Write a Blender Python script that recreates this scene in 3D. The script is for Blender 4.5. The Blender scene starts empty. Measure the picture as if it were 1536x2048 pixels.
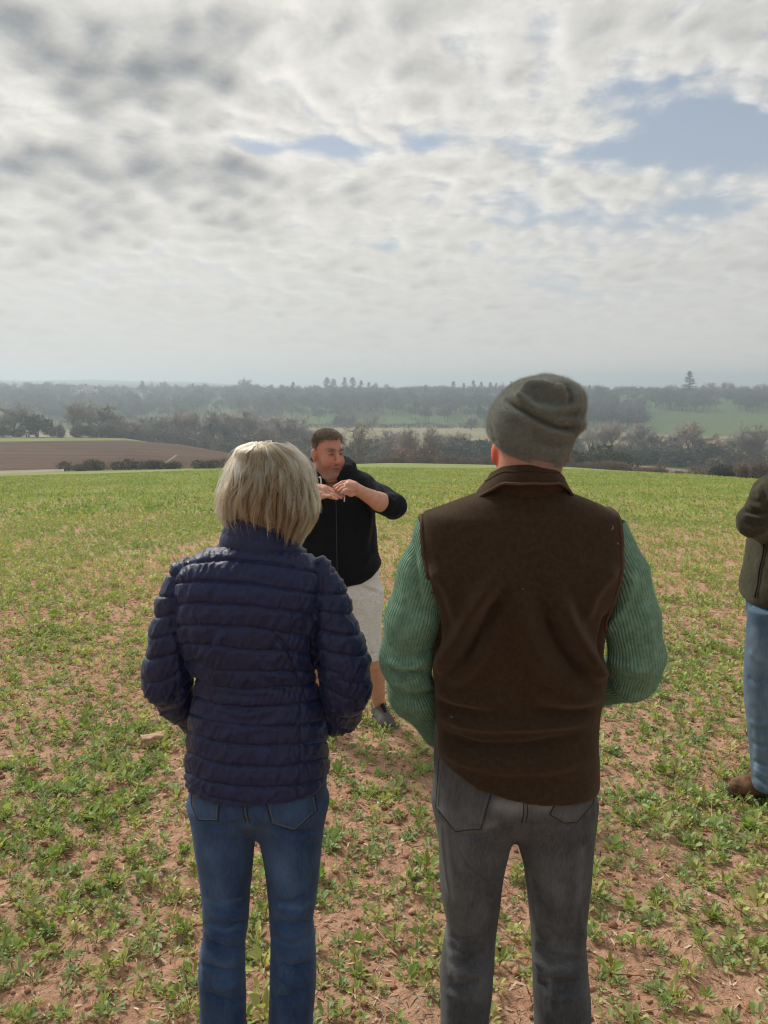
import bpy, math, random
import numpy as np
from mathutils import Vector
from mathutils.bvhtree import BVHTree

C = bpy.context.scene.collection
S = bpy.context.scene
# ------------------------------------------------------------------ camera
FPX, PITCH, CAMZ = 1541.0, math.radians(9.2), 1.70
cam_d = bpy.data.cameras.new('camera')
cam_d.sensor_fit = 'VERTICAL'
cam_d.sensor_height = 24.0
cam_d.lens = FPX / 2048 * 24.0
cam_d.clip_start = 0.05
cam_d.clip_end = 9000
cam = bpy.data.objects.new('camera', cam_d)
C.objects.link(cam)
cam.location = (0, 0, CAMZ)
cam.rotation_euler = (math.radians(90) - PITCH, 0, 0)
S.camera = cam
# ------------------------------------------------------------------ exposure
S.view_settings.view_transform = 'Standard'
S.view_settings.look = 'None'
S.view_settings.exposure = 0.2
S.view_settings.gamma = 1.0
S.render.film_transparent = False
S.cycles.max_bounces = 6
S.cycles.diffuse_bounces = 3
S.cycles.glossy_bounces = 2
S.cycles.transmission_bounces = 3
S.cycles.transparent_max_bounces = 6
S.cycles.sample_clamp_indirect = 4.0
S.cycles.filter_width = 1.2
SUN_AZ, SUN_EL = math.radians(-42), math.radians(43)


def ray(x, y):
    """direction through a photo pixel (1536 x 2048)"""
    xc, yc = (x - 768) / FPX, (1024 - y) / FPX
    return np.array([xc, yc * math.sin(PITCH) + math.cos(PITCH), yc * math.cos(PITCH) - math.sin(PITCH)])


# ------------------------------------------------------------------ node helpers
class NT:
    def __init__(s, tree):
        s.t = tree
        tree.nodes.clear()

    def n(s, typ, **kw):
        nd = s.t.nodes.new(typ)
        for k, v in kw.items():
            setattr(nd, k, v)
        return nd

    def put(s, sock, v):
        if v is None:
            return
        if isinstance(v, bpy.types.NodeSocket):
            s.t.links.new(v, sock)
        else:
            if hasattr(sock, 'default_value'):
                try:
                    sock.default_value = v
                except Exception:
                    sock.default_value = tuple(v) + (1.0,) if len(v) == 3 else v

    def m(s, op, a, b=None, c=None, clamp=False):
        nd = s.n('ShaderNodeMath', operation=op, use_clamp=clamp)
        for i, v in enumerate((a, b, c)):
            s.put(nd.inputs[i], v)
        return nd.outputs[0]

    def v(s, op, a, b=None):
        nd = s.n('ShaderNodeVectorMath', operation=op)
        s.put(nd.inputs[0], a)
        if b is not None:
            s.put(nd.inputs[1], b)
        return nd.outputs['Value'] if op in ('LENGTH', 'DOT_PRODUCT', 'DISTANCE') else nd.outputs['Vector']

    def xyz(s, a):
        nd = s.n('ShaderNodeSeparateXYZ')
        s.put(nd.inputs[0], a)
        return nd.outputs

    def comb(s, x, y, z):
        nd = s.n('ShaderNodeCombineXYZ')
        for i, q in enumerate((x, y, z)):
            s.put(nd.inputs[i], q)
        return nd.outputs[0]

    def ss(s, x, a, b, lo=0.0, hi=1.0):
        nd = s.n('ShaderNodeMapRange', interpolation_type='SMOOTHSTEP')
        for i, q in enumerate((x, a, b, lo, hi)):
            s.put(nd.inputs[i], q)
        return nd.outputs[0]

    def noise(s, vec, scale, detail=4, rough=0.55, dist=0.0, lac=2.0):
        nd = s.n('ShaderNodeTexNoise')
        s.put(nd.inputs['Vector'], vec)
        nd.inputs['Scale'].default_value = scale
        nd.inputs['Detail'].default_value = detail
        nd.inputs['Roughness'].default_value = rough
        nd.inputs['Distortion'].default_value = dist
        nd.inputs['Lacunarity'].default_value = lac
        return nd.outputs[0]

    def mix(s, f, a, b, blend='MIX'):
        nd = s.n('ShaderNodeMix', data_type='RGBA', blend_type=blend)
        s.put(nd.inputs[0], f)
        s.put(nd.inputs[6], a)
        s.put(nd.inputs[7], b)
        return nd.outputs[2]

    def bump(s, h, dist=0.01, strength=1.0, normal=None):
        nd = s.n('ShaderNodeBump')
        nd.inputs['Strength'].default_value = strength
        nd.inputs['Distance'].default_value = dist
        s.put(nd.inputs['Height'], h)
        s.put(nd.inputs['Normal'], normal)
        return nd.outputs[0]

    def attr(s, name, typ='GEOMETRY'):
        nd = s.n('ShaderNodeAttribute', attribute_name=name)
        nd.attribute_type = typ
        return nd


def c4(c):
    return tuple(c) + (1.0,) if len(c) == 3 else tuple(c)


# ------------------------------------------------------------------ world: Nishita sky under broken cloud
W = bpy.data.worlds.new('World')
S.world = W
W.use_nodes = True
w = NT(W.node_tree)
sky = w.n('ShaderNodeTexSky', sky_type='NISHITA', sun_disc=False)
sky.sun_elevation = SUN_EL
sky.sun_rotation = SUN_AZ
sky.air_density = 1.0
sky.dust_density = 1.6
sky.ozone_density = 1.2
SKYS = 0.088
dirv = w.n('ShaderNodeTexCoord').outputs['Generated']
dx, dy, dz = w.xyz(dirv)[:3]
ZOFF = 0.24     # the cloud sheet curves away, so it never closes up fully at the horizon
zc = w.m('ADD', w.m('MAXIMUM', dz, 0.0), ZOFF)
U, V_ = w.m('DIVIDE', dx, zc), w.m('DIVIDE', dy, zc)
pl = w.comb(U, V_, 0.0)


def plane_pt(x, y):
    d = ray(x, y)
    d = d / np.linalg.norm(d)
    z = max(d[2], 0) + ZOFF
    return d[0] / z, d[1] / z


def blob(x, y, rx, ry, amp):
    """a patch of the cloud layer that is thicker (amp > 0) or torn open (amp < 0); radii in photo pixels"""
    a = plane_pt(x, y)
    b = plane_pt(x + rx, y)
    c = plane_pt(x, y - ry)
    d = plane_pt(x, y + ry)
    ru, rv = abs(b[0] - a[0]), (abs(c[1] - a[1]) + abs(d[1] - a[1])) / 2
    q = w.v('MULTIPLY', w.v('SUBTRACT', plw, (a[0], a[1], 0)), (1 / ru, 1 / rv, 0))
    l2 = w.v('DOT_PRODUCT', q, q)
    return w.m('MULTIPLY', w.m('POWER', 2.718, w.m('MULTIPLY', l2, -1.0)), amp)


wa = w.n('ShaderNodeTexNoise')
w.put(wa.inputs['Vector'], pl)
wa.inputs['Scale'].default_value = 2.2
wa.inputs['Detail'].default_value = 5
plw = w.v('ADD', pl, w.v('MULTIPLY', w.v('SUBTRACT', wa.outputs['Color'], (0.5, 0.5, 0.5)), (0.17, 0.17, 0.0)))
SX, SY = math.sin(SUN_AZ), math.cos(SUN_AZ)


def puffs(off):
    q = w.v('ADD', plw, (off[0], off[1], 0)) if off else plw
    a_ = w.noise(w.v('ADD', q, (9.1, 4.4, 0)), 4.2, 3, 0.5)
    b_ = w.noise(w.v('ADD', q, (1.7, 8.2, 0)), 12.0, 7, 0.62)
    vo = w.n('ShaderNodeTexVoronoi', feature='SMOOTH_F1')
    w.put(vo.inputs['Vector'], w.v('MULTIPLY', q, (1.0, 0.80, 1.0)))
    vo.inputs['Scale'].default_value = 14.5
    vo.inputs['Smoothness'].default_value = 0.6
    cell = w.m('SUBTRACT', 0.85, vo.outputs['Distance'])
    return w.m('ADD', w.m('ADD', w.m('MULTIPLY', a_, 0.40), w.m('MULTIPLY', b_, 0.38)), w.m('MULTIPLY', cell, 0.26))


tex = puffs(None)
tex_s = puffs((SX * 0.023, SY * 0.023))
lit = w.m('SUBTRACT', tex, tex_s)          # > 0 on the side of each puff that faces the sun
n_big = w.noise(w.v('ADD', plw, (3.7, 1.2, 0)), 0.9, 3, 0.5)
base = 0.545
for bl in ((1430, 262, 190, 62, -0.62), (1270, 318, 120, 30, -0.36), (1530, 300, 130, 60, -0.40), (860, 268, 80, 28, -0.40), (700, 285, 90, 18, -0.34), (555, 288, 90, 16, -0.38), (520, 420, 60, 14, -0.08), (1080, 50, 45, 22, -0.14), (1310, 170, 90, 22, -0.16),
           (1180, 440, 300, 40, -0.30), (1060, 500, 220, 28, -0.22), (1150, 575, 190, 22, -0.26), (1420, 415, 140, 26, -0.30), (760, 490, 110, 22, -0.08),
           (330, 140, 260, 85, 0.36), (40, 60, 220, 80, 0.30), (110, 340, 280, 50, 0.32), (440, 350, 200, 30, 0.22), (250, 430, 320, 50, 0.24), (620, 190, 140, 45, 0.08), (1040, 40, 300, 50, 0.08), (1480, 60, 120, 60, 0.10),
           (240, 300, 260, 30, 0.06), (60, 250, 160, 40, 0.06), (560, 110, 120, 60, -0.05), (700, 400, 260, 40, 0.06), (1450, 520, 120, 40, 0.12), (900, 180, 250, 50, 0.02), (150, 490, 260, 30, 0.10)):
    base = w.m('ADD', base, blob(*bl))
cov = w.m('ADD', base, w.m('MULTIPLY', w.m('SUBTRACT', tex, 0.51), w.ss(dz, 0.06, 0.28, 1.25, 1.65)))
cov = w.m('ADD', cov, w.m('MULTIPLY', w.m('SUBTRACT', n_big, 0.5), 0.45))
alpha = w.ss(cov, 0.06, 0.52)
dark = w.ss(cov, 0.40, 1.10)
glow_d = w.v('SUBTRACT', pl, plane_pt(330, 215) + (0,))
glow = w.m('POWER', 2.718, w.m('MULTIPLY', w.v('DOT_PRODUCT', glow_d, glow_d), -0.55))
thin_c = w.mix(glow, c4((0.60, 0.605, 0.60)), c4((0.85, 0.82, 0.755)))
cl = w.mix(dark, thin_c, c4((0.225, 0.245, 0.268)))
cl = w.v('SCALE', cl)
k_lit = w.m('ADD', 1.0, w.m('MULTIPLY', lit, w.ss(dz, 0.04, 0.30, 0.8, 1.9)))
w.put(cl.node.inputs['Scale'], w.m('MULTIPLY', w.m('MAXIMUM', k_lit, 0.5), 10.0))
veil = w.mix(0.50, sky.outputs[0], c4((4.2, 4.8, 5.5)))
skyc = w.mix(alpha, veil, cl)
hz = w.m('POWER', 2.718, w.m('MULTIPLY', w.m('MAXIMUM', dz, 0.0), -9.0))
skyc = w.mix(w.m('MULTIPLY', hz, 1.0, clamp=True), skyc, c4((7.5, 7.15, 6.5)))
bg = w.n('ShaderNodeBackground')
w.put(bg.inputs['Color'], skyc)
bg.inputs['Strength'].default_value = SKYS
w.t.links.new(bg.outputs[0], w.n('ShaderNodeOutputWorld').inputs[0])
W.cycles.sampling_method = 'MANUAL'
W.cycles.sample_map_resolution = 512
# ------------------------------------------------------------------ hazy sun, front left
sd = bpy.data.lights.new('sun', 'SUN')
sd.energy = 3.0
sd.angle = math.radians(13)
sd.color = (1.0, 0.95, 0.86)
so = bpy.data.objects.new('sun', sd)
C.objects.link(so)
sv = Vector((math.sin(SUN_AZ) * math.cos(SUN_EL), math.cos(SUN_AZ) * math.cos(SUN_EL), math.sin(SUN_EL)))
so.rotation_euler = sv.to_track_quat('Z', 'Y').to_euler()
so.location = (0, 0, 60)

# ------------------------------------------------------------------ maths helpers
RNG = np.random.default_rng(7)


def _hash(ix, iy, iz, seed):
    h = (ix.astype(np.int64) * 374761393 + iy.astype(np.int64) * 668265263 + iz.astype(np.int64) * 2147483647 + seed * 1274126177) & 0xFFFFFFFF
    h = ((h ^ (h >> 13)) * 1274126177) & 0xFFFFFFFF
    h = (h ^ (h >> 16)) & 0xFFFFFF
    return h / float(0xFFFFFF)


def vnoise(P, scale, seed=0):
    """value noise in 0..1 at points P (n,2 or n,3)"""
    P = np.asarray(P, float) * scale
    if P.shape[1] == 2:
        P = np.c_[P, np.zeros(len(P))]
    i = np.floor(P).astype(np.int64)
    f = P - i
    f = f * f * (3 - 2 * f)
    out = 0
    for a in (0, 1):
        for b in (0, 1):
            for c in (0, 1):
                wgt = (f[:, 0] if a else 1 - f[:, 0]) * (f[:, 1] if b else 1 - f[:, 1]) * (f[:, 2] if c else 1 - f[:, 2])
                out = out + wgt * _hash(i[:, 0] + a, i[:, 1] + b, i[:, 2] + c, seed)
    return out


def fbm(P, scale, octs=4, seed=0, gain=0.5):
    s, a, t = 0, 1.0, 0
    for o in range(octs):
        s = s + a * vnoise(P, scale * 2 ** o, seed + o * 17)
        t += a
        a *= gain
    return s / t


def sstep(x, a, b):
    t = np.clip((np.asarray(x, float) - a) / (b - a), 0, 1)
    return t * t * (3 - 2 * t)


def pchip(xs, ys):
    """monotone smooth interpolation"""
    xs, ys = np.asarray(xs, float), np.asarray(ys, float)
    if xs[0] > xs[-1]:
        xs, ys = xs[::-1], ys[::-1]
    h, d = np.diff(xs), np.diff(ys) / np.diff(xs)
    m = np.zeros(len(xs))
    if len(xs) > 2:
        w1, w2 = 2 * h[1:] + h[:-1], h[1:] + 2 * h[:-1]
        ok = d[:-1] * d[1:] > 0
        with np.errstate(divide='ignore', invalid='ignore'):
            mm = (w1 + w2) / (w1 / d[:-1] + w2 / d[1:])
        m[1:-1] = np.where(ok, mm, 0)
    m[0], m[-1] = d[0], d[-1]

    def f(x):
        x = np.clip(x, xs[0], xs[-1])
        i = np.clip(np.searchsorted(xs, x) - 1, 0, len(xs) - 2)
        t = (x - xs[i]) / h[i]
        return ((1 + 2 * t) * (1 - t) ** 2 * ys[i] + t * (1 - t) ** 2 * h[i] * m[i] + t * t * (3 - 2 * t) * ys[i + 1] + t * t * (t - 1) * h[i] * m[i + 1])
    return f


# ------------------------------------------------------------------ mesh helpers
def mk_mesh(name, V, F, mat=None, smooth=True, attrs=None):
    """V (n,3); F one array (m,k) or a list of such arrays"""
    V = np.ascontiguousarray(V, np.float32)
    if not isinstance(F, (list, tuple)):
        F = [F]
    F = [np.asarray(f, np.int32) for f in F if len(f)]
    me = bpy.data.meshes.new(name)
    me.vertices.add(len(V))
    me.vertices.foreach_set('co', V.ravel())
    loops = np.concatenate([f.ravel() for f in F])
    tot = np.concatenate([np.full(len(f), f.shape[1], np.int32) for f in F])
    start = np.concatenate([[0], np.cumsum(tot)[:-1]]).astype(np.int32)
    me.loops.add(len(loops))
    me.loops.foreach_set('vertex_index', loops)
    me.polygons.add(len(tot))
    me.polygons.foreach_set('loop_start', start)
    me.polygons.foreach_set('loop_total', tot)
    me.polygons.foreach_set('use_smooth', np.full(len(tot), smooth, bool))
    for k, a in (attrs or {}).items():
        a = np.asarray(a, np.float32)
        if a.ndim == 1:
            at = me.attributes.new(k, 'FLOAT', 'POINT')
            at.data.foreach_set('value', a)
        else:
            if a.shape[1] == 3:
                a = np.c_[a, np.ones(len(a), np.float32)]
            at = me.attributes.new(k, 'FLOAT_COLOR', 'POINT')
            at.data.foreach_set('color', np.ascontiguousarray(a, np.float32).ravel())
    me.update(calc_edges=True)
    if mat:
        me.materials.append(mat)
    return me


def link(name, data, parent=None, loc=(0, 0, 0)):
    o = bpy.data.objects.new(name, data)
    C.objects.link(o)
    if parent is not None:
        o.parent = parent
    o.location = loc
    return o


def tag(o, label, cat, group=None):
    o['label'] = label
    o['category'] = cat
    if group:
        o['group'] = group
    return o


def structure(o):
    o['kind'] = 'structure'
    return o


def vnormals(V, F):
    """area weighted vertex normals of a quad or tri array"""
    N = np.zeros_like(V)
    a = V[F[:, 0]]
    if F.shape[1] == 4:
        n = np.cross(V[F[:, 2]] - a, V[F[:, 3]] - V[F[:, 1]])
    else:
        n = np.cross(V[F[:, 1]] - a, V[F[:, 2]] - a)
    for k in range(F.shape[1]):
        np.add.at(N, F[:, k], n)
    return N / (np.linalg.norm(N, axis=1, keepdims=True) + 1e-12)


def lap_smooth(V, F, it=1, lam=0.5):
    e = np.concatenate([np.c_[F[:, k], F[:, (k + 1) % F.shape[1]]] for k in range(F.shape[1])])
    cnt = np.bincount(e[:, 0], minlength=len(V)).astype(float)[:, None]
    for _ in range(it):
        s = np.stack([np.bincount(e[:, 0], V[e[:, 1], k], minlength=len(V)) for k in range(3)], 1)
        V = V + lam * (s / np.maximum(cnt, 1) - V) * (cnt > 0)
    return V


def tube(pts, rad, sides=6, caps=True):
    """tube along a polyline -> V, [quads, tris]"""
    pts = np.asarray(pts, float)
    n = len(pts)
    rad = np.broadcast_to(np.asarray(rad, float), (n,))
    T = np.gradient(pts, axis=0)
    T /= np.linalg.norm(T, axis=1, keepdims=True) + 1e-12
    up = np.array([0, 0, 1.0]) if abs(T[:, 2]).mean() < 0.9 else np.array([1.0, 0, 0])
    A = np.cross(T, up)
    A /= np.linalg.norm(A, axis=1, keepdims=True) + 1e-9
    B = np.cross(T, A)
    an = np.arange(sides) * 2 * np.pi / sides
    V = pts[:, None] + rad[:, None, None] * (np.cos(an)[None, :, None] * A[:, None] + np.sin(an)[None, :, None] * B[:, None])
    V = V.reshape(-1, 3)
    i = np.arange(n - 1)[:, None] * sides
    j = np.arange(sides)[None]
    q = np.stack([i + j, i + (j + 1) % sides, i + sides + (j + 1) % sides, i + sides + j], -1).reshape(-1, 4)
    tr = np.zeros((0, 3), int)
    if caps:
        V = np.r_[V, pts[:1], pts[-1:]]
        k = np.arange(sides)
        tr = np.r_[np.c_[(k + 1) % sides, k, np.full(sides, n * sides)], np.c_[(n - 1) * sides + k, (n - 1) * sides + (k + 1) % sides, np.full(sides, n * sides + 1)]]
    return V, [q, tr]


class MB:
    """collects pieces into one mesh"""

    def __init__(s):
        s.V, s.F, s.n, s.A = [], {}, 0, {}

    def add(s, V, F, **attrs):
        if not isinstance(F, (list, tuple)):
            F = [F]
        for f in F:
            if len(f):
                f = np.asarray(f)
                s.F.setdefault(f.shape[1], []).append(f + s.n)
        s.V.append(np.asarray(V, float))
        for k, a in attrs.items():
            a = np.asarray(a, float)
            if a.ndim < 2 and a.shape != (len(V),):
                a = np.broadcast_to(a, (len(V),) + a.shape)
            s.A.setdefault(k, []).append(a)
        s.n += len(V)

    def box(s, c, size, rz=0.0, **attrs):
        x, y, z = np.array(size) / 2
        v = np.array([[a, b, d] for a in (-x, x) for b in (-y, y) for d in (-z, z)])
        cr, sr = math.cos(rz), math.sin(rz)
        v = np.c_[v[:, 0] * cr - v[:, 1] * sr, v[:, 0] * sr + v[:, 1] * cr, v[:, 2]] + np.array(c)
        s.add(v, np.array([[0, 1, 3, 2], [4, 6, 7, 5], [0, 4, 5, 1], [2, 3, 7, 6], [0, 2, 6, 4], [1, 5, 7, 3]]), **attrs)

    def mesh(s, name, mat=None, smooth=True):
        V = np.concatenate(s.V)
        return mk_mesh(name, V, [np.concatenate(f) for f in s.F.values()], mat, smooth, {k: np.concatenate(a) for k, a in s.A.items()})
# ------------------------------------------------------------------ materials
def new_mat(name):
    m = bpy.data.materials.new(name)
    m.use_nodes = True
    return m, NT(m.node_tree)


def finish(nt, color, rough=0.8, spec=0.3, normal=None, sheen=0.0, sheen_tint=None, translucent=0.0, tcol=None, sss=0.0):
    b = nt.n('ShaderNodeBsdfPrincipled')
    nt.put(b.inputs['Base Color'], color if isinstance(color, bpy.types.NodeSocket) else c4(color))
    nt.put(b.inputs['Roughness'], rough)
    nt.put(b.inputs['Specular IOR Level'], spec)
    nt.put(b.inputs['Normal'], normal)
    if sheen:
        b.inputs['Sheen Weight'].default_value = sheen
        b.inputs['Sheen Roughness'].default_value = 0.45
        if sheen_tint:
            b.inputs['Sheen Tint'].default_value = c4(sheen_tint)
    if sss:
        b.inputs['Subsurface Weight'].default_value = sss
        b.inputs['Subsurface Radius'].default_value = (0.9, 0.35, 0.2)
        b.inputs['Subsurface Scale'].default_value = 0.008
    out = b.outputs[0]
    if translucent:
        t = nt.n('ShaderNodeBsdfTranslucent')
        nt.put(t.inputs[0], tcol if tcol is not None else (color if isinstance(color, bpy.types.NodeSocket) else c4(color)))
        nt.put(t.inputs['Normal'], normal)
        mx = nt.n('ShaderNodeMixShader')
        mx.inputs[0].default_value = translucent
        nt.t.links.new(out, mx.inputs[1])
        nt.t.links.new(t.outputs[0], mx.inputs[2])
        out = mx.outputs[0]
    nt.t.links.new(out, nt.n('ShaderNodeOutputMaterial').inputs[0])


def obco(nt):
    return nt.n('ShaderNodeTexCoord').outputs['Object']


def cloth(name, c1, c2, scale=30, rough=0.9, bump=0.002, bscale=400, sheen=0.2, tint=None, spec=0.15, big=3.0):
    """woven or felted cloth: two tones in soft patches and a fine surface grain"""
    m, nt = new_mat(name)
    p = obco(nt)
    f = nt.ss(nt.noise(p, scale, 5, 0.6), 0.35, 0.68)
    f2 = nt.noise(p, big, 3)
    col = nt.mix(nt.m('ADD', nt.m('MULTIPLY', f, 0.6), nt.m('MULTIPLY', f2, 0.4)), c4(c1), c4(c2))
    g = nt.noise(p, bscale, 3, 0.7)
    finish(nt, col, rough, spec, nt.bump(g, bump, 0.6), sheen, tint)
    return m


def denim(name, c_dark, c_light, worn, thread=(0.01, 0.01, 0.012), thread2=(0.2, 0.2, 0.2)):
    m, nt = new_mat(name)
    p = obco(nt)
    wv = nt.n('ShaderNodeTexWave', wave_type='BANDS', bands_direction='DIAGONAL')
    nt.put(wv.inputs['Vector'], p)
    wv.inputs['Scale'].default_value = 260
    wv.inputs['Distortion'].default_value = 2.0
    wv.inputs['Detail'].default_value = 2
    streak = nt.noise(nt.v('MULTIPLY', p, (300, 300, 45)), 1.0, 4, 0.6)
    patch = nt.noise(nt.v('MULTIPLY', p, (1.0, 1.0, 0.55)), 9, 4, 0.6)
    w_at = nt.attr('wear').outputs['Fac']
    f = nt.m('ADD', nt.m('MULTIPLY', nt.ss(streak, 0.3, 0.7), 0.16), nt.m('MULTIPLY', nt.ss(patch, 0.3, 0.75), worn))
    f = nt.m('ADD', f, nt.m('MULTIPLY', w_at, 0.8), clamp=True)
    col = nt.mix(f, c4(c_dark), c4(c_light))
    th = nt.attr('thread').outputs['Fac']
    col = nt.mix(nt.ss(th, 0.05, 0.1), col, nt.mix(nt.ss(th, 0.5, 0.9), c4(thread2), c4(thread)))
    finish(nt, col, 0.85, 0.2, nt.bump(nt.m('ADD', wv.outputs[1], nt.m('MULTIPLY', streak, 1.2)), 0.0012, 0.5), 0.1)
    return m


def vc_mat(name, rough=0.8, spec=0.3, translucent=0.0, var=0.0, attr='col', bump=0, bscale=60, sss=0.0, tmul=None, objrand=0.0):
    """colour from a vertex attribute"""
    m, nt = new_mat(name)
    col = nt.attr(attr).outputs['Color']
    nrm = None
    if var or bump:
        nz = nt.noise(obco(nt), bscale, 4, 0.6)
        if var:
            k = nt.ss(nz, 0.25, 0.75, 1 - var, 1 + var)
            col = nt.v('SCALE', col)
            nt.put(col.node.inputs['Scale'], k)
        if bump:
            nrm = nt.bump(nz, bump, 0.7)
    if objrand:
        r = nt.n('ShaderNodeObjectInfo').outputs['Random']
        col = nt.v('SCALE', col)
        nt.put(col.node.inputs['Scale'], nt.ss(r, 0.0, 1.0, 1 - objrand, 1 + objrand))
    tc = None
    if tmul:
        tc = nt.v('MULTIPLY', col, tmul)
    finish(nt, col, rough, spec, nrm, translucent=translucent, tcol=tc, sss=sss)
    return m


MAT = {}
MAT['leaf'] = vc_mat('crop_leaf', 0.5, 0.35, translucent=0.35, tmul=(1.25, 1.3, 0.7))
MAT['litter'] = vc_mat('dry_straw', 0.9, 0.15)
MAT['bark'] = vc_mat('bark_and_twigs', 0.95, 0.1)
MAT['bush'] = vc_mat('bush_leaves', 0.75, 0.2, translucent=0.15)


def soil_material():
    m, nt = new_mat('red_soil')
    p = obco(nt)
    xy = nt.v('MULTIPLY', p, (1, 1, 0.3))
    big = nt.noise(xy, 0.9, 4, 0.6)
    fine = nt.noise(xy, 22, 6, 0.65)
    grit = nt.noise(xy, 130, 4, 0.7)
    a = nt.mix(nt.ss(fine, 0.3, 0.7), c4((0.37, 0.185, 0.110)), c4((0.60, 0.355, 0.232)))
    a = nt.mix(nt.ss(big, 0.40, 0.65, 0.0, 0.55), a, c4((0.57, 0.355, 0.235)))
    a = nt.mix(nt.ss(grit, 0.58, 0.72, 0.0, 0.6), a, c4((0.50, 0.38, 0.28)))
    a = nt.mix(nt.ss(grit, 0.42, 0.30, 0.0, 0.6), a, c4((0.11, 0.058, 0.036)))
    # fine dry fibres lying every way over the surface
    for k, an in enumerate((0.2, 0.9, 1.7, 2.5)):
        ro = nt.comb(nt.v('DOT_PRODUCT', p, (math.cos(an), math.sin(an), 0)), nt.v('DOT_PRODUCT', p, (-math.sin(an), math.cos(an), 0)), float(k) * 3.1)
        fib = nt.noise(nt.v('MULTIPLY', ro, (22, 260, 1)), 1.0, 2, 0.5)
        gate = nt.noise(ro, 5.0 + k, 3, 0.6)
        a = nt.mix(nt.m('MULTIPLY', nt.ss(fib, 0.60, 0.68, 0.0, 0.8), nt.ss(gate, 0.40, 0.55)), a, c4(((0.60, 0.46, 0.32), (0.52, 0.38, 0.25), (0.22, 0.13, 0.085), (0.64, 0.52, 0.38))[k]))
    # further off the crop closes over the soil
    geo = nt.n('ShaderNodeNewGeometry')
    dist = nt.v('LENGTH', geo.outputs['Position'])
    tuft = nt.noise(nt.v('MULTIPLY', p, (1, 0.55, 0)), 5.5, 6, 0.72)
    band = nt.noise(nt.v('MULTIPLY', p, (0.42, 0.05, 0)), 1.0, 4, 0.55)
    near_k = nt.ss(dist, 7, 45)
    thr = nt.m('ADD', nt.m('MULTIPLY', tuft, 0.75), nt.m('MULTIPLY', band, 0.5))
    cover = nt.ss(nt.m('ADD', thr, nt.m('MULTIPLY', near_k, 0.30)), 0.66, 0.80)
    cover = nt.m('MULTIPLY', cover, nt.ss(dist, 6, 16, 0.10, 0.93))
    g1 = nt.mix(nt.ss(tuft, 0.3, 0.7), c4((0.165, 0.235, 0.062)), c4((0.255, 0.315, 0.095)))
    g1 = nt.mix(nt.ss(nt.noise(nt.v('MULTIPLY', p, (0.10, 0.03, 0)), 1.0, 3), 0.42, 0.66, 0.0, 0.75), g1, c4((0.29, 0.30, 0.12)))
    col = nt.mix(cover, a, g1)
    h = nt.m('ADD', nt.m('MULTIPLY', fine, 1.0), nt.m('MULTIPLY', grit, 0.35))
    finish(nt, col, 0.95, 0.12, nt.bump(h, 0.03, 0.9))
    return m


MAT['soil'] = soil_material()


def ground_mat(name, cols, scales=(0.02, 0.25), bumpd=0.2, stretch=(1, 1, 1), furrow=None):
    m, nt = new_mat(name)
    p = nt.v('MULTIPLY', obco(nt), stretch)
    a = nt.mix(nt.ss(nt.noise(p, scales[0], 4, 0.6), 0.35, 0.65), c4(cols[0]), c4(cols[1]))
    d = nt.noise(p, scales[1], 6, 0.7)
    a = nt.mix(nt.ss(d, 0.45, 0.75, 0.0, 0.8), a, c4(cols[2]))
    h = d
    if furrow:
        q = nt.v('MULTIPLY', obco(nt), (math.cos(furrow), math.sin(furrow), 0))
        wv = nt.v('DOT_PRODUCT', q, (1, 1, 0))
        nn = nt.noise(obco(nt), 0.12, 4, 0.6)
        ln = nt.noise(nt.comb(nt.m('ADD', wv, nt.m('MULTIPLY', nn, 2.0)), nt.m('MULTIPLY', d, 0.3), 0.0), 0.8, 4, 0.7)
        a = nt.mix(nt.ss(ln, 0.50, 0.66, 0.0, 0.75), a, c4(cols[3]))
        h = nt.m('ADD', d, nt.m('MULTIPLY', ln, 1.5))
    finish(nt, a, 0.95, 0.1, nt.bump(h, bumpd, 0.8))
    return m


MAT['plough'] = ground_mat('ploughed_earth', [(0.072, 0.039, 0.023), (0.100, 0.056, 0.034), (0.125, 0.073, 0.046), (0.22, 0.15, 0.104)], (0.03, 0.5), 0.3, furrow=math.radians(100))
MAT['verge'] = ground_mat('verge_grass', [(0.16, 0.20, 0.055), (0.20, 0.225, 0.075), (0.25, 0.245, 0.11)], (0.04, 0.4), 0.2)
MAT['meadow'] = ground_mat('dry_meadow', [(0.25, 0.22, 0.12), (0.31, 0.27, 0.16), (0.20, 0.19, 0.09)], (0.015, 0.12), 0.4, (0.4, 1, 1))
MAT['hill'] = ground_mat('hillside_grass', [(0.075, 0.125, 0.036), (0.105, 0.15, 0.044), (0.13, 0.145, 0.062)], (0.008, 0.05), 0.4)
MAT['track'] = ground_mat('pale_track', [(0.32, 0.27, 0.20), (0.36, 0.31, 0.24), (0.26, 0.21, 0.15)], (0.3, 2), 0.02)
# ------------------------------------------------------------------ terrain
def px_theta(x, y=880):
    d = ray(x, y)
    return math.atan2(d[0], d[1])


def px_te(y, x=768):
    d = ray(x, y)
    return d[2] / math.hypot(d[0], d[1])


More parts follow.
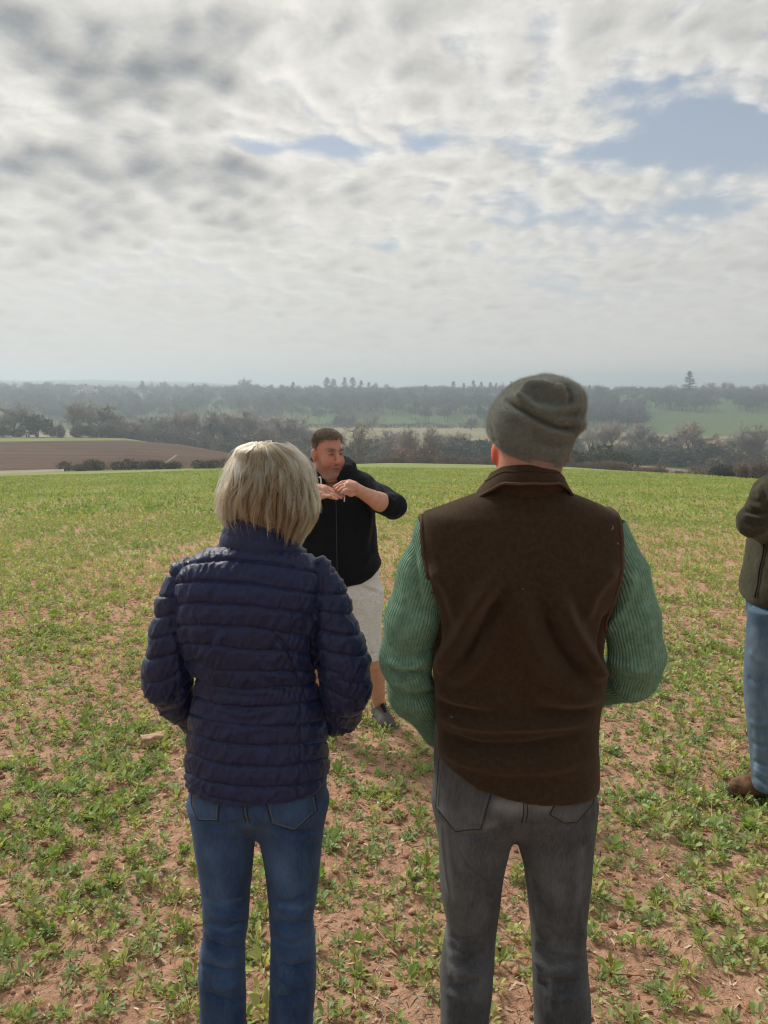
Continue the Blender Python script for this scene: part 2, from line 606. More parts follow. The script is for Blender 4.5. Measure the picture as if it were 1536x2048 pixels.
KR = [110, 118, 170, 230, 265, 320, 450, 520, 600, 700, 880, 1150, 2700]
y_, z_ = (lambda v: ('y', v)), (lambda v: ('z', v))
COLS = {
    0: [y_(930), y_(927), y_(893), y_(872), y_(863), z_(-18), z_(-23), z_(-24), z_(-20), z_(-13), y_(787), z_(-2), y_(761)],
    250: [y_(933), y_(930), y_(899), y_(875), y_(871), z_(-20), z_(-23), z_(-24), y_(838), y_(815), y_(790), z_(-4), y_(763)],
    360: [y_(934), y_(931), y_(905), y_(885), z_(-18), z_(-22), z_(-24), z_(-24), y_(840), y_(816), y_(790), z_(-4), y_(764)],
    460: [y_(935), y_(932), y_(916), y_(904), z_(-22), z_(-24), z_(-24), z_(-24), y_(840), y_(816), y_(790), z_(-4), y_(770)],
    600: [y_(931), z_(-11.0), z_(-18), z_(-23), z_(-24.5), z_(-25), z_(-24.5), y_(852), y_(841), y_(816), y_(792), z_(-4), y_(778)],
    780: [y_(926), z_(-10.6), z_(-18), z_(-23), z_(-24.5), z_(-25), z_(-24.5), y_(852), y_(841), y_(816), y_(792), z_(-4), y_(781)],
    1140: [y_(930), z_(-10.6), z_(-18), z_(-24), z_(-25), z_(-25), z_(-24.5), y_(856), y_(848), y_(820), y_(792), z_(-4), y_(782)],
    1400: [y_(941), z_(-11.5), z_(-19), z_(-25), z_(-25.5), z_(-25.5), z_(-25), y_(866), y_(848), y_(827), y_(796), z_(-2), y_(782)],
    1536: [y_(948), z_(-12.2), z_(-19), z_(-25), z_(-25.5), z_(-25.5), z_(-25), y_(862), y_(846), y_(826), y_(796), z_(-2), y_(782)],
}
CT = np.array([px_theta(x) for x in COLS])
CZ = np.array([[CAMZ + px_te(v[1]) * r if v[0] == 'y' else v[1] for v, r in zip(col, KR)] for col in COLS.values()])
GA, GB = 0.0685, 0.000146


def ground(x, y, rough=True):
    """height of the land at world x, y"""
    x, y = np.atleast_1d(np.asarray(x, float)), np.atleast_1d(np.asarray(y, float))
    r, th = np.hypot(x, y), np.arctan2(x, y)
    yy = np.where(y > 0, y, 0.6 * y)
    base = -(GA * yy + GB * np.maximum(yy, 0) ** 2)
    cth = np.clip(np.cos(th), 0, 1)
    base_e = -(GA * 110 * cth + GB * (110 * cth) ** 2)
    z1 = np.interp(th, CT, CZ[:, 0])
    front = sstep(np.cos(th), 0.0, 0.6)
    zc_ = base + (z1 - base_e) * np.clip(r / 110, 0, 1) ** 2 * front
    if rough:
        P = np.c_[x, y]
        zc_ = zc_ + (fbm(P, 0.09, 3, 5) - 0.5) * 0.45 * sstep(r, 8, 45) * (1 - sstep(r, 70, 108))
    Z = np.stack([np.interp(th, CT, CZ[:, k]) for k in range(len(KR))], 1)
    KRa = np.array(KR, float)
    i = np.clip(np.searchsorted(KRa, r) - 1, 0, len(KR) - 2)
    t = np.clip((r - KRa[i]) / (KRa[i + 1] - KRa[i]), 0, 1)
    ar = np.arange(len(r))
    zf = Z[ar, i] * (1 - t) + Z[ar, i + 1] * t
    zf = zf + (fbm(np.c_[x, y], 0.008, 3, 9) - 0.5) * 9 * sstep(r, 540, 700) * (1 - sstep(r, 1150, 1500))
    zf = zf + (fbm(np.c_[th * 14, r * 0], 1.0, 3, 31) - 0.45) * 14 * sstep(r, 1500, 2600)
    return np.where(r <= 110, zc_ + (1 - front) * 0, zf * front + (1 - front) * (zc_ - 0.02 * (r - 110)))


def crop_relief(x, y):
    P = np.c_[x, y]
    r = np.hypot(x, y)
    k = 1 - sstep(r, 7, 16)
    clod = fbm(P, 9, 4, 3, 0.55) - 0.5
    ridge = np.abs(fbm(P, 3.2, 3, 21) - 0.5)
    return k * (clod * 0.05 - ridge * 0.035)


def polar(name, rs, ths, mat, zfun, wrap=False, keep=None):
    R_, T_ = np.meshgrid(rs, ths, indexing='ij')
    x, y = R_.ravel() * np.sin(T_.ravel()), R_.ravel() * np.cos(T_.ravel())
    V = np.c_[x, y, zfun(x, y)]
    n, m = len(rs), len(ths)
    i, j = np.arange(n - 1)[:, None], np.arange(m if wrap else m - 1)[None]
    F = np.stack([i * m + j, (i + 1) * m + j, (i + 1) * m + (j + 1) % m, i * m + (j + 1) % m], -1).reshape(-1, 4)
    F = F[:, ::-1]
    return structure(link(name, mk_mesh(name, V, F, mat)))


D2R = math.pi / 180
t_fine = np.arange(-36, 36.01, 0.16) * D2R
t_crs = np.arange(40, 320.1, 4) * D2R
th_crop = np.concatenate([t_fine, t_crs])
rs_crop = np.concatenate([[0.02, 0.3, 0.6], np.exp(np.arange(math.log(0.9), math.log(110), 0.0085)), [110.0]])
polar('crop_field', rs_crop, th_crop, MAT['soil'], lambda x, y: ground(x, y) + crop_relief(x, y), wrap=True)

TH_PL, TH_VG = px_theta(470), px_theta(345)
t_out = np.concatenate([np.arange(-60, 60.01, 0.3) * D2R])
tl = np.sort(np.r_[t_out[t_out < TH_PL - 1e-4], TH_PL])
tr_ = np.sort(np.r_[TH_PL, t_out[t_out > TH_PL + 1e-4]])
tl_v = np.sort(np.r_[t_out[t_out < TH_VG - 1e-4], TH_VG])
tr_v = np.sort(np.r_[TH_VG, t_out[t_out > TH_VG + 1e-4]])
back = np.arange(60, 300.1, 6) * D2R
polar('grass_verge', np.array([110, 112, 115, 118.0]), tl, MAT['verge'], ground)
polar('ploughed_field', np.linspace(118, 230, 50), tl, MAT['plough'], lambda x, y: ground(x, y) + (fbm(np.c_[x, y], 0.3, 3, 2) - .5) * 0.25 * sstep(np.hypot(x, y), 118, 125) * (1 - sstep(np.hypot(x, y), 222, 230)))
polar('grass_strip', np.linspace(230, 265, 12), tl_v, MAT['verge'], ground)
polar('meadow', np.concatenate([np.linspace(110, 230, 40)]), tr_, MAT['meadow'], ground)
polar('meadow', np.linspace(230, 265, 10), tr_v, MAT['meadow'], ground)
polar('meadow', np.linspace(265, 520, 50), t_out, MAT['meadow'], ground)
polar('hillside', np.linspace(520, 1150, 90), t_out, MAT['hill'], ground)
polar('hills', np.linspace(1150, 2700, 40), t_out, MAT['hill'], ground)
polar('land', np.concatenate([np.linspace(110, 520, 14), [800, 1150, 2700]]), back, MAT['meadow'], ground)
# pale farm track along the left end of the crop
tt = np.linspace(px_theta(-160), px_theta(124), 40)
rr = np.array([110.6, 111.6, 112.6, 113.6])
polar('farm_track', rr, tt, MAT['track'], lambda x, y: ground(x, y) + 0.08 + 0.25 * sstep(np.hypot(x, y), 110.5, 113.5))


def spot(x, r, y=880):
    th = px_theta(x, y)
    px, py = r * math.sin(th), r * math.cos(th)
    return np.array([px, py, float(ground(px, py)[0])])


def top_z(ytop, r):
    return CAMZ + px_te(ytop) * r


# ------------------------------------------------------------------ haze in the valley air
def haze_box():
    m = bpy.data.materials.new('haze')
    m.use_nodes = True
    nt = NT(m.node_tree)
    v = nt.n('ShaderNodeVolumePrincipled')
    v.inputs['Color'].default_value = (0.77, 0.90, 1.0, 1)
    v.inputs['Density'].default_value = 0.00078
    v.inputs['Anisotropy'].default_value = 0.45
    nt.t.links.new(v.outputs[0], nt.n('ShaderNodeOutputMaterial').inputs['Volume'])
    b = MB()
    zb = -140.0
    b.box((0, 0, (zb + 38) / 2), (5600, 5600, 38 - zb))
    o = link('haze', b.mesh('haze', m, smooth=False))
    o['kind'] = 'stuff'
    return o


haze_box()
# ------------------------------------------------------------------ trees
def unit(v):
    return v / (np.linalg.norm(v) + 1e-12)


def spikes(P, Dv, L, rad):
    """three sided tapering twigs: P (n,3) roots, Dv directions, L lengths"""
    n = len(P)
    Dv = Dv / np.linalg.norm(Dv, axis=1, keepdims=True)
    a = np.cross(Dv, np.where(np.abs(Dv[:, 2:3]) < 0.8, [[0, 0, 1.0]], [[1.0, 0, 0]]))
    a /= np.linalg.norm(a, axis=1, keepdims=True)
    b = np.cross(Dv, a)
    rad = np.broadcast_to(rad, (n,))[:, None]
    V = np.stack([P + rad * a, P + rad * (-0.5 * a + 0.87 * b), P + rad * (-0.5 * a - 0.87 * b), P + Dv * np.reshape(L, (-1, 1))], 1).reshape(-1, 3)
    k = np.arange(n)[:, None] * 4
    F = np.concatenate([k + np.array([[0, 1, 3]]), k + np.array([[1, 2, 3]]), k + np.array([[2, 0, 3]])])
    return V, F


def bare_tree(seed, spread=1.0, trunk_h=0.2, upright=0.0, twigs=26, twig_r=0.0017, lean=0.0, tw_len=0.085, tint=(0.150, 0.118, 0.100)):
    """leafless tree of height 1 -> (trunk builder, crown builder)"""
    rng = np.random.default_rng(seed)
    tk, cr = MB(), MB()
    bark = np.array([0.165, 0.145, 0.125])
    tint = (2.1 * tint[0], 2.35 * tint[1], 2.4 * tint[2])
    tint = np.array(tint)
    ends = []

    def grow(p, d, L, r, lev, bld):
        n = 5
        pts, q = [p], d
        for i in range(n):
            q = unit(q + rng.normal(0, 0.13 + 0.03 * lev, 3) + np.array([0, 0, 0.05 + 0.05 * upright]) * (1 if lev else 0))
            pts.append(pts[-1] + q * L / n)
        pts = np.array(pts)
        rr = np.linspace(r, r * (0.55 if lev == 0 else 0.3), n + 1)
        V, F = tube(pts, rr, 6 if lev == 0 else (5 if lev == 1 else 3), caps=False)
        bld.add(V, F, col=bark if lev < 2 else 0.5 * (bark + tint))
        return pts, rr

    trunk, tr = grow(np.zeros(3), unit(np.array([lean, 0, 1.0])), trunk_h + 0.22, 0.022, 0, tk)
    n1 = 8
    for k in range(n1):
        f = 0.45 + 0.55 * (k + rng.random() * 0.6) / n1
        i = min(int(f * 5), 4)
        p = trunk[i] + (trunk[i + 1] - trunk[i]) * (f * 5 - i)
        az = k * 2.4 + rng.normal(0, .35)
        tilt = (1.25 - 0.95 * f + rng.normal(0, .12)) * spread * (1 - 0.3 * upright)
        d = np.array([math.cos(az) * math.sin(tilt), math.sin(az) * math.sin(tilt), math.cos(tilt)])
        L1 = 0.40 * (0.85 + 0.3 * rng.random()) * (1.05 - 0.15 * f)
        b1, r1 = grow(p, d, L1, 0.0125 * (1.1 - .4 * f), 1, tk)
        for q in range(6):
            f2 = 0.22 + 0.78 * (q + rng.random()) / 6
            i2 = min(int(f2 * 5), 4)
            p2 = b1[i2] + (b1[i2 + 1] - b1[i2]) * (f2 * 5 - i2)
            d2 = unit(unit(b1[i2 + 1] - b1[i2]) + rng.normal(0, .62, 3) + np.array([0, 0, .12]))
            b2, r2 = grow(p2, d2, L1 * (0.62 - 0.22 * f2) * (0.8 + .5 * rng.random()), 0.0050, 2, cr)
            for s in range(4):
                f3 = 0.25 + 0.75 * (s + rng.random()) / 4
                i3 = min(int(f3 * 5), 4)
                p3 = b2[i3] + (b2[i3 + 1] - b2[i3]) * (f3 * 5 - i3)
                d3 = unit(unit(b2[i3 + 1] - b2[i3]) + rng.normal(0, .7, 3) + np.array([0, 0, .08]))
                L3 = L1 * 0.26 * (0.6 + 0.7 * rng.random())
                b3, r3 = grow(p3, d3, L3, 0.0026, 3, cr)
                m = twigs
                ii = rng.integers(0, 5, m)
                tq = rng.random((m, 1))
                P = b3[ii] * (1 - tq) + b3[ii + 1] * tq
                D3 = (b3[ii + 1] - b3[ii])
                D3 /= np.linalg.norm(D3, axis=1, keepdims=True)
                D3 = D3 + rng.normal(0, .65, (m, 3)) + [0, 0, 0.12]
                V, F = spikes(P, D3, tw_len * (0.5 + rng.random(m)), twig_r)
                cr.add(V, F, col=np.repeat(tint * (0.75 + 0.5 * rng.random((m, 1))), 4, 0))
    hi = max(v[:, 2].max() for v in cr.V)
    for b in (tk, cr):
        b.V = [v / hi for v in b.V]
    return tk, cr


def leafy(seed, n=2600, blobs=7, flat=0.8, size=0.05, cols=((0.055, 0.075, 0.040), (0.095, 0.12, 0.060)), hollow=0.55, twig=0.3, tcol=(0.13, 0.10, 0.08)):
    """round evergreen or scrubby bush of height 1, width about 1.2"""
    rng = np.random.default_rng(seed)
    c = np.c_[rng.normal(0, .26, blobs), rng.normal(0, .26, blobs), 0.30 + 0.38 * rng.random(blobs)]
    rad = 0.20 + 0.14 * rng.random(blobs)
    rad = np.minimum(rad, 1.0 - c[:, 2])
    b = rng.integers(0, blobs, n)
    d = rng.normal(0, 1, (n, 3))
    d /= np.linalg.norm(d, axis=1, keepdims=True)
    P = c[b] + d * (rad[b] * (hollow + (1 - hollow) * rng.random(n) ** .5))[:, None]
    P[:, 2] = np.abs(P[:, 2])
    fl, br = MB(), MB()
    e1 = rng.normal(0, 1, (n, 3))
    e1 /= np.linalg.norm(e1, axis=1, keepdims=True)
    e2 = np.cross(e1, rng.normal(0, 1, (n, 3)))
    e2 /= np.linalg.norm(e2, axis=1, keepdims=True)
    s = size * (0.5 + rng.random((n, 1)))
    V = np.stack([P - e1 * s, P + e2 * s * .5, P + e1 * s, P - e2 * s * .5], 1).reshape(-1, 3)
    F = np.arange(n)[:, None] * 4 + np.arange(4)[None]
    k = rng.random((n, 1))
    fl.add(V, F, col=np.repeat(np.array(cols[0]) * (1 - k) + np.array(cols[1]) * k, 4, 0))
    m = int(n * twig)
    bb = rng.integers(0, blobs, m)
    P0 = np.c_[rng.normal(0, .12, m), rng.normal(0, .12, m), rng.random(m) * .3]
    P1 = c[bb] + rng.normal(0, 1, (m, 3)) * (rad[bb] * 0.62)[:, None]
    P1[:, 2] = np.abs(P1[:, 2])
    V, F = spikes(P0 * .4 + P1 * .6, P1 - P0, np.linalg.norm(P1 - P0, axis=1) * .55, 0.006)
    br.add(V, F, col=np.array(tcol))
    for q in range(5):
        V, F = tube(np.array([[0.02 * q - .04, 0, 0], c[q] * .5, c[q]]), [0.025, .016, .006], 5, caps=False)
        br.add(V, F, col=np.array(tcol) * .6)
    return br, fl


def conifer(seed, tiers=17, n=26, tint=(0.022, 0.042, 0.030)):
    rng = np.random.default_rng(seed)
    tk, cr = MB(), MB()
    V, F = tube([[0, 0, 0], [0, 0, .5], [0, 0, 1]], [.018, .012, .002], 6)
    tk.add(V, F, col=(0.06, 0.045, 0.035))
    for t in range(tiers):
        z = 0.12 + 0.86 * (t / (tiers - 1)) ** 0.92
        R0 = 0.235 * (1 - z) ** 0.8 + 0.012
        for k in range(max(5, int(n * (1 - 0.6 * z) / 3))):
            az = rng.random() * 6.283
            R1 = R0 * (0.55 + 0.6 * rng.random())
            dirv_ = np.array([math.cos(az), math.sin(az), 0.10 - 0.35 * (1 - z)])
            q = 22
            f = rng.random((q, 1)) ** .8
            P = np.array([0, 0, z]) + dirv_ * R1 * f + rng.normal(0, .009, (q, 3))
            Dv = dirv_ + rng.normal(0, .5, (q, 3)) - [0, 0, .25]
            V, F = spikes(P, Dv, 0.040 * (0.5 + rng.random(q)), 0.0058)
            cr.add(V, F, col=np.repeat(np.array(tint) * (0.6 + .9 * rng.random((q, 1))), 4, 0))
    return tk, cr


def scrub_line(seed, length, h, depth, n_tw, n_leaf, lcol, tcol, spacing=1.3, twr=0.012, lsz=0.09):
    """an uncut hedge seen from the side: twigs and small leaves in lumpy clumps; x along the hedge, base at z = 0 (metres)"""
    rng = np.random.default_rng(seed)
    k = max(3, int(length / spacing))
    cx = np.linspace(-length / 2, length / 2, k) + rng.normal(0, spacing * .3, k)
    ch = h * (0.6 + 0.55 * rng.random(k))
    fl, br = MB(), MB()
    b = rng.integers(0, k, n_tw)
    P = np.c_[cx[b] + rng.normal(0, spacing * .55, n_tw), rng.normal(0, depth * .3, n_tw), ch[b] * rng.random(n_tw) ** 1.2 * .8]
    Dv = np.c_[rng.normal(0, .5, n_tw), rng.normal(0, .4, n_tw), 0.4 + rng.random(n_tw)]
    V, F = spikes(P, Dv, ch[b] * (0.2 + .35 * rng.random(n_tw)), twr)
    br.add(V, F, col=np.repeat(np.array(tcol) * (0.6 + .8 * rng.random((n_tw, 1))), 4, 0))
    n = n_leaf
    b = rng.integers(0, k, n)
    d = rng.normal(0, 1, (n, 3))
    d /= np.linalg.norm(d, axis=1, keepdims=True)
    P = np.c_[cx[b], np.zeros(n), ch[b] * .45] + d * np.c_[np.full(n, spacing * .8), np.full(n, depth * .45), ch[b] * .5] * (0.6 + .4 * rng.random((n, 1)))
    P[:, 2] = np.abs(P[:, 2])
    e1 = rng.normal(0, 1, (n, 3)); e1 /= np.linalg.norm(e1, axis=1, keepdims=True)
    e2 = np.cross(e1, rng.normal(0, 1, (n, 3))); e2 /= np.linalg.norm(e2, axis=1, keepdims=True)
    s = lsz * (0.5 + rng.random((n, 1)))
    V = np.stack([P - e1 * s, P + e2 * s * .6, P + e1 * s, P - e2 * s * .6], 1).reshape(-1, 3)
    F = np.arange(n)[:, None] * 4 + np.arange(4)[None]
    q = rng.random((n, 1))
    fl.add(V, F, col=np.repeat(np.array(lcol[0]) * (1 - q) + np.array(lcol[1]) * q, 4, 0))
    return br, fl


def pair(a, b, na, nb, ma, mb):
    return (na, a.mesh(na, MAT[ma])), (nb, b.mesh(nb, MAT[mb]))


BARE = [pair(*bare_tree(100 + i, **kw), 'trunk', 'crown', 'bark', 'bark') for i, kw in enumerate([
    dict(spread=1.05, trunk_h=0.16), dict(spread=1.15, trunk_h=0.12), dict(spread=0.75, upright=1.0, trunk_h=0.22),
    dict(spread=0.95, trunk_h=0.2, tint=(0.165, 0.112, 0.092)), dict(spread=1.2, trunk_h=0.1, twigs=34, tint=(0.135, 0.118, 0.098)),
    dict(spread=0.8, upright=0.6, trunk_h=0.18, twigs=20)])]
OPEN = [pair(*bare_tree(150 + i, **kw), 'trunk', 'crown', 'bark', 'bark') for i, kw in enumerate([
    dict(spread=1.05, trunk_h=0.14, twigs=11), dict(spread=0.9, trunk_h=0.2, twigs=9, upright=.5)])]
BUSHY = [pair(*leafy(200 + i, **kw), 'stems', 'foliage', 'bark', 'bush') for i, kw in enumerate([
    dict(), dict(n=1900, cols=((0.150, 0.140, 0.095), (0.225, 0.198, 0.135)), twig=1.0),
    dict(n=1500, cols=((0.18, 0.135, 0.10), (0.27, 0.195, 0.14)), twig=1.4, tcol=(0.18, 0.115, 0.085)),
    dict(n=2200, cols=((0.050, 0.065, 0.042), (0.090, 0.105, 0.062)), blobs=9)])]
CONI = [pair(*conifer(300 + i), 'trunk', 'crown', 'bark', 'bush') for i in range(3)]


def plant(name, proto, loc, h, wx=1.0, rz=0.0, label=None, cat='tree', group=None):
    o = link(name, None, loc=loc - np.array([0, 0, 0.25]))
    wx *= 1.25 if cat == 'tree' and proto[0][0] == 'trunk' and loc[1] < 600 else 1.0
    h *= 1.08 if cat == 'tree' and loc[1] < 600 else 1.0
    o.scale = (h * wx, h * wx, h + 0.25)
    o.rotation_euler = (0, 0, rz)
    for nm, me in proto:
        link(nm, me, o)
    return tag(o, label, cat, group)


_rz = iter(np.random.default_rng(5).random(900) * 6.28)
# (photo x, top y, distance, prototype, width factor, label)
MID = [
    (28, 800, 272, BARE[4], 0.95, 'bushy bare tree at the far left behind the grass strip'),
    (8, 822, 268, BARE[1], 0.9, 'low bare tree cut by the left edge above the ploughed field'),
    (152, 799, 276, BARE[0], 0.95, 'broad bare tree, left half of the big pair above the ploughed field'),
    (204, 795, 280, BARE[4], 1.12, 'tallest broad bare tree of the big pair above the ploughed field'),
    (232, 822, 284, BARE[1], 0.9, 'lower bare tree leaning out right of the big pair above the ploughed field'),
    (293, 826, 305, BARE[1], 0.95, 'round bare tree with pale limbs standing alone in the dip right of the big pair'),
    (338, 820, 300, BARE[4], 0.8, 'grey bare tree first in the dense row behind the ploughed crest'),
    (366, 817, 302, BARE[3], 0.9, 'brownish bare tree in the middle of the dense row behind the ploughed crest'),
    (392, 818, 306, BARE[0], 0.75, 'bare tree with upright pale limbs ending the dense row behind the ploughed crest'),
    (419, 809, 295, BARE[2], 0.8, 'tall narrow bare tree with ivy covered trunk behind the ploughed crest'),
    (446, 821, 300, BARE[5], 0.9, 'slender bare tree just right of the ivy covered narrow one'),
    (489, 815, 296, BARE[0], 0.95, 'wide bare tree rising directly behind the fair haired head'),
    (516, 820, 305, BARE[2], 0.9, 'upright bare tree close behind the wide one over the fair haired head'),
    (562, 826, 290, BARE[1], 1.05, 'round bare tree between the fair haired head and the man in the black hoodie'),
    (707, 838, 150, OPEN[0], 0.62, 'open bare tree with dark forked limbs just behind the shoulder of the man in black'),
    (745, 824, 470, OPEN[0], 0.95, 'small lone bare oak standing in the pale meadow'),
    (828, 848, 190, BARE[2], 0.95, 'fuzzy upright grey tree in the scrub right of the man in black'),
    (858, 852, 195, BARE[0], 0.75, 'low bare tree with a rounded top beside the fuzzy upright one'),
    (942, 828, 480, BARE[4], 0.85, 'pale rounded tree standing in the meadow left of the grey woolly hat'),
    (1178, 846, 300, OPEN[0], 0.9, 'thin bare tree close beside the woolly hat in the right hedgerow'),
    (1226, 838, 305, BARE[3], 0.85, 'reddish bare tree with a forked trunk in the right hedgerow'),
    (1252, 845, 312, OPEN[1], 0.8, 'sparse bare tree between two fuller ones in the right hedgerow'),
    (1283, 841, 303, BARE[0], 0.85, 'spreading bare tree in the middle of the right hedgerow'),
    (1338, 862, 300, BARE[1], 0.8, 'smallest bare tree in the right hedgerow, before the green hillside'),
    (1385, 836, 298, BARE[3], 0.95, 'round reddish brown tree before the green hillside'),
    (1494, 836, 290, OPEN[1], 0.8, 'pale thin tree near the right edge in front of the hillside'),
    (1524, 838, 292, BARE[5], 0.75, 'tall pale tree at the right edge in front of the hillside'),
]
for x, yt, r, proto, wx, lab in MID:
    p = spot(x, r)
    plant('bare_tree', proto, p, top_z(yt, r) - p[2], wx, next(_rz), lab)
for k, (x, yt, r) in enumerate(((272, 838, 296), (318, 830, 308), (352, 826, 312), (378, 824, 314), (432, 826, 310), (462, 826, 305), (504, 828, 312), (536, 830, 300), (588, 838, 296), (606, 846, 290), (632, 850, 288), (655, 852, 286), (775, 860, 262), (808, 858, 258), (885, 862, 264), (916, 860, 268), (1160, 856, 304), (1206, 852, 308), (1304, 856, 304), (1360, 858, 300), (1410, 862, 298), (1440, 866, 292), (1470, 858, 290), (1510, 852, 290))):
    p = spot(x, r)
    plant('bare_tree', BARE[k % 6], p, top_z(yt, r) - p[2], 1.0, next(_rz), 'small grey bare tree crowded among others in the valley hedgerows', 'tree', 'bare trees crowded in the valley hedgerows')
BUSH = [
    ('evergreen_tree', 76, 823, 266, BUSHY[3], 0.8, 'dark evergreen tree beside the bare ones at the far left', 'tree'),
    ('bush', 40, 846, 264, BUSHY[1], 1.2, 'low brown scrub below the bushy bare tree at the far left', 'bush'),
    ('bush', 6, 842, 262, BUSHY[3], 1.1, 'dark low bush at the left edge on the grass strip', 'bush'),
    ('bush', 120, 842, 262, BUSHY[1], 1.0, 'small brown bush left of the big bare pair', 'bush'),
    ('bush', 160, 838, 263, BUSHY[1], 1.2, 'grey brown bush at the foot of the left tree of the big pair', 'bush'),
    ('bush', 215, 838, 268, BUSHY[1], 1.5, 'wide grey brown thicket under the tallest tree of the big pair', 'bush'),
    ('bush', 263, 850, 290, BUSHY[1], 1.2, 'grey thicket filling the dip right of the big bare pair', 'bush'),
    ('bush', 302, 855, 300, BUSHY[3], 1.0, 'dark green bush below the round bare tree in the dip', 'bush'),
    ('bush', 345, 860, 298, BUSHY[1], 1.4, 'grey scrub at the foot of the dense bare row', 'bush'),
    ('bush', 395, 864, 290, BUSHY[1], 1.4, 'brownish scrub left of the ivy covered narrow tree', 'bush'),
    ('ivy', 419, 840, 294, BUSHY[3], 0.34, 'dark ivy wrapped round the trunk of the tall narrow tree', 'ivy'),
    ('bush', 448, 868, 288, BUSHY[3], 1.1, 'dark bush right of the ivy covered narrow tree', 'bush'),
    ('bush', 522, 852, 262, BUSHY[1], 1.1, 'olive brown bush rising just right of the fair haired head', 'bush'),
    ('bush', 560, 866, 270, BUSHY[1], 1.4, 'grey bramble thicket under the round bare tree by the fair head', 'bush'),
    ('bush', 612, 862, 285, BUSHY[3], 1.1, 'dark green thicket just left of the head of the man in black', 'bush'),
    ('bush', 680, 826, 520, BUSHY[2], 0.9, 'pinkish round bush far off in the meadow above the man in black', 'bush'),
    ('bush', 706, 830, 525, BUSHY[1], 0.9, 'greenish round bush beside the pinkish one in the meadow', 'bush'),
    ('bush', 735, 872, 250, BUSHY[3], 1.3, 'dark thicket behind the open forked tree', 'bush'),
    ('bush', 790, 872, 240, BUSHY[1], 1.3, 'brown thicket between the open forked tree and the fuzzy one', 'bush'),
    ('bush', 838, 886, 150, BUSHY[2], 1.2, 'pale twiggy scrub at the foot of the fuzzy upright tree', 'bush'),
    ('bush', 905, 868, 262, BUSHY[3], 1.6, 'long dark green thicket left of the woolly hat', 'bush'),
    ('bush', 955, 872, 258, BUSHY[3], 1.5, 'dark thicket touching the outline of the woolly hat', 'bush'),
    ('evergreen_tree', 1190, 875, 165, BUSHY[0], 1.15, 'big round dark green bush right of the woolly hat', 'bush'),
    ('bush', 1228, 890, 160, BUSHY[3], 0.9, 'lower green bush leaning on the big round one', 'bush'),
    ('bush', 1262, 884, 292, BUSHY[3], 1.7, 'dark hedge foot under the reddish forked tree', 'bush'),
    ('bush', 1316, 884, 290, BUSHY[3], 1.8, 'dark low thicket behind the pale tan field', 'bush'),
    ('bush', 1372, 884, 288, BUSHY[3], 1.6, 'dark thicket at the foot of the round reddish brown tree', 'bush'),
    ('bush', 1420, 872, 284, BUSHY[3], 1.1, 'taller dark green thicket before the green hillside', 'bush'),
    ('bush', 1466, 880, 280, BUSHY[1], 1.5, 'brown bramble bank left of the pale thin tree', 'bush'),
    ('bush', 1446, 912, 108, BUSHY[3], 0.95, 'dark rounded bush at the right end of the crop edge', 'bush'),
    ('bush', 1462, 914, 109, BUSHY[0], 0.85, 'dark bush pressed against the rounded one at the crop edge', 'bush'),
    ('bush', 1508, 903, 108, BUSHY[2], 0.9, 'rusty brown bush at the right edge of the crop', 'bush'),
    ('bush', 1530, 908, 109, BUSHY[1], 0.9, 'dark twiggy bush under the rusty one at the right edge', 'bush'),
    ('bush', 160, 917, 113, BUSHY[1], 1.0, 'thin twiggy bush at the end of the pale track', 'bush'),
]
for nm, x, yt, r, proto, wx, lab, cat in BUSH:
    p = spot(x, r)
    plant(nm, proto, p, top_z(yt, r) - p[2], wx, next(_rz), lab, cat)


def hedge(x0, x1, r, h, lab, seed, n_tw=3500, n_leaf=3500, lcol=((0.05, 0.055, 0.03), (0.10, 0.09, 0.05)), tcol=(0.13, 0.10, 0.075), depth=1.6, **kw):
    a, b = spot(x0, r), spot(x1, r)
    L = np.linalg.norm(b - a)
    br, fl = scrub_line(seed, L, h, depth, n_tw, n_leaf, lcol, tcol, **kw)
    m = (a + b) / 2
    # follow the ground under each piece
    rz = math.atan2(b[1] - a[1], b[0] - a[0])
    for bl in (br, fl):
        for v in bl.V:
            wx_, wy_ = m[0] + v[:, 0] * math.cos(rz) - v[:, 1] * math.sin(rz), m[1] + v[:, 0] * math.sin(rz) + v[:, 1] * math.cos(rz)
            v[:, 2] += ground(wx_, wy_) - m[2] - 0.05
    o = link('hedge', None, loc=m)
    o.rotation_euler = (0, 0, rz)
    link('twigs', br.mesh('twigs', MAT['bark']), o)
    link('foliage', fl.mesh('foliage', MAT['bush']), o)
    return tag(o, lab, 'hedge')


hedge(124, 300, 114.5, 1.75, 'low scrubby hedge between the ploughed field and the crop, left length from the track end', 1)
hedge(296, 470, 115, 1.5, 'low scrubby hedge between the ploughed field and the crop, length ending at the fair hair', 2)
hedge(560, 800, 117, 2.0, 'brown bramble hedge behind the man in black along the crop edge', 3, 4500, 2500, ((0.11, 0.095, 0.06), (0.20, 0.16, 0.105)), (0.17, 0.13, 0.10))
hedge(790, 985, 117, 1.9, 'brown bramble hedge between the man in black and the woolly hat', 4, 4500, 2500, ((0.12, 0.098, 0.068), (0.20, 0.16, 0.105)), (0.18, 0.14, 0.105))
hedge(1120, 1300, 116, 1.7, 'low brown hedge at the crop edge right of the woolly hat', 5, 4000, 2500, ((0.12, 0.098, 0.068), (0.215, 0.165, 0.105)), (0.19, 0.14, 0.11))
hedge(1290, 1440, 113, 1.6, 'low brown hedge at the crop edge ending at the dark rounded bush', 6, 4000, 2200, ((0.12, 0.098, 0.068), (0.215, 0.165, 0.105)), (0.20, 0.145, 0.115))
HK = dict(spacing=4.0, twr=0.05, lsz=0.35, depth=7)
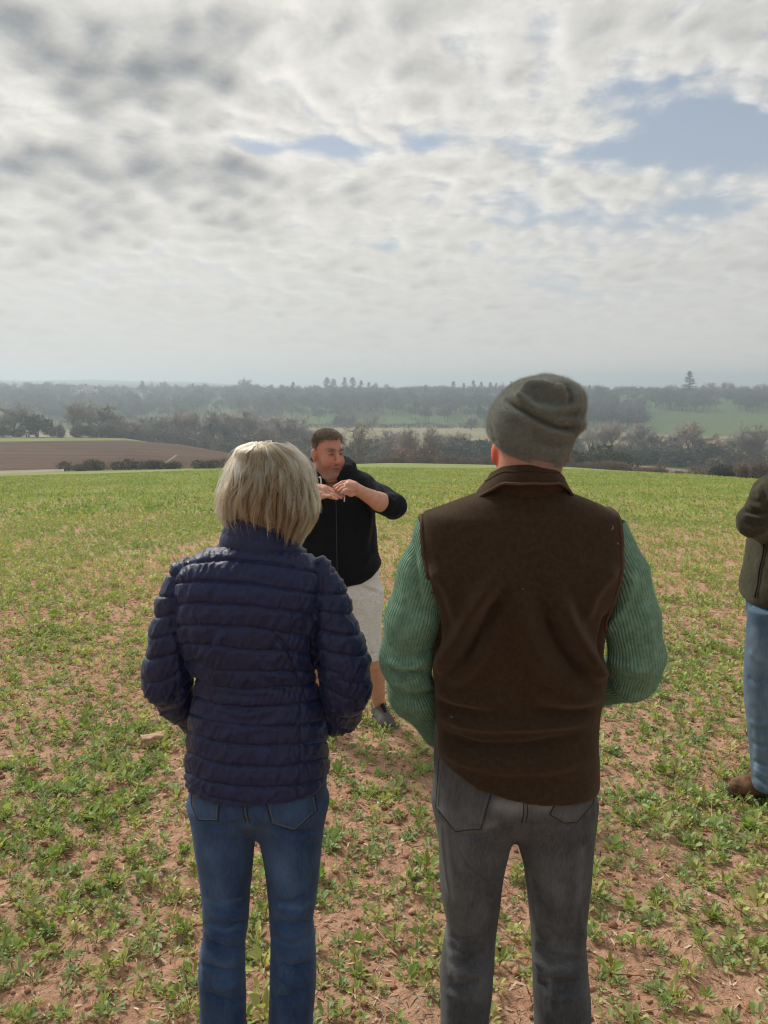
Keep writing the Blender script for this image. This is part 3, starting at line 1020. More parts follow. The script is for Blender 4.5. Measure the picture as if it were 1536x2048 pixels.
hedge(440, 700, 250, 6.5, 'tall grey hedgerow below the valley trees behind the fair haired head', 7, 3500, 3500, ((0.125, 0.12, 0.09), (0.20, 0.185, 0.135)), **HK)
hedge(690, 990, 262, 5.5, 'tall dark hedgerow across the valley right of the man in black', 8, 3500, 4500, ((0.075, 0.09, 0.066), (0.165, 0.158, 0.115)), **HK)
hedge(1120, 1540, 300, 6.0, 'long dark hedgerow behind the pale tan field on the right', 9, 5500, 6500, ((0.075, 0.088, 0.066), (0.165, 0.155, 0.115)), **HK)
hedge(240, 460, 292, 7.0, 'grey hedgerow along the dip behind the ploughed crest', 10, 3500, 3500, ((0.125, 0.125, 0.097), (0.20, 0.185, 0.138)), **HK)
hedge(560, 990, 505, 4.0, 'thin far hedge along the back of the pale meadow', 11, 2500, 2500, ((0.06, 0.07, 0.04), (0.10, 0.10, 0.06)), spacing=5.0, twr=0.08, lsz=0.4, depth=5)
# a bleached fallen branch in the left hedge
p = spot(342, 113.0)
V, F = tube(np.array([[-0.9, 0, 0.9], [-0.3, 0, 1.25], [0.35, 0.1, 1.7], [0.75, 0.1, 2.0]]), [0.10, 0.14, 0.17, 0.10], 7)
m_, nt = new_mat('bleached_wood')
finish(nt, (0.55, 0.47, 0.38), 0.9, 0.1)
bb = MB(); bb.add(V, F)
for q in range(3):
    V, F = tube(np.array([[0.1 + .2 * q, 0, 1.5 + .12 * q], [0.4 + .3 * q, -.1, 1.55 + .2 * q]]), [0.06, 0.02], 5)
    bb.add(V, F)
tag(link('fallen_branch', bb.mesh('fallen_branch', m_), loc=p), 'pale bleached branch sticking out of the low hedge', 'branch')

# ------------------------------------------------------------------ wooded ridge across the valley
def ridge_wood():
    rng = np.random.default_rng(77)
    protos = []
    for k in range(7):
        n = 420
        nb = 8
        c = np.c_[rng.normal(0, .20, nb), rng.normal(0, .20, nb), 0.45 + .36 * rng.random(nb)]
        b = rng.integers(0, nb, n)
        P = c[b] + rng.normal(0, .085, (n, 3))
        Dv = rng.normal(0, .7, (n, 3)) + [0, 0, .5]
        V, F = spikes(P, Dv, 0.10 * (.5 + rng.random(n)), 0.011)
        Vt, Ft = tube([[0, 0, 0], [0.01, 0, .5]], [.022, .012], 4, caps=False)
        protos.append((np.r_[V, Vt], [F, Ft[0] + len(V)]))
    b = MB()
    n = 0
    while n < 3000:
        x, r = rng.uniform(-260, 1800), rng.uniform(548, 1040)
        if r < 640 and not (x > 960 and x < 1290 or rng.random() < .30):
            continue
        if 1285 < x < 1620 and r < 725:
            continue
        if fbm(np.array([[x / 90.0, r / 60.0]]), 1.0, 2, 12)[0] > .60 and r < 800:
            continue
        if x < 60 and r > 820:
            continue
        p = spot(x, r)
        if fbm(p[None, :2], 0.018, 2, 40)[0] < 0.30:
            continue
        h = 7.5 + rng.gamma(2.2, 2.6)
        h = min(h, 17) if r < 790 else 4.5 + .36 * min(h, 19)
        V, F = protos[n % 7]
        a = rng.random() * 6.28
        wx = rng.uniform(.8, 1.15)
        R_ = np.array([[math.cos(a), -math.sin(a), 0], [math.sin(a), math.cos(a), 0], [0, 0, 1]])
        k = np.array([0.115, 0.118, 0.112]) * rng.uniform(.65, 1.35) * (np.array([.75, 1.0, .8]) if rng.random() < .22 else 1)
        b.add((V @ R_.T) * [h * wx, h * wx, h] + p - [0, 0, .4], F, col=k)
        n += 1
    o = link('woodland', b.mesh('woodland', MAT['bush']))
    o['kind'] = 'stuff'
    o['label'] = 'hazy winter woodland covering the ridge across the valley'
    o['category'] = 'woodland'


ridge_wood()
SKY_B = [(38, 770), (58, 765), (72, 766), (92, 772), (140, 767), (205, 770), (235, 769), (312, 762), (334, 763), (362, 772), (415, 765), (445, 777), (472, 774),
         (520, 772), (540, 776), (565, 772), (632, 770), (770, 768), (752, 764), (800, 780), (830, 777), (850, 774), (880, 771), (1006, 764), (1140, 770), (1165, 771),
         (1200, 774), (1230, 773), (1262, 771), (1300, 774), (1330, 770), (1346, 768), (1398, 770), (1418, 765), (1438, 763), (1455, 765), (1480, 771), (1505, 769), (1525, 768)]
for i, (x, yt) in enumerate(SKY_B):
    r = 905 + (i * 37 % 90)
    p = spot(x, r)
    plant('bare_tree', (BARE + OPEN)[i % 8], p, max(top_z(yt - 3, r) - p[2], 7), 0.95, next(_rz), 'small bare winter tree on the skyline of the far wooded ridge', 'tree', 'bare trees on the skyline of the ridge')
p = spot(493, 860)
plant('bare_tree', BARE[4], p, top_z(751, 860) - p[2], 0.95, 1.0, 'largest round bare tree on the skyline above the fair haired head')
SKY_C = [(155, 772), (178, 770), (120, 775), (390, 769), (655, 757), (668, 760), (690, 757), (706, 757), (722, 763), (738, 766), (905, 765), (925, 768), (945, 763), (960, 766), (978, 767), (990, 768), (1020, 765), (1155, 769), (1175, 772)]
for i, (x, yt) in enumerate(SKY_C):
    r = 880 + (i * 29 % 70)
    p = spot(x, r)
    plant('conifer', CONI[i % 3], p, max(top_z(yt - 2, r) - p[2], 8), 1.7 + .25 * (i % 3), next(_rz), 'dark conifer standing among the trees on the far ridge', 'tree', 'conifers on the far ridge')
p = spot(588, 850)
plant('conifer', CONI[0], p, top_z(764, 850) - p[2], 1.7, 1.0, 'lone small conifer with tiered branches on the skyline right of the largest round tree')
p = spot(1372, 860)
plant('conifer', CONI[1], p, top_z(745, 860) - p[2], 1.6, 2.0, 'tallest pointed conifer standing above the ridge on the right')
p = spot(290, 880)
plant('cedar', (('trunk', OPEN[0][0][1]), ('crown', CONI[2][1][1])), p, top_z(762, 880) - p[2], 1.7, 0.4, 'flat spreading dark cedar beside the houses on the far ridge')
# ------------------------------------------------------------------ white houses among the ridge trees
mh, nt = new_mat('white_render'); finish(nt, (0.78, 0.76, 0.72), 0.9, 0.1)
mr, nt = new_mat('slate_roof'); finish(nt, (0.16, 0.15, 0.16), 0.8, 0.2)
mg, nt = new_mat('dark_glass'); finish(nt, (0.04, 0.05, 0.06), 0.2, 0.5)
for x, yb, r, (L, Dp, H), rz, lab in ((160, 787, 800, (11, 7, 4.2), 0.3, 'white house under small pointed conifers on the far ridge, left of the pair'),
                                      (186, 786, 805, (12, 7, 4.6), -0.2, 'white house on the far ridge, right of the pair under the conifers'),
                                      (272, 790, 800, (16, 7, 3.0), 0.1, 'long low white building on the far ridge below the spreading cedar'),
                                      (770, 792, 800, (10, 6, 3.4), 0.2, 'small grey roofed house on the ridge above the man in black')):
    th = px_theta(x)
    base = np.array([r * math.sin(th), r * math.cos(th), CAMZ + px_te(yb) * r])
    o = link('house', None, loc=base)
    o.rotation_euler = (0, 0, rz)
    b = MB(); b.box((0, 0, H / 2 - 3), (L, Dp, H + 6)); link('wall', b.mesh('wall', mh, False), o)
    b = MB()
    hx, hy, rh = L / 2 + .3, Dp / 2 + .4, Dp * .42
    V = np.array([[-hx, -hy, H], [hx, -hy, H], [hx, hy, H], [-hx, hy, H], [-hx, 0, H + rh], [hx, 0, H + rh]])
    b.add(V, [np.array([[0, 1, 5, 4], [2, 3, 4, 5], [3, 2, 1, 0]]), np.array([[0, 4, 3], [1, 2, 5]])])
    link('roof', b.mesh('roof', mr, False), o)
    for k in range(3):
        b = MB(); b.box(((k - 1) * L * .3, -Dp / 2 - .02, H * .55), (1.3, .12, 1.2)); link('window', b.mesh('window', mg, False), o)
    tag(o, lab, 'house')
# ------------------------------------------------------------------ smooth solids on a grid (for bodies and clothes)
def smin(a, b, k):
    if k <= 0:
        return np.minimum(a, b)
    h = np.clip(0.5 + 0.5 * (b - a) / k, 0, 1)
    return b * (1 - h) + a * h - k * h * (1 - h)


def smax(a, b, k):
    return -smin(-a, -b, k)


def d_cone(p, a, b, ra, rb, sy=1.0):
    """capsule with two radii; sy squashes it along y"""
    a, b = np.asarray(a, float), np.asarray(b, float)
    pa = [p[i] - a[i] for i in range(3)]
    ba = b - a
    t = (pa[0] * ba[0] + pa[1] * ba[1] + pa[2] * ba[2]) / max(ba @ ba, 1e-12)
    t = np.clip(t, 0, 1)
    dx_, dy_, dz_ = pa[0] - t * ba[0], (pa[1] - t * ba[1]) / sy, pa[2] - t * ba[2]
    return np.sqrt(dx_ * dx_ + dy_ * dy_ + dz_ * dz_) - (ra + t * (rb - ra))


def d_ell(p, c, r, R=None):
    q = [p[i] - c[i] for i in range(3)]
    if R is not None:
        q = [R[0, i] * q[0] + R[1, i] * q[1] + R[2, i] * q[2] for i in range(3)]
    k0 = np.sqrt((q[0] / r[0]) ** 2 + (q[1] / r[1]) ** 2 + (q[2] / r[2]) ** 2)
    k1 = np.sqrt((q[0] / r[0] ** 2) ** 2 + (q[1] / r[1] ** 2) ** 2 + (q[2] / r[2] ** 2) ** 2) + 1e-9
    return k0 * (k0 - 1) / k1


class Field:
    def __init__(s, lo, hi, h):
        s.lo, s.h = np.array(lo, float), h
        s.n = np.ceil((np.array(hi) - s.lo) / h).astype(int) + 1
        s.ax = [s.lo[i] + h * np.arange(s.n[i]) for i in range(3)]
        s.f = np.full(s.n, 0.3, np.float32)

    def sl(s, lo, hi):
        r = []
        for i in range(3):
            a = int(np.clip(math.floor((lo[i] - s.lo[i]) / s.h), 0, s.n[i]))
            b = int(np.clip(math.ceil((hi[i] - s.lo[i]) / s.h) + 1, 0, s.n[i]))
            r.append(slice(a, b))
        return tuple(r)

    def grid(s, q=(slice(None),) * 3):
        return [s.ax[0][q[0]][:, None, None], s.ax[1][q[1]][None, :, None], s.ax[2][q[2]][None, None, :]]

    def add(s, fn, lo=None, hi=None, k=0.0, mode='u'):
        q = s.sl(lo, hi) if lo is not None else (slice(None),) * 3
        if any(z.stop is not None and z.stop <= z.start for z in q):
            return
        d = fn(s.grid(q)).astype(np.float32)
        if mode == 'u':
            s.f[q] = smin(s.f[q], d, k)
        elif mode == 'cut':      # remove d < 0
            s.f[q] = smax(s.f[q], -d, k)
        elif mode == 'and':
            s.f[q] = smax(s.f[q], d, k)

    def cone(s, a, b, ra, rb, k=0.0, sy=1.0, mode='u'):
        a, b = np.array(a, float), np.array(b, float)
        m = max(ra, rb) * max(1, sy) + 0.06
        s.add(lambda p: d_cone(p, a, b, ra, rb, sy), np.minimum(a, b) - m, np.maximum(a, b) + m, k, mode)

    def chain(s, pts, rad, k=0.0, sy=1.0, mode='u', kj=0.012):
        """limb through pts with radius per joint, blended as one solid first"""
        pts = np.array(pts, float)
        rad = np.broadcast_to(rad, (len(pts),))
        m = rad.max() * max(1, sy) + 0.06

        def fn(p):
            d = None
            for i in range(len(pts) - 1):
                e = d_cone(p, pts[i], pts[i + 1], rad[i], rad[i + 1], sy)
                d = e if d is None else smin(d, e, kj)
            return d
        s.add(fn, pts.min(0) - m, pts.max(0) + m, k, mode)

    def ell(s, c, r, k=0.0, R=None, mode='u'):
        m = max(r) + 0.05
        s.add(lambda p: d_ell(p, c, r, R), np.array(c) - m, np.array(c) + m, k, mode)

    def mesh(s):
        return surface_nets(s.f, s.lo, s.h)


def surface_nets(f, lo, h):
    s = f < 0
    c = np.zeros(tuple(np.array(f.shape) - 1), np.uint8)
    for dx_ in (0, 1):
        for dy_ in (0, 1):
            for dz_ in (0, 1):
                c += s[dx_:f.shape[0] - 1 + dx_, dy_:f.shape[1] - 1 + dy_, dz_:f.shape[2] - 1 + dz_]
    act = np.argwhere((c > 0) & (c < 8))
    idx = np.full(c.shape, -1, np.int32)
    idx[tuple(act.T)] = np.arange(len(act))
    off = np.array([[i, j, k] for i in (0, 1) for j in (0, 1) for k in (0, 1)])
    val = np.stack([f[tuple((act + o).T)] for o in off], 1).astype(float)
    acc, cnt = np.zeros((len(act), 3)), np.zeros((len(act), 1))
    for a in range(8):
        for b in range(a + 1, 8):
            if np.abs(off[a] - off[b]).sum() == 1:
                va, vb = val[:, a], val[:, b]
                cr = (va < 0) != (vb < 0)
                t = np.where(cr, va / np.where(cr, va - vb, 1), 0)[:, None]
                acc += np.where(cr[:, None], off[a] * (1 - t) + off[b] * t, 0)
                cnt += cr[:, None]
    V = lo + (act + acc / cnt) * h
    quads = []
    for ax in range(3):
        u, v = (ax + 1) % 3, (ax + 2) % 3
        sl0, sl1 = [slice(None)] * 3, [slice(None)] * 3
        sl0[ax], sl1[ax] = slice(0, -1), slice(1, None)
        e = np.argwhere(s[tuple(sl0)] != s[tuple(sl1)])
        e = e[(e[:, u] > 0) & (e[:, v] > 0) & (e[:, u] < f.shape[u] - 1) & (e[:, v] < f.shape[v] - 1)]
        q = []
        for du, dv in ((1, 1), (0, 1), (0, 0), (1, 0)):
            o = e.copy()
            o[:, u] -= du
            o[:, v] -= dv
            q.append(idx[tuple(o.T)])
        q = np.stack(q, 1)
        flip = ~s[tuple(e.T)]
        q[flip] = q[flip][:, ::-1]
        quads.append(q)
    F = np.concatenate(quads)
    return V, F


def px_world(x, y, Y):
    """world X, Z of a photo pixel on the upright plane at distance Y"""
    d = ray(x, y)
    t = Y / d[1]
    return t * d[0], CAMZ + t * d[2]


def W3(x, y, Y):
    X, Z = px_world(x, y, Y)
    return np.array([X, Y, Z])


def to_px(P):
    """world points -> photo pixels"""
    P = np.asarray(P, float)
    X, Y, Z = P[:, 0], P[:, 1], P[:, 2] - CAMZ
    f_ = Y * math.cos(PITCH) - Z * math.sin(PITCH)
    u_ = Y * math.sin(PITCH) + Z * math.cos(PITCH)
    return np.c_[768 + FPX * X / f_, 1024 - FPX * u_ / f_]


def px_scale(Y, y=1100):
    """metres per photo pixel on that plane"""
    return abs(px_world(769, y, Y)[0] - px_world(768, y, Y)[0])


def add_loft(F, rows, Y, n=2.4, k=0.0, shift=None, pad=0.0, zlo=None, zhi=None):
    """body of stacked ovals. rows: photo y, left x, right x, half depth towards the camera, half depth away"""
    rows = np.array([list(r) + [0.0] * (6 - len(r)) for r in rows], float)
    L = np.array([px_world(r[1], r[0], Y) for r in rows])
    R_ = np.array([px_world(r[2], r[0], Y) for r in rows])
    z = L[:, 1]
    fx0, fx1, fb, ff = pchip(z, L[:, 0]), pchip(z, R_[:, 0]), pchip(z, rows[:, 3]), pchip(z, rows[:, 4])
    fs = pchip(z, rows[:, 5]) if rows.shape[1] > 5 else (lambda q: 0 * q)
    zt, zb = z.max() if zhi is None else zhi, z.min() if zlo is None else zlo

    def fn(p):
        zz = p[2].ravel()
        x0, x1, b, f_, sh = (g(zz)[None, None, :] for g in (fx0, fx1, fb, ff, fs))
        a, cx, cy = (x1 - x0) / 2 + pad, (x0 + x1) / 2, Y + sh
        dyv = p[1] - cy
        dep = np.where(dyv < 0, b, f_) + pad
        kk = (np.abs((p[0] - cx) / a) ** n + np.abs(dyv / dep) ** n) ** (1 / n)
        g = (kk - 1) * np.minimum(a, dep)
        gr = np.gradient(g, F.h)
        mag = np.sqrt(gr[0] ** 2 + gr[1] ** 2 + gr[2] ** 2)
        g = g / np.clip(mag, 0.35, 3)
        return np.maximum(g, np.maximum(p[2] - zt, zb - p[2]))
    lo = [min(L[:, 0].min(), R_[:, 0].min()) - .08, Y - rows[:, 3].max() - .15, zb - .05]
    hi = [max(L[:, 0].max(), R_[:, 0].max()) + .08, Y + rows[:, 4].max() + .15, zt + .05]
    F.add(fn, lo, hi, k)


def poly_dist(P, pts):
    """distance of 2-D points to a polyline, and the fraction along it"""
    pts = np.asarray(pts, float)
    best, tt = np.full(len(P), 1e9), np.zeros(len(P))
    n = len(pts) - 1
    for i in range(n):
        a, b = pts[i], pts[i + 1]
        ba = b - a
        t = np.clip(((P - a) @ ba) / (ba @ ba), 0, 1)
        d = np.linalg.norm(P - a - t[:, None] * ba, axis=1)
        m = d < best
        best[m] = d[m]
        tt[m] = (i + t[m]) / n
    return best, tt


def smooth_line(pts, n=24):
    pts = np.asarray(pts, float)
    if len(pts) < 3:
        return pts
    t = np.linspace(0, 1, len(pts))
    q = np.linspace(0, 1, n)
    P = np.r_[[2 * pts[0] - pts[1]], pts, [2 * pts[-1] - pts[-2]]]
    out = []
    for v in q:
        u = v * (len(pts) - 1)
        i = min(int(u), len(pts) - 2)
        f = u - i
        p0, p1, p2, p3 = P[i], P[i + 1], P[i + 2], P[i + 3]
        out.append(0.5 * (2 * p1 + (p2 - p0) * f + (2 * p0 - 5 * p1 + 4 * p2 - p3) * f * f + (3 * p1 - p0 - 3 * p2 + p3) * f ** 3))
    return np.array(out)


def folds(V, N, items, facing=-0.15):
    """cloth folds: each item = (pixel polyline, half width px, height m). Raises (or sinks) the side of the cloth turned to the camera"""
    px = to_px(V)
    front = sstep(-N[:, 1], -facing - 0.3, -facing + 0.3) if facing < 0 else 1.0
    d = np.zeros(len(V))
    for pts, wd, amp in items:
        L = smooth_line(pts)
        lo, hi = L.min(0) - 3 * wd, L.max(0) + 3 * wd
        m = np.where((px[:, 0] > lo[0]) & (px[:, 0] < hi[0]) & (px[:, 1] > lo[1]) & (px[:, 1] < hi[1]))[0]
        if len(m) == 0:
            continue
        dist, t = poly_dist(px[m], L)
        prof = np.exp(-(dist / wd) ** 2)
        d[m] += amp * prof * np.clip(np.sin(np.pi * np.clip(t * 0.9 + 0.05, 0, 1)) * 1.6, 0, 1)
    return d * front


def on_surface(bvh, pts_px, Y, lift=0.002, start=-0.6):
    """throw photo-pixel points along the view lines on to a garment; returns world points and normals"""
    out, nn = [], []
    o = Vector((0, 0, CAMZ))
    for x, y in pts_px:
        d = Vector(ray(x, y)).normalized()
        h = bvh.ray_cast(o, d)
        if h[0] is None:
            out.append(None); nn.append(None)
            continue
        n = h[1] if h[1].dot(d) < 0 else -h[1]
        out.append(np.array(h[0]) + np.array(n) * lift)
        nn.append(np.array(n))
    return out, nn


def seam(MBb, bvh, pts, Y, r=0.0011, lift=0.0008, n=40, dash=None, col=None):
    """a line of stitching or a piped edge lying on a garment"""
    L = smooth_line(pts, n)
    P, _ = on_surface(bvh, L, Y, lift)
    run = []
    runs = []
    for p in P:
        if p is None:
            if len(run) > 1:
                runs.append(run)
            run = []
        else:
            run.append(p)
    if len(run) > 1:
        runs.append(run)
    for q in runs:
        q = np.array(q)
        if dash:
            seg = np.r_[0, np.cumsum(np.linalg.norm(np.diff(q, axis=0), axis=1))]
            s = 0.0
            while s < seg[-1]:
                e = min(s + dash[0], seg[-1])
                u = np.linspace(s, e, 3)
                pp = np.stack([np.interp(u, seg, q[:, i]) for i in range(3)], 1)
                V, Fq = tube(pp, r, 4)
                MBb.add(V, Fq, **({'col': col} if col is not None else {}))
                s = e + dash[1]
        else:
            V, Fq = tube(q, r, 6)
            MBb.add(V, Fq, **({'col': col} if col is not None else {}))


def patch(bvh, poly, Y, thick=0.0028, step=3.0, base=0.0):
    """a sewn-on piece (pocket) with its own thickness, cut to a photo-pixel outline and laid on a garment"""
    poly = np.asarray(poly, float)
    lo, hi = poly.min(0), poly.max(0)
    nx, ny = int((hi[0] - lo[0]) / step) + 2, int((hi[1] - lo[1]) / step) + 2
    rows = []
    # rows run from the left to the right edge of the outline so that the edges stay clean
    for y in np.linspace(lo[1] + .01, hi[1] - .01, ny):
        xs = []
        for i in range(len(poly)):
            a, b = poly[i], poly[(i + 1) % len(poly)]
            if (a[1] <= y) != (b[1] <= y):
                xs.append(a[0] + (y - a[1]) / (b[1] - a[1]) * (b[0] - a[0]))
        if len(xs) < 2:
            continue
        rows.append(np.c_[np.linspace(min(xs), max(xs), nx), np.full(nx, y)])
    G = np.array(rows)
    ny = len(G)
    P, Nn = on_surface(bvh, G.reshape(-1, 2), Y, 0.0)
    ok = [p is not None for p in P]
    P = np.array([p if p is not None else (0, 0, 0) for p in P])
    Nn = np.array([p if p is not None else (0, 0, 0) for p in Nn])
    edge = np.zeros((ny, nx), bool)
    edge[[0, -1]] = True; edge[:, [0, -1]] = True
    T = np.where(edge.ravel(), thick * 0.55, thick)[:, None]
    V = np.r_[P + Nn * (T + base), P + Nn * (base - 0.002)]
    okm = np.array(ok).reshape(ny, nx)
    q = []
    m = ny * nx
    for j in range(ny - 1):
        for i in range(nx - 1):
            a = [j * nx + i, j * nx + i + 1, (j + 1) * nx + i + 1, (j + 1) * nx + i]
            if okm[j, i] and okm[j, i + 1] and okm[j + 1, i + 1] and okm[j + 1, i]:
                q.append(a[::-1])
                for (u, v, cond) in ((0, 1, j == 0), (1, 2, i == nx - 2), (2, 3, j == ny - 2), (3, 0, i == 0)):
                    if cond:
                        q.append([a[u], a[v], a[v] + m, a[u] + m])
    return V, np.array(q)


def garment(name, V, F, mat, parent, base, attrs=None, bvh=False):
    me = mk_mesh(name, V - base, F, mat, True, attrs)
    o = link(name, me, parent)
    if bvh:
        return o, BVHTree.FromPolygons([tuple(v) for v in V], [tuple(int(i) for i in f) for f in F])
    return o


def piece(name, mb, mat, parent, base, smooth=True):
    mb.V = [v - base for v in mb.V]
    return link(name, mb.mesh(name, mat, smooth), parent)


def hair_obj(name, P, rad, mat, parent, base, col=None, tip=0.3):
    """strands: P (n, m, 3)"""
    n, m, _ = P.shape
    hc = bpy.data.hair_curves.new(name)
    hc.add_curves([m] * n)
    hc.points.foreach_set('position', np.ascontiguousarray((P - base).reshape(-1), np.float32))
    prof = np.linspace(1, tip, m)
    rr = (np.broadcast_to(np.asarray(rad, float).reshape(-1, 1), (n, m)) * prof).astype(np.float32)
    a = hc.attributes.get('radius') or hc.attributes.new('radius', 'FLOAT', 'POINT')
    a.data.foreach_set('value', rr.ravel())
    if col is not None:
        a = hc.attributes.new('tint', 'FLOAT_COLOR', 'CURVE')
        a.data.foreach_set('color', np.c_[np.asarray(col, float), np.ones(n)].astype(np.float32).ravel())
    hc.materials.append(mat)
    return link(name, hc, parent)


def fuzz(name, V, F, N, n, length, rad, mat, parent, base, rng, mask=None, comb=(0, 0, -0.3), colf=None):
    """short loose fibres standing off a woolly surface"""
    a = np.linalg.norm(np.cross(V[F[:, 2]] - V[F[:, 0]], V[F[:, 3]] - V[F[:, 1]]), axis=1)
    if mask is not None:
        a = a * mask[F].mean(1)
    f = rng.choice(len(F), n, p=a / a.sum())
    u, v = rng.random((n, 1)), rng.random((n, 1))
    q = F[f]
    P = (V[q[:, 0]] * (1 - u) + V[q[:, 1]] * u) * (1 - v) + (V[q[:, 3]] * (1 - u) + V[q[:, 2]] * u) * v
    nn = N[q].mean(1)
    d = nn + rng.normal(0, .75, (n, 3)) + comb
    d /= np.linalg.norm(d, axis=1, keepdims=True)
    L = length * (0.4 + rng.random((n, 1)))
    curl = rng.normal(0, .5, (n, 3))
    pts = np.stack([P - nn * .001, P + d * L * .5, P + d * L * .85 + curl * L * .35], 1)
    col = colf(P, rng) if colf else None
    return hair_obj(name, pts, rad, mat, parent, base, col)


def fibre_mat(name, color, rough=0.8, attr=False, trans=0.3):
    m, nt = new_mat(name)
    c = nt.attr('tint').outputs['Color'] if attr else c4(color)
    finish(nt, c, rough, 0.2, translucent=trans)
    return m


def rib_mat(name, c1, c2, n_ribs, depth=0.004):
    """chunky rib knit: ribs run along the sleeve, from the angle round it"""
    m, nt = new_mat(name)
    sx, sy_, sz = nt.xyz(nt.attr('wrap').outputs['Vector'])[:3]
    ang = nt.m('ARCTAN2', sy_, sx)
    p = obco(nt)
    wob = nt.noise(p, 14, 3)
    r = nt.m('SINE', nt.m('ADD', nt.m('MULTIPLY', ang, float(n_ribs)), nt.m('MULTIPLY', wob, 3.0)))
    r = nt.m('MULTIPLY', nt.m('ADD', r, 1.0), 0.5)
    stitch = nt.m('MULTIPLY', nt.m('ADD', nt.m('SINE', nt.m('MULTIPLY', sz, 1500.0)), 1.0), 0.5)
    fl = nt.noise(p, 500, 4, 0.7)
    col = nt.mix(nt.ss(nt.noise(p, 60, 5, .65), 0.3, 0.7), c4(c1), c4(c2))
    h = nt.m('ADD', nt.m('ADD', nt.m('MULTIPLY', r, 1.0), nt.m('MULTIPLY', stitch, 0.10)), nt.m('MULTIPLY', fl, 0.35))
    finish(nt, col, 0.95, 0.1, nt.bump(h, depth, 1.0), 0.35, (0.5, 0.8, 0.6))
    return m


def wrap_attr(V, pts):
    """cos / sin of the angle round a limb and the distance along it"""
    pts = np.asarray(pts, float)
    best = np.full(len(V), 1e9)
    out = np.zeros((len(V), 3))
    s0 = 0
    for i in range(len(pts) - 1):
        a, b = pts[i], pts[i + 1]
        ba = b - a
        L = np.linalg.norm(ba)
        t = np.clip(((V - a) @ ba) / (L * L), 0, 1)
        q = V - a - t[:, None] * ba
        d = np.linalg.norm(q, axis=1)
        ax = ba / L
        e1 = np.array([0, 1.0, 0]) - ax * ax[1]
        e1 /= np.linalg.norm(e1)
        e2 = np.cross(ax, e1)
        m = d < best
        best[m] = d[m]
        out[m] = np.c_[(q @ e1) / (d + 1e-9), (q @ e2) / (d + 1e-9), s0 + t * L][m]
        s0 += L
    return out, best


SKIN = vc_mat('skin', 0.5, 0.35, var=0.10, bscale=90, bump=0.0006, sss=0.12)


def boot(root, base, x, y, z, mat, d=(0, 1), L=.17):
    """one shoe pointing along d, its heel at x, y"""
    d = np.array([d[0], d[1], 0.0])
    f = Field([x - .3, y - .3, z - .02], [x + .3, y + .3, z + .2], .006)
    o = np.array([x, y, z])
    f.chain([o + [0, 0, .05], o + d * .12 + [0, 0, .05], o + d * (.03 + L) + [0, 0, .035]], [.042, .045, .036], 0)
    f.cone(o + d * .03 + [0, 0, .05], o + d * .03 + [0, 0, .14], .044, .044, .02)
    f.add(lambda p: z - .012 - p[2] + 0 * p[0] + 0 * p[1], mode='and')
    V, F = f.mesh()
    return garment('boot', V, F, mat, root, base)


def jeans(root, base, D, gz, pelvis, lrows, rrows, fold_items, wear_items, tones, thread, thread2, pockets, seams_, crumple=.006, name='jeans', kleg=.034):
    J = Field([base[0] - .32, D - .24, gz + .02], [base[0] + .32, D + .24, gz + 1.04], 0.0052)
    add_loft(J, pelvis, D, 2.25, 0)
    zl = gz + .035
    add_loft(J, lrows, D, 2.35, kleg, zlo=zl)
    add_loft(J, rrows, D, 2.35, kleg, zlo=zl)
    V, F = J.mesh()
    V = lap_smooth(V, F, 4)
    N = vnormals(V, F)
    V = V + N * (folds(V, N, fold_items) + (fbm(V * [1, 1, .55], 16, 3, 4) - .5) * crumple)[:, None]
    px = to_px(V)
    wear = np.zeros(len(V))
    for pts, wd, a in wear_items:
        dd, _ = poly_dist(px, smooth_line(pts))
        wear += a * np.exp(-(dd / wd) ** 2)
    jm = denim('denim_%.2f' % tones[0][2], tones[0], tones[1], tones[2], thread, thread2)
    jo, bv = garment(name, V, F, jm, root, base, {'wear': np.clip(wear, 0, 1)}, bvh=True)
    for pl_ in pockets:
        V2, F2 = patch(bv, pl_, D, .0032)
        mb = MB()
        mb.add(V2, F2, thread=0.0, wear=0.12)
        q = np.array(pl_, float)
        c = q.mean(0)
        for g, val, rad in ((0.985, 1.0, .0009), (0.90, 0.45, .0008)):
            qq = c + (q - c) * g
            qq = np.r_[qq[1:], qq[:1]]
            for a, b in zip(qq[:-1], qq[1:]):
                n0 = mb.n
                L = np.linspace(a, b, 16)
                P, _ = on_surface(bv, L, D, .0036)
                P = np.array([p for p in P if p is not None])
                if len(P) > 2:
                    Vt, Ft = tube(P, rad, 5)
                    mb.add(Vt, Ft, thread=val, wear=0.0)
        mb.V = [v - base for v in mb.V]
        link('pocket', mb.mesh('pocket', jm), jo)
    for sm in seams_:
        mb = MB()
        for off, val, rad in ((-4, 1.0, .0008), (0, 0.45, .0009), (4, 1.0, .0008)):
            L = smooth_line(np.array(sm, float) + [off, 0], 18)
            P, _ = on_surface(bv, L, D, .0010)
            P = np.array([p for p in P if p is not None])
            if len(P) > 2:
                Vt, Ft = tube(P, rad, 5)
                mb.add(Vt, Ft, thread=val, wear=0.0)
        if mb.n:
            mb.V = [v - base for v in mb.V]
            link('seam', mb.mesh('seam', jm), jo)
    return jo, bv
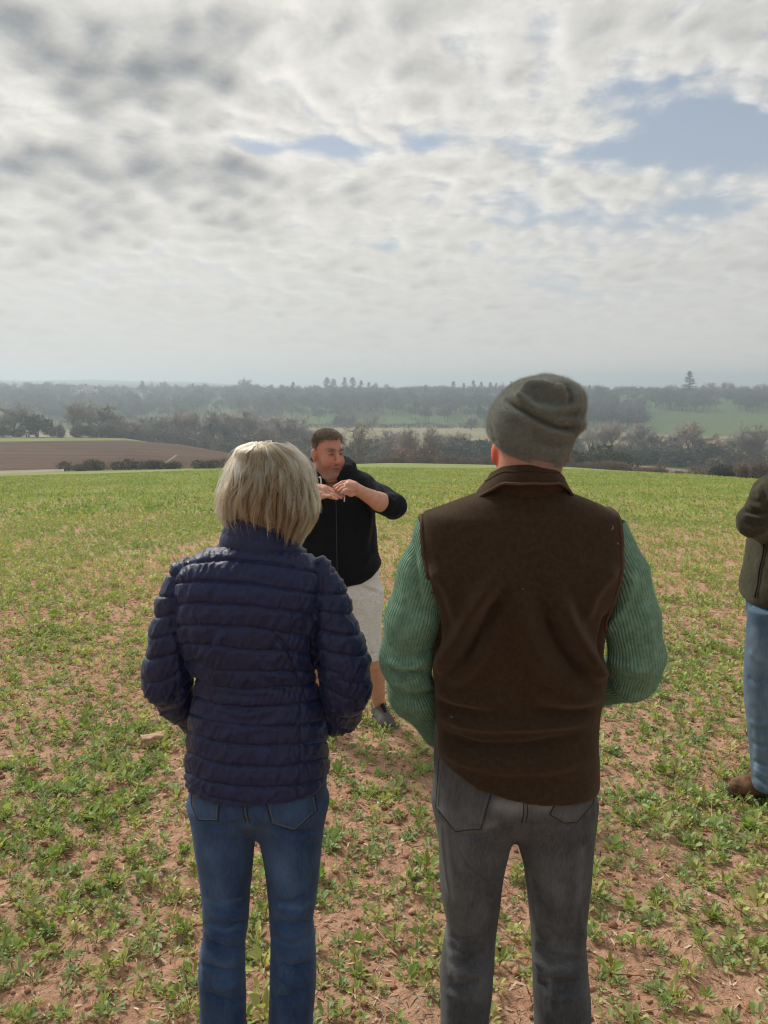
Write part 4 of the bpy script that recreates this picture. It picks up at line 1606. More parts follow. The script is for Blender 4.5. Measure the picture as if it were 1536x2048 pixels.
# ------------------------------------------------------------------ man in the brown gilet
def build_man():
    rng = np.random.default_rng(11)
    D = 1.75
    gz = float(ground(0.28, D)[0])
    base = np.array([px_world(1040, 1500, D)[0], D, gz])
    root = link('person', None, loc=base)
    tag(root, 'man seen from behind in brown fleece gilet, green ribbed jumper and grey woolly hat', 'man')
    s = px_scale(D, 1200)
    # ---- body
    B = Field([base[0] - .48, D - .28, gz - .02], [base[0] + .48, D + .5, gz + 1.9], 0.008)
    hc = W3(1062, 880, D + .01)
    B.ell(hc, (0.074, 0.095, 0.115))
    B.ell(hc + [-.005, .05, -.06], (0.055, 0.06, 0.075), .03)
    B.chain([hc + [-.004, -.025, -.05], W3(1049, 985, D - .005)], [0.066, 0.072], .03)
    torso = [(985, 985, 1115, .06, .06), (1020, 905, 1180, .07, .07), (1050, 860, 1225, .09, .09), (1150, 870, 1215, .11, .1), (1300, 890, 1180, .1, .1), (1420, 890, 1175, .1, .11), (1560, 890, 1170, .10, .09), (1615, 910, 1150, .07, .07)]
    add_loft(B, torso, D, 2.2, .02)
    LA = [W3(872, 1075, D), W3(822, 1315, D - .02), W3(868, 1462, D + .15), W3(915, 1500, D + .2)]
    RA = [W3(1212, 1075, D), W3(1268, 1325, D - .02), W3(1195, 1385, D + .17), W3(1140, 1410, D + .2)]
    for A in (LA, RA):
        B.chain(A[:3], [.045, .036, .026], .03)
        hd = A[3] - A[2]
        B.chain([A[2], A[2] + hd * .9], [.03, .036], .02, sy=.7)
        for q in range(4):
            o = np.array([0, .0, (q - 1.5) * .017])
            B.chain([A[2] + hd * .8 + o, A[2] + hd * 1.3 + o, A[2] + hd * 1.6 + o + [0, .015, 0]], [.010, .009, .008], .008)
        B.chain([A[2] + hd * .3 + [0, 0, .03], A[2] + hd * .9 + [0, .02, .045]], [.012, .009], .01)
    LL = [W3(950, 1620, D), W3(930, 1860, D + .02), W3(925, 2300, D - .02)]
    RL = [W3(1112, 1620, D), W3(1120, 1860, D + .02), W3(1125, 2300, D - .02)]
    for A in (LL, RL):
        A[2][2] = gz + .07
        B.chain(A, [.055, .036, .034], .03)
        B.chain([A[2] + [0, .01, -.03], A[2] + [0, .17, -.04]], [.032, .026], .03)
    # ears
    for x, sgn in ((992, -1), (1132, 1)):
        e = W3(x, 902, D + .015)
        B.ell(e + [sgn * .003, 0, -.005], (.009, .020, .028), .006)
    V, F = B.mesh()
    V = lap_smooth(V, F, 2)
    px = to_px(V)
    col = np.tile([0.50, 0.235, 0.165], (len(V), 1))
    ear = (np.abs(px[:, 0] - 984) < 14) & (np.abs(px[:, 1] - 905) < 26) & (V[:, 1] < D + .06)
    col[ear] = [0.62, 0.13, 0.075]  # red of light shining through the ear, put into its skin colour
    nape = sstep(px[:, 0], 1010, 1060) * ((px[:, 1] > 880) & (px[:, 1] < 950))
    col = col * (1 - nape[:, None] * .55) + np.array([.16, .13, .11]) * nape[:, None] * .55
    garment('body', V, F, SKIN, root, base, {'col': col})
    # ---- jeans
    zl = gz + .035
    jt = [(1440, 872, 1190, .115, .12), (1520, 868, 1190, .125, .12), (1575, 867, 1189, .135, .118), (1602, 870, 1187, .128, .115), (1622, 878, 1184, .112, .10), (1638, 892, 1172, .085, .08), (1650, 920, 1140, .05, .05), (1657, 970, 1090, .02, .03)]
    lrows = [(1600, 872, 1024, .10, .10), (1640, 874, 1027, .108, .105), (1680, 877, 1018, .105, .10), (1740, 879, 1006, .098, .098), (1800, 885, 998, .09, .095), (1850, 894, 993, .082, .09, .005),
             (1900, 886, 989, .08, .085, .005), (1960, 880, 984, .082, .08), (2048, 880, 975, .08, .075, -.01), (2200, 886, 970, .07, .075, -.02), (2420, 890, 966, .07, .08, -.02), (2560, 892, 962, .07, .08, -.02)]
    rrows = [(1600, 1030, 1186, .10, .10), (1640, 1030, 1186, .108, .105), (1680, 1036, 1184, .105, .10), (1740, 1049, 1179, .098, .098), (1800, 1057, 1173, .09, .095), (1850, 1062, 1170, .082, .09, .005),
             (1900, 1066, 1171, .08, .085, .005), (1960, 1067, 1176, .082, .08), (2048, 1068, 1177, .08, .075, -.01), (2200, 1070, 1172, .07, .075, -.02), (2420, 1072, 1168, .07, .08, -.02), (2560, 1072, 1164, .07, .08, -.02)]
    it = [([(895, 1668), (960, 1672), (1015, 1650)], 7, -.007), ([(1045, 1650), (1100, 1652), (1180, 1640)], 7, -.006), ([(920, 1662), (975, 1664), (1015, 1640)], 8, .004),
          ([(885, 1650), (896, 1740), (906, 1800)], 6, .008), ([(905, 1680), (925, 1740), (990, 1800)], 9, .007), ([(885, 1840), (900, 1900), (912, 1960)], 6, .008),
          ([(905, 1690), (945, 1745), (985, 1770)], 6, -.006), ([(1180, 1660), (1165, 1760), (1150, 1850)], 9, .007), ([(1055, 1740), (1068, 1800), (1078, 1860)], 6, .007),
          ([(1068, 1895), (1110, 1920), (1165, 1920)], 8, -.008), ([(1070, 1915), (1110, 1942), (1172, 1930)], 7, .007), ([(1066, 1880), (1080, 1930), (1100, 1975)], 7, .008),
          ([(890, 1890), (940, 1905), (985, 1890)], 9, -.006), ([(885, 1925), (940, 1945), (984, 1930)], 9, .006), ([(1100, 1960), (1096, 2010), (1100, 2040)], 7, .006),
          ([(1150, 1800), (1160, 1850), (1172, 1880)], 7, .006), ([(950, 1780), (930, 1840), (935, 1880)], 12, .006), ([(1110, 1760), (1125, 1830), (1120, 1880)], 14, .006)]
    for (xl, xr, ys) in ((886, 984, (1872, 1895, 1917, 1940, 1966, 1992)), (1068, 1172, (1868, 1892, 1912, 1938, 1962, 1990))):
        for k, y in enumerate(ys):
            j = rng.normal(0, 9)
            it.append(([(xl + rng.uniform(0, 30), y + j), ((xl + xr) / 2, y + 7), (xr - rng.uniform(0, 30), y - j)], rng.uniform(5, 8), (.0075 if k % 2 else -.0080)))
    wr_ = (([(1000, 1610), (1030, 1612), (1060, 1600), (1110, 1612)], 18, .9), ([(930, 1655), (990, 1650)], 10, .4), ([(888, 1650), (898, 1740), (906, 1800)], 5, .4), ([(890, 1850), (896, 1890), (912, 1960)], 5, .4),
           ([(1056, 1745), (1066, 1800), (1072, 1850)], 5, .3), ([(1164, 1700), (1160, 1780), (1148, 1850)], 8, .25), ([(886, 1520), (884, 1600)], 8, .5), ([(1070, 1920), (1100, 1935), (1140, 1930)], 4, .35), ([(1100, 1960), (1096, 2020)], 5, .35))
    P1 = [(880, 1512), (985, 1580), (963, 1658), (912, 1662), (873, 1615)]
    P2 = [(1112, 1600), (1186, 1586), (1184, 1606), (1152, 1644), (1128, 1644), (1098, 1628)]
    jeans(root, base, D, gz, jt, lrows, rrows, it, wr_, ((0.028, 0.032, 0.038), (0.225, 0.232, 0.24), .36), (0.020, 0.021, 0.023), (0.15, 0.15, 0.145), (P1, P2),
          ([(1050, 1598), (1051, 1625), (1047, 1646)],), .007)
    # ---- jumper
    sl_l = [W3(884, 1062, D + .0), W3(850, 1150, D - .005), W3(824, 1240, D - .012), W3(812, 1318, D - .01), W3(824, 1385, D + .05), W3(876, 1462, D + .14)]
    sl_r = [W3(1203, 1064, D + .0), W3(1238, 1150, D - .005), W3(1262, 1240, D - .012), W3(1273, 1312, D - .012), W3(1262, 1350, D + .03), W3(1190, 1378, D + .15)]
    r_l = np.array([50, 51, 50, 49, 46, 36]) * s
    r_r = np.array([50, 52, 51, 52, 50, 40]) * s
    K = Field([base[0] - .45, D - .2, gz + .8], [base[0] + .45, D + .3, gz + 1.52], 0.0045)
    K.chain(sl_l, r_l, 0, kj=.03)
    K.chain(sl_r, r_r, 0, kj=.03)
    add_loft(K, torso, D, 2.2, .02, pad=.008, zlo=gz + .85)
    V, F = K.mesh()
    V = lap_smooth(V, F, 2)
    N = vnormals(V, F)
    it = [([(772, 1338), (800, 1352), (860, 1345)], 7, -.010), ([(775, 1325), (815, 1335), (862, 1318)], 8, .007), ([(780, 1358), (820, 1372), (866, 1368)], 9, .007), ([(800, 1395), (840, 1392), (868, 1378)], 6, -.006),
          ([(800, 1410), (835, 1415), (864, 1408)], 8, .005), ([(866, 1220), (840, 1260), (800, 1285)], 14, .004), ([(862, 1300), (835, 1310), (800, 1312)], 7, -.005),
          ([(826, 1090), (832, 1150), (842, 1215)], 7, -.006), ([(1246, 1150), (1225, 1200), (1205, 1245)], 9, -.006), ([(1270, 1140), (1255, 1200), (1215, 1265)], 9, .006),
          ([(1205, 1300), (1235, 1330), (1300, 1345)], 12, .005), ([(1205, 1345), (1235, 1370), (1290, 1385)], 8, -.004), ([(1285, 1200), (1300, 1260), (1310, 1310)], 12, .004)]
    V = V + N * (folds(V, N, it) * 1.7 + (fbm(V, 13, 3, 8) - .5) * .013)[:, None]
    N = vnormals(V, F)
    wl, dl = wrap_attr(V, sl_l)
    wr, dr = wrap_attr(V, sl_r)
    ww = np.where((dl < dr)[:, None], wl, wr)
    km = rib_mat('green_rib_knit', (0.110, 0.205, 0.145), (0.185, 0.320, 0.235), 54, .0028)
    ko = garment('jumper', V, F, km, root, base, {'wrap': ww})
    fuzz('wool_fuzz', V, F, N, 30000, .0065, .00018, fibre_mat('green_wool_fibre', (0.22, 0.40, 0.28)), ko, base, rng, mask=((dl < .075) | (dr < .075)).astype(float))
    # ---- gilet
    G = Field([base[0] - .3, D - .25, gz + .78], [base[0] + .32, D + .25, gz + 1.68], 0.0045)
    gr = [(962, 1000, 1098, .060, .055), (976, 975, 1125, .072, .065), (988, 952, 1148, .080, .072), (1000, 920, 1180, .088, .08), (1014, 882, 1212, .097, .09), (1028, 846, 1240, .107, .098), (1044, 837, 1249, .115, .103), (1075, 834, 1251, .127, .11), (1120, 838, 1250, .137, .118), (1180, 850, 1236, .143, .122), (1240, 860, 1212, .14, .122),
          (1300, 864, 1204, .134, .122), (1350, 868, 1202, .128, .125), (1385, 870, 1200, .127, .128), (1430, 871, 1193, .131, .13), (1480, 873, 1190, .139, .132), (1540, 874, 1191, .146, .132), (1610, 874, 1192, .15, .132), (1640, 874, 1192, .15, .132)]
    add_loft(G, gr, D, 2.55)
    # hem: a tilted edge
    hp = np.array([(855, 1535), (905, 1556), (960, 1580), (1020, 1595), (1080, 1604), (1140, 1610), (1205, 1614)])
    hz = np.array([px_world(a, b, D - .13) for a, b in hp])
    G.add(lambda p: np.interp(p[0], hz[:, 0], hz[:, 1]) - p[2] + 0 * p[1] - np.clip(p[1] - D, -.1, .1) * .0, mode='and', k=.006)
    # arm holes
    ah = np.array([(1000, 848), (1030, 842), (1060, 838), (1110, 840), (1160, 850), (1210, 860), (1240, 858), (1300, 830)], float)
    al = np.array([px_world(b, a, D - .08) for a, b in ah])
    ahr = np.array([(1000, 1240), (1030, 1245), (1060, 1248), (1110, 1247), (1160, 1240), (1210, 1224), (1245, 1214), (1300, 1250)], float)
    ar_ = np.array([px_world(b, a, D - .08) for a, b in ahr])
    fl, fr = pchip(al[:, 1], al[:, 0]), pchip(ar_[:, 1], ar_[:, 0])
    G.add(lambda p: fl(p[2].ravel())[None, None] - p[0] + 0 * p[1], mode='and', k=.006)
    G.add(lambda p: p[0] - fr(p[2].ravel())[None, None] + 0 * p[1], mode='and', k=.006)
    V, F = G.mesh()
    V = lap_smooth(V, F, 3)
    N = vnormals(V, F)
    it = [([(1010, 1130), (950, 1215), (915, 1290), (880, 1345)], 20, .011), ([(1000, 1190), (965, 1260), (925, 1330)], 16, -.008), ([(1115, 1190), (1140, 1250), (1175, 1320), (1198, 1360)], 18, .012), ([(1090, 1220), (1120, 1290), (1165, 1345)], 16, -.008),
          ([(1040, 1180), (1055, 1270), (1110, 1350), (1180, 1395)], 22, .008), ([(985, 1240), (960, 1310), (900, 1375)], 15, .007), ([(872, 1375), (920, 1398), (1010, 1405)], 16, .005), ([(872, 1398), (900, 1414), (960, 1425)], 12, -.0035),
          ([(1195, 1395), (1130, 1400), (1050, 1372)], 16, .005), ([(1192, 1416), (1130, 1425), (1060, 1420)], 14, -.003), ([(880, 1432), (960, 1450), (1060, 1450), (1180, 1440)], 13, .007), ([(880, 1465), (950, 1490), (1050, 1492), (1150, 1475)], 10, -.005),
          ([(880, 1490), (940, 1520), (1040, 1535), (1180, 1520)], 16, .006), ([(855, 1190), (870, 1260), (868, 1310)], 10, -.006), ([(1222, 1225), (1205, 1280), (1200, 1330)], 9, -.006), ([(860, 1130), (900, 1180), (915, 1240)], 14, .005), ([(1235, 1130), (1190, 1180), (1165, 1240)], 14, .005)]
    low = sstep(-V[:, 2], -(gz + 1.45), -(gz + 1.2))
    V = V + N * (folds(V, N, it) * 3.2 + (fbm(V * [1, 1, .7], 9, 3, 14) - .5) * .014 * low)[:, None]
    N = vnormals(V, F)
    gm = cloth('brown_fleece', (0.030, 0.0185, 0.0105), (0.050, 0.032, 0.0195), 90, 0.95, .002, 700, 0.22, (0.75, 0.6, 0.45), 0.08, 4)
    go, gb = garment('gilet', V, F, gm, root, base, bvh=True)
    fuzz('fleece_fuzz', V, F, N, 26000, .0042, .00013, fibre_mat('brown_fleece_fibre', (0.13, 0.09, 0.06)), go, base, rng)
    # piped edges of the arm holes
    pm_, nt = new_mat('brown_piping'); finish(nt, (0.085, 0.048, 0.033), 0.8, 0.2)
    for side, fe in ((-1, fl), (1, fr)):
        pb = MB()
        zc0, yc0 = W3(840, 1115, D)[2], D
        ring = []
        for a in np.linspace(0, 2 * np.pi, 56, endpoint=False):
            dv = np.array([0, math.cos(a), math.sin(a)])
            best = None
            for t in np.linspace(.25, .02, 60):
                z = zc0 + dv[2] * t
                P = Vector((float(fe(np.array([z]))[0]) - side * .012, yc0 + dv[1] * t, z))
                h = gb.find_nearest(P)
                if h[0] is not None and (P - h[0]).dot(h[1]) < 0:
                    h2 = gb.find_nearest(P + Vector((side * .012, 0, 0)))
                    best = np.array(h2[0]) + np.array(h2[1]) * .0015
                    break
            if best is not None:
                ring.append(best)
        ring = np.array(ring)
        # photographed line down the back
        V2, F2 = tube(np.r_[ring, ring[:2]], .0042, 7)
        pb.add(V2, F2)
        piece('armhole_piping', pb, pm_, go, base)
    # collar: a folded stand collar, two layers with piped edge
    def collar_ring(c, rx, ry, z0, tiltx, tilty, a0, a1, n=60):
        an = np.linspace(a0, a1, n)
        x, y = c[0] + rx * np.cos(an), c[1] + ry * np.sin(an)
        return np.c_[x, y, z0 + tiltx * np.cos(an) + tilty * np.sin(an)]
    cb = MB()
    cen = np.array([px_world(1048, 970, D)[0], D - .005, 0])
    zt = px_world(1048, 938, D - .08)[1]
    zb_ = px_world(1048, 966, D - .10)[1]
    a0, a1 = math.radians(-262), math.radians(82)
    # y tilt: the collar stands higher at the nape than at the throat
    lay = [collar_ring(cen, .072, .074, zt - .012, .0, -.016, a0, a1), collar_ring(cen, .077, .079, zt - .003, .0, -.016, a0, a1), collar_ring(cen, .084, .085, zt - .016, .0, -.016, a0, a1),
           collar_ring(cen, .096, .094, (zt + zb_) / 2 - .006, .0, -.012, a0, a1), collar_ring(cen, .108, .102, zb_ - .004, .0, -.004, a0, a1), collar_ring(cen, .107, .100, zb_ - .008, .0, -.004, a0, a1), collar_ring(cen, .098, .090, zb_ + .004, .0, -.010, a0, a1), collar_ring(cen, .078, .076, zb_ - .045, 0, -.01, a0, a1)]
    for ly in lay:      # the wings drop towards the shoulders
        ly[:, 2] -= 4.2 * np.maximum(np.abs(ly[:, 0] - cen[0]) - .055, 0) ** 1.6
    Vc = np.concatenate(lay)
    Vc = Vc + np.c_[np.zeros((len(Vc), 2)), (fbm(Vc, 25, 2, 3) - .5) * .006]
    n_ = 60
    q = [[i * n_ + j, i * n_ + j + 1, (i + 1) * n_ + j + 1, (i + 1) * n_ + j] for i in range(len(lay) - 1) for j in range(n_ - 1)]
    co_me = mk_mesh('collar', Vc - base, np.array(q), gm)
    co = link('collar', co_me, go)
    sm = co.modifiers.new('s', 'SUBSURF'); sm.levels = 1; sm.render_levels = 2
    pb = MB(); V2, F2 = tube(Vc[4 * n_:5 * n_] + [0, 0, -.001], .0034, 7); pb.add(V2, F2)
    piece('collar_piping', pb, pm_, co, base)
    pb = MB(); V2, F2 = tube(Vc[3 * n_:4 * n_] * .5 + Vc[2 * n_:3 * n_] * .5 + [0, 0, .001], .0014, 6); pb.add(V2, F2)
    piece('collar_seam', pb, gm, co, base)
    # loose pale threads caught on the fleece
    m_th, nt = new_mat('pale_thread'); finish(nt, (0.6, 0.55, 0.48), 0.9, 0.1)
    for pts in ([(1223, 1052), (1226, 1056), (1222, 1060)], [(1233, 1086), (1237, 1089)], [(1044, 1177), (1046, 1178)], [(1033, 950), (1036, 946)], [(902, 1434), (906, 1436)]):
        tb = MB()
        seam(tb, gb, pts, D, .00042, .002, 6)
        if tb.n:
            piece('loose_thread', tb, m_th, go, base)
    # ---- hat
    H = Field([base[0] - .16, D - .2, gz + 1.50], [base[0] + .22, D + .2, gz + 2.02], 0.0038)
    hr = [(757, 1080, 1108, .015, .015, .02), (764, 1042, 1124, .05, .05, .015), (775, 1020, 1136, .072, .067, .01), (790, 1003, 1148, .088, .082, .005), (808, 990, 1155, .096, .091, 0), (830, 980, 1157, .100, .096, 0), (850, 976, 1154, .101, .096, 0), (868, 975, 1148, .100, .096, 0),
          (885, 976, 1142, .098, .097, 0), (905, 978, 1134, .095, .098, 0), (925, 981, 1126, .092, .097, 0), (945, 985, 1117, .089, .094, 0), (960, 989, 1114, .087, .09, 0)]
    add_loft(H, hr, D + .005, 2.2)
    bp = np.array([(960, 880), (985, 893), (1015, 908), (1050, 924), (1085, 935), (1119, 941), (1160, 946)])
    bz = np.array([px_world(a, b, D - .085) for a, b in bp])
    H.add(lambda p: np.interp(p[0], bz[:, 0], bz[:, 1]) - p[2] + np.clip(p[1] - D + .06, 0, .2) * .30, mode='and', k=.010)
    H.ell(W3(1142, 806, D - .01), (.026, .070, .040), .025)
    H.ell(W3(1147, 852, D - .03), (.022, .055, .013), .015)
    H.ell(W3(1088, 782, D - .02), (.050, .055, .033), .03)
    V, F = H.mesh()
    V = lap_smooth(V, F, 3)
    N = vnormals(V, F)
    it = [([(1012, 800), (1050, 822), (1090, 845), (1130, 858), (1160, 855)], 6, -.014), ([(1020, 790), (1060, 808), (1100, 828), (1150, 840)], 10, .010), ([(1000, 812), (1050, 840), (1100, 862), (1150, 868)], 9, .005),
          ([(1040, 808), (1046, 785), (1060, 770)], 7, .008), ([(1055, 800), (1090, 802), (1120, 806)], 14, -.006), ([(1048, 770), (1080, 766), (1105, 772)], 6, .006), ([(1108, 770), (1122, 785), (1134, 802)], 7, .010), ([(1128, 770), (1138, 790), (1140, 806)], 6, -.010),
          ([(1090, 815), (1120, 820), (1158, 812)], 6, .006), ([(1100, 832), (1135, 832), (1165, 825)], 7, -.006), ([(975, 850), (985, 872), (990, 885)], 4, -.006), ([(985, 880), (1020, 900), (1070, 922), (1118, 930)], 4, -.003), ([(1150, 838), (1160, 848), (1166, 845)], 4, .005),
          ([(1070, 880), (1110, 890), (1142, 884)], 7, -.004), ([(1000, 770), (1030, 765), (1050, 758)], 7, .004), ([(980, 825), (985, 800), (1000, 780)], 8, -.004)]
    V = V + N * (folds(V, N, it) * 1.45 + (fbm(V, 18, 3, 33) - .5) * .006)[:, None]
    N = vnormals(V, F)
    hm = cloth('grey_green_felted_wool', (0.108, 0.119, 0.107), (0.172, 0.187, 0.170), 70, 0.97, .003, 420, 0.35, (0.8, 0.85, 0.75), 0.06, 8)
    ho = garment('woolly_hat', V, F, hm, root, base)
    fuzz('hat_fuzz', V, F, N, 42000, .0075, .00017, fibre_mat('grey_wool_fibre', (0.30, 0.305, 0.275)), ho, base, rng)
    # ---- boots
    mb_, nt = new_mat('dark_leather'); finish(nt, (0.03, 0.022, 0.018), 0.6, 0.3)
    for A in (LL, RL):
        boot(root, base, A[2][0], D - .03, gz, mb_)


build_man()
# ------------------------------------------------------------------ fair haired woman in the navy quilted jacket
def build_woman():
    rng = np.random.default_rng(23)
    D = 1.78
    gz = float(ground(-0.28, D)[0])
    base = np.array([px_world(518, 1500, D)[0], D, gz])
    root = link('person', None, loc=base)
    tag(root, 'woman seen from behind with fair bobbed hair, navy quilted jacket and blue jeans', 'woman')
    s = px_scale(D, 1250)
    hc = W3(532, 975, D + .015)
    LA = [W3(385, 1165, D), W3(336, 1345, D - .02), W3(395, 1450, D + .15)]
    RA = [W3(630, 1165, D), W3(690, 1355, D - .02), W3(640, 1432, D + .16)]
    B = Field([base[0] - .42, D - .28, gz - .02], [base[0] + .42, D + .5, gz + 1.8], 0.008)
    B.ell(hc, (0.074, 0.092, 0.108))
    B.ell(hc + [0, .045, -.06], (0.05, 0.055, 0.065), .03)
    B.ell(hc + [0, .10, -.02], (0.012, 0.018, 0.02), .01)
    B.chain([hc + [0, -.02, -.05], W3(518, 1110, D)], [0.050, 0.054], .03)
    body = [(1090, 450, 585, .05, .05), (1130, 385, 625, .07, .07), (1180, 370, 630, .09, .09), (1300, 385, 622, .095, .1), (1380, 402, 622, .09, .09), (1460, 392, 640, .1, .1), (1560, 396, 640, .09, .08), (1610, 415, 620, .06, .06)]
    add_loft(B, body, D, 2.2, .02)
    for A, sg in ((LA, 1), (RA, -1)):
        B.chain(A, [.038, .030, .022], .02)
        hd = np.array([sg * .05, .05, -.01])
        B.chain([A[2], A[2] + hd], [.024, .028], .02, sy=.7)
        for q in range(4):
            o = np.array([0, 0, (q - 1.5) * .014])
            B.chain([A[2] + hd * .9 + o, A[2] + hd * 1.5 + o, A[2] + hd * 1.9 + o], [.009, .008, .007], .006)
        B.chain([A[2] + hd * .3 + [0, 0, .02], A[2] + hd * .9 + [0, .01, .04]], [.010, .008], .008)
    LL = [W3(448, 1640, D), W3(452, 1860, D + .02), W3(452, 2300, D - .02)]
    RL = [W3(590, 1640, D), W3(585, 1860, D + .02), W3(580, 2300, D - .02)]
    for A in (LL, RL):
        A[2][2] = gz + .07
        B.chain(A, [.052, .034, .030], .03)
        B.chain([A[2] + [0, .01, -.03], A[2] + [0, .15, -.04]], [.028, .022], .03)
    V, F = B.mesh()
    V = lap_smooth(V, F, 2)
    col = np.tile([0.50, 0.26, 0.19], (len(V), 1))
    head = V[:, 2] > hc[2] - .085
    back_ = sstep(-(V[:, 1] - hc[1]), -.04, .0) * head
    col = col * (1 - back_[:, None]) + np.array([.11, .08, .05]) * back_[:, None]
    garment('body', V, F, SKIN, root, base, {'col': col})
    # ---- jeans
    jt = [(1440, 382, 652, .112, .11), (1530, 380, 654, .120, .11), (1580, 381, 653, .126, .11), (1602, 384, 650, .114, .105), (1616, 392, 645, .092, .09), (1628, 405, 632, .065, .07), (1638, 430, 606, .04, .04), (1644, 470, 570, .02, .02)]
    lr = [(1600, 383, 512, .095, .09), (1640, 388, 514, .102, .095), (1680, 393, 508, .096, .09), (1740, 401, 504, .086, .085), (1800, 408, 499, .078, .08), (1850, 409, 495, .072, .078), (1890, 403, 490, .074, .074), (1950, 400, 490, .076, .07), (2048, 405, 492, .07, .065, -.01), (2200, 412, 488, .06, .06, -.02), (2420, 416, 484, .056, .07, -.02), (2560, 416, 484, .056, .07, -.02)]
    rr = [(1600, 520, 652, .095, .09), (1640, 518, 649, .102, .095), (1680, 524, 645, .096, .09), (1740, 532, 639, .086, .085), (1800, 538, 632, .078, .08), (1840, 540, 626, .072, .078), (1885, 542, 630, .074, .074), (1950, 541, 632, .076, .07), (2048, 538, 626, .07, .065, -.01), (2200, 540, 618, .06, .06, -.02), (2420, 544, 612, .056, .07, -.02), (2560, 544, 612, .056, .07, -.02)]
    it = []
    for (xl, xr, ys) in ((404, 498, (1806, 1828, 1850, 1872, 1893, 1915, 1938, 1968, 1996)), (540, 630, (1800, 1822, 1846, 1866, 1886, 1908, 1930, 1960, 1990))):
        for k, y in enumerate(ys):
            j = rng.normal(0, 5)
            a0 = rng.uniform(.0, .25) * (xr - xl); a1 = rng.uniform(.0, .25) * (xr - xl)
            it.append(([(xl + a0, y + j - 6), ((xl + xr) / 2, y + 6), (xr - a1, y - j - 3)], rng.uniform(4, 6.5), (.0110 if k % 2 else -.0115)))
    it += [([(395, 1648), (450, 1652), (508, 1640)], 6, -.008), ([(528, 1648), (590, 1664), (645, 1655)], 6, -.008), ([(405, 1662), (450, 1668), (500, 1660)], 7, .004), ([(560, 1685), (600, 1692), (640, 1684)], 6, -.004), ([(420, 1640), (440, 1645), (470, 1648)], 6, .004),
           ([(436, 1720), (440, 1770), (430, 1800)], 10, .003), ([(590, 1700), (600, 1750), (620, 1780)], 9, .003)]
    wr_ = (([(420, 1700), (440, 1760), (448, 1800)], 16, .25), ([(560, 1720), (570, 1780), (580, 1810)], 16, .22), ([(410, 1800), (440, 1806), (480, 1800)], 5, .4), ([(420, 1852), (450, 1860), (480, 1852)], 5, .35), ([(560, 1812), (600, 1816), (620, 1806)], 5, .35), ([(550, 1880), (580, 1890), (620, 1880)], 5, .3), ([(404, 1860), (401, 1900), (402, 1960)], 3, .6), ([(628, 1860), (631, 1910), (630, 1960)], 3, .5), ([(400, 1900), (430, 1925), (470, 1930)], 8, .25), ([(540, 1640), (600, 1640), (640, 1615)], 10, .2))
    P1 = [(384, 1572), (441, 1594), (437, 1641), (398, 1639), (386, 1612)]
    P2 = [(530, 1596), (628, 1590), (634, 1620), (590, 1659), (542, 1645)]
    jeans(root, base, D, gz, jt, lr, rr, it, wr_, ((0.012, 0.030, 0.085), (0.085, 0.165, 0.320), .48), (0.008, 0.014, 0.03), (0.20, 0.155, 0.10), (P1, P2), ([(488, 1600), (491, 1625), (496, 1645)],), .005)
    mb_, nt = new_mat('brown_boot_leather'); finish(nt, (0.06, 0.035, 0.022), 0.6, 0.3)
    for A in (LL, RL):
        boot(root, base, A[2][0], D - .03, gz, mb_, L=.14)
    # ---- quilted jacket
    sl_l = [W3(376, 1150, D), W3(360, 1205, D - .005), W3(347, 1270, D - .012), W3(336, 1325, D - .015), W3(334, 1362, D - .005), W3(356, 1402, D + .06), W3(398, 1446, D + .15)]
    sl_r = [W3(636, 1150, D), W3(654, 1210, D - .005), W3(672, 1275, D - .012), W3(687, 1330, D - .015), W3(692, 1376, D), W3(678, 1424, D + .07), W3(632, 1432, D + .16)]
    r_l = np.array([37, 41, 43, 43, 44, 38, 32]) * s
    r_r = np.array([38, 44, 47, 49, 48, 44, 34]) * s
    K = Field([base[0] - .34, D - .22, gz + .68], [base[0] + .34, D + .26, gz + 1.5], 0.0036)
    jr = [(1068, 470, 578, .045, .045), (1078, 452, 588, .055, .05), (1090, 428, 598, .066, .06), (1104, 402, 616, .078, .07), (1120, 374, 636, .09, .082), (1140, 354, 652, .100, .09), (1170, 346, 656, .112, .10), (1230, 348, 645, .120, .108), (1280, 360, 636, .118, .108), (1325, 380, 632, .112, .104), (1352, 392, 631, .108, .10),
          (1385, 389, 636, .109, .102), (1420, 380, 645, .116, .108), (1480, 376, 653, .130, .116), (1540, 374, 659, .142, .12), (1600, 372, 662, .148, .12), (1640, 371, 663, .15, .12)]
    T0 = Field(K.lo, K.lo + K.h * (K.n - 1), K.h)
    T0.n = K.n; T0.ax = K.ax; T0.f = np.full(K.n, .3, np.float32)
    add_loft(T0, jr, D, 2.3)
    A0 = np.full(K.n, .3, np.float32)
    K.chain(sl_l, r_l, 0, kj=.025)
    K.chain(sl_r, r_r, 0, kj=.025)
    arms = K.f.copy()
    K.f = smin(K.f, T0.f, .006)
    hp = np.array([(350, 1600), (400, 1603), (450, 1605), (514, 1607), (560, 1606), (607, 1603), (640, 1600), (680, 1597)])
    hz = np.array([px_world(a, b, D - .12) for a, b in hp])
    K.add(lambda p: np.where((p[1] < D + .3), np.interp(p[0], hz[:, 0], hz[:, 1]) - p[2], -1.0), mode='and', k=.012)
    V, F = K.mesh()
    V = lap_smooth(V, F, 3)

    def samp(fld, P):
        q = (P - K.lo) / K.h
        i = np.clip(np.floor(q).astype(int), 0, K.n - 2)
        f = q - i
        o = 0
        for a in (0, 1):
            for b in (0, 1):
                for c in (0, 1):
                    o = o + fld[i[:, 0] + a, i[:, 1] + b, i[:, 2] + c] * (f[:, 0] if a else 1 - f[:, 0]) * (f[:, 1] if b else 1 - f[:, 1]) * (f[:, 2] if c else 1 - f[:, 2])
        return o
    da, dt = samp(arms, V), samp(T0.f, V)
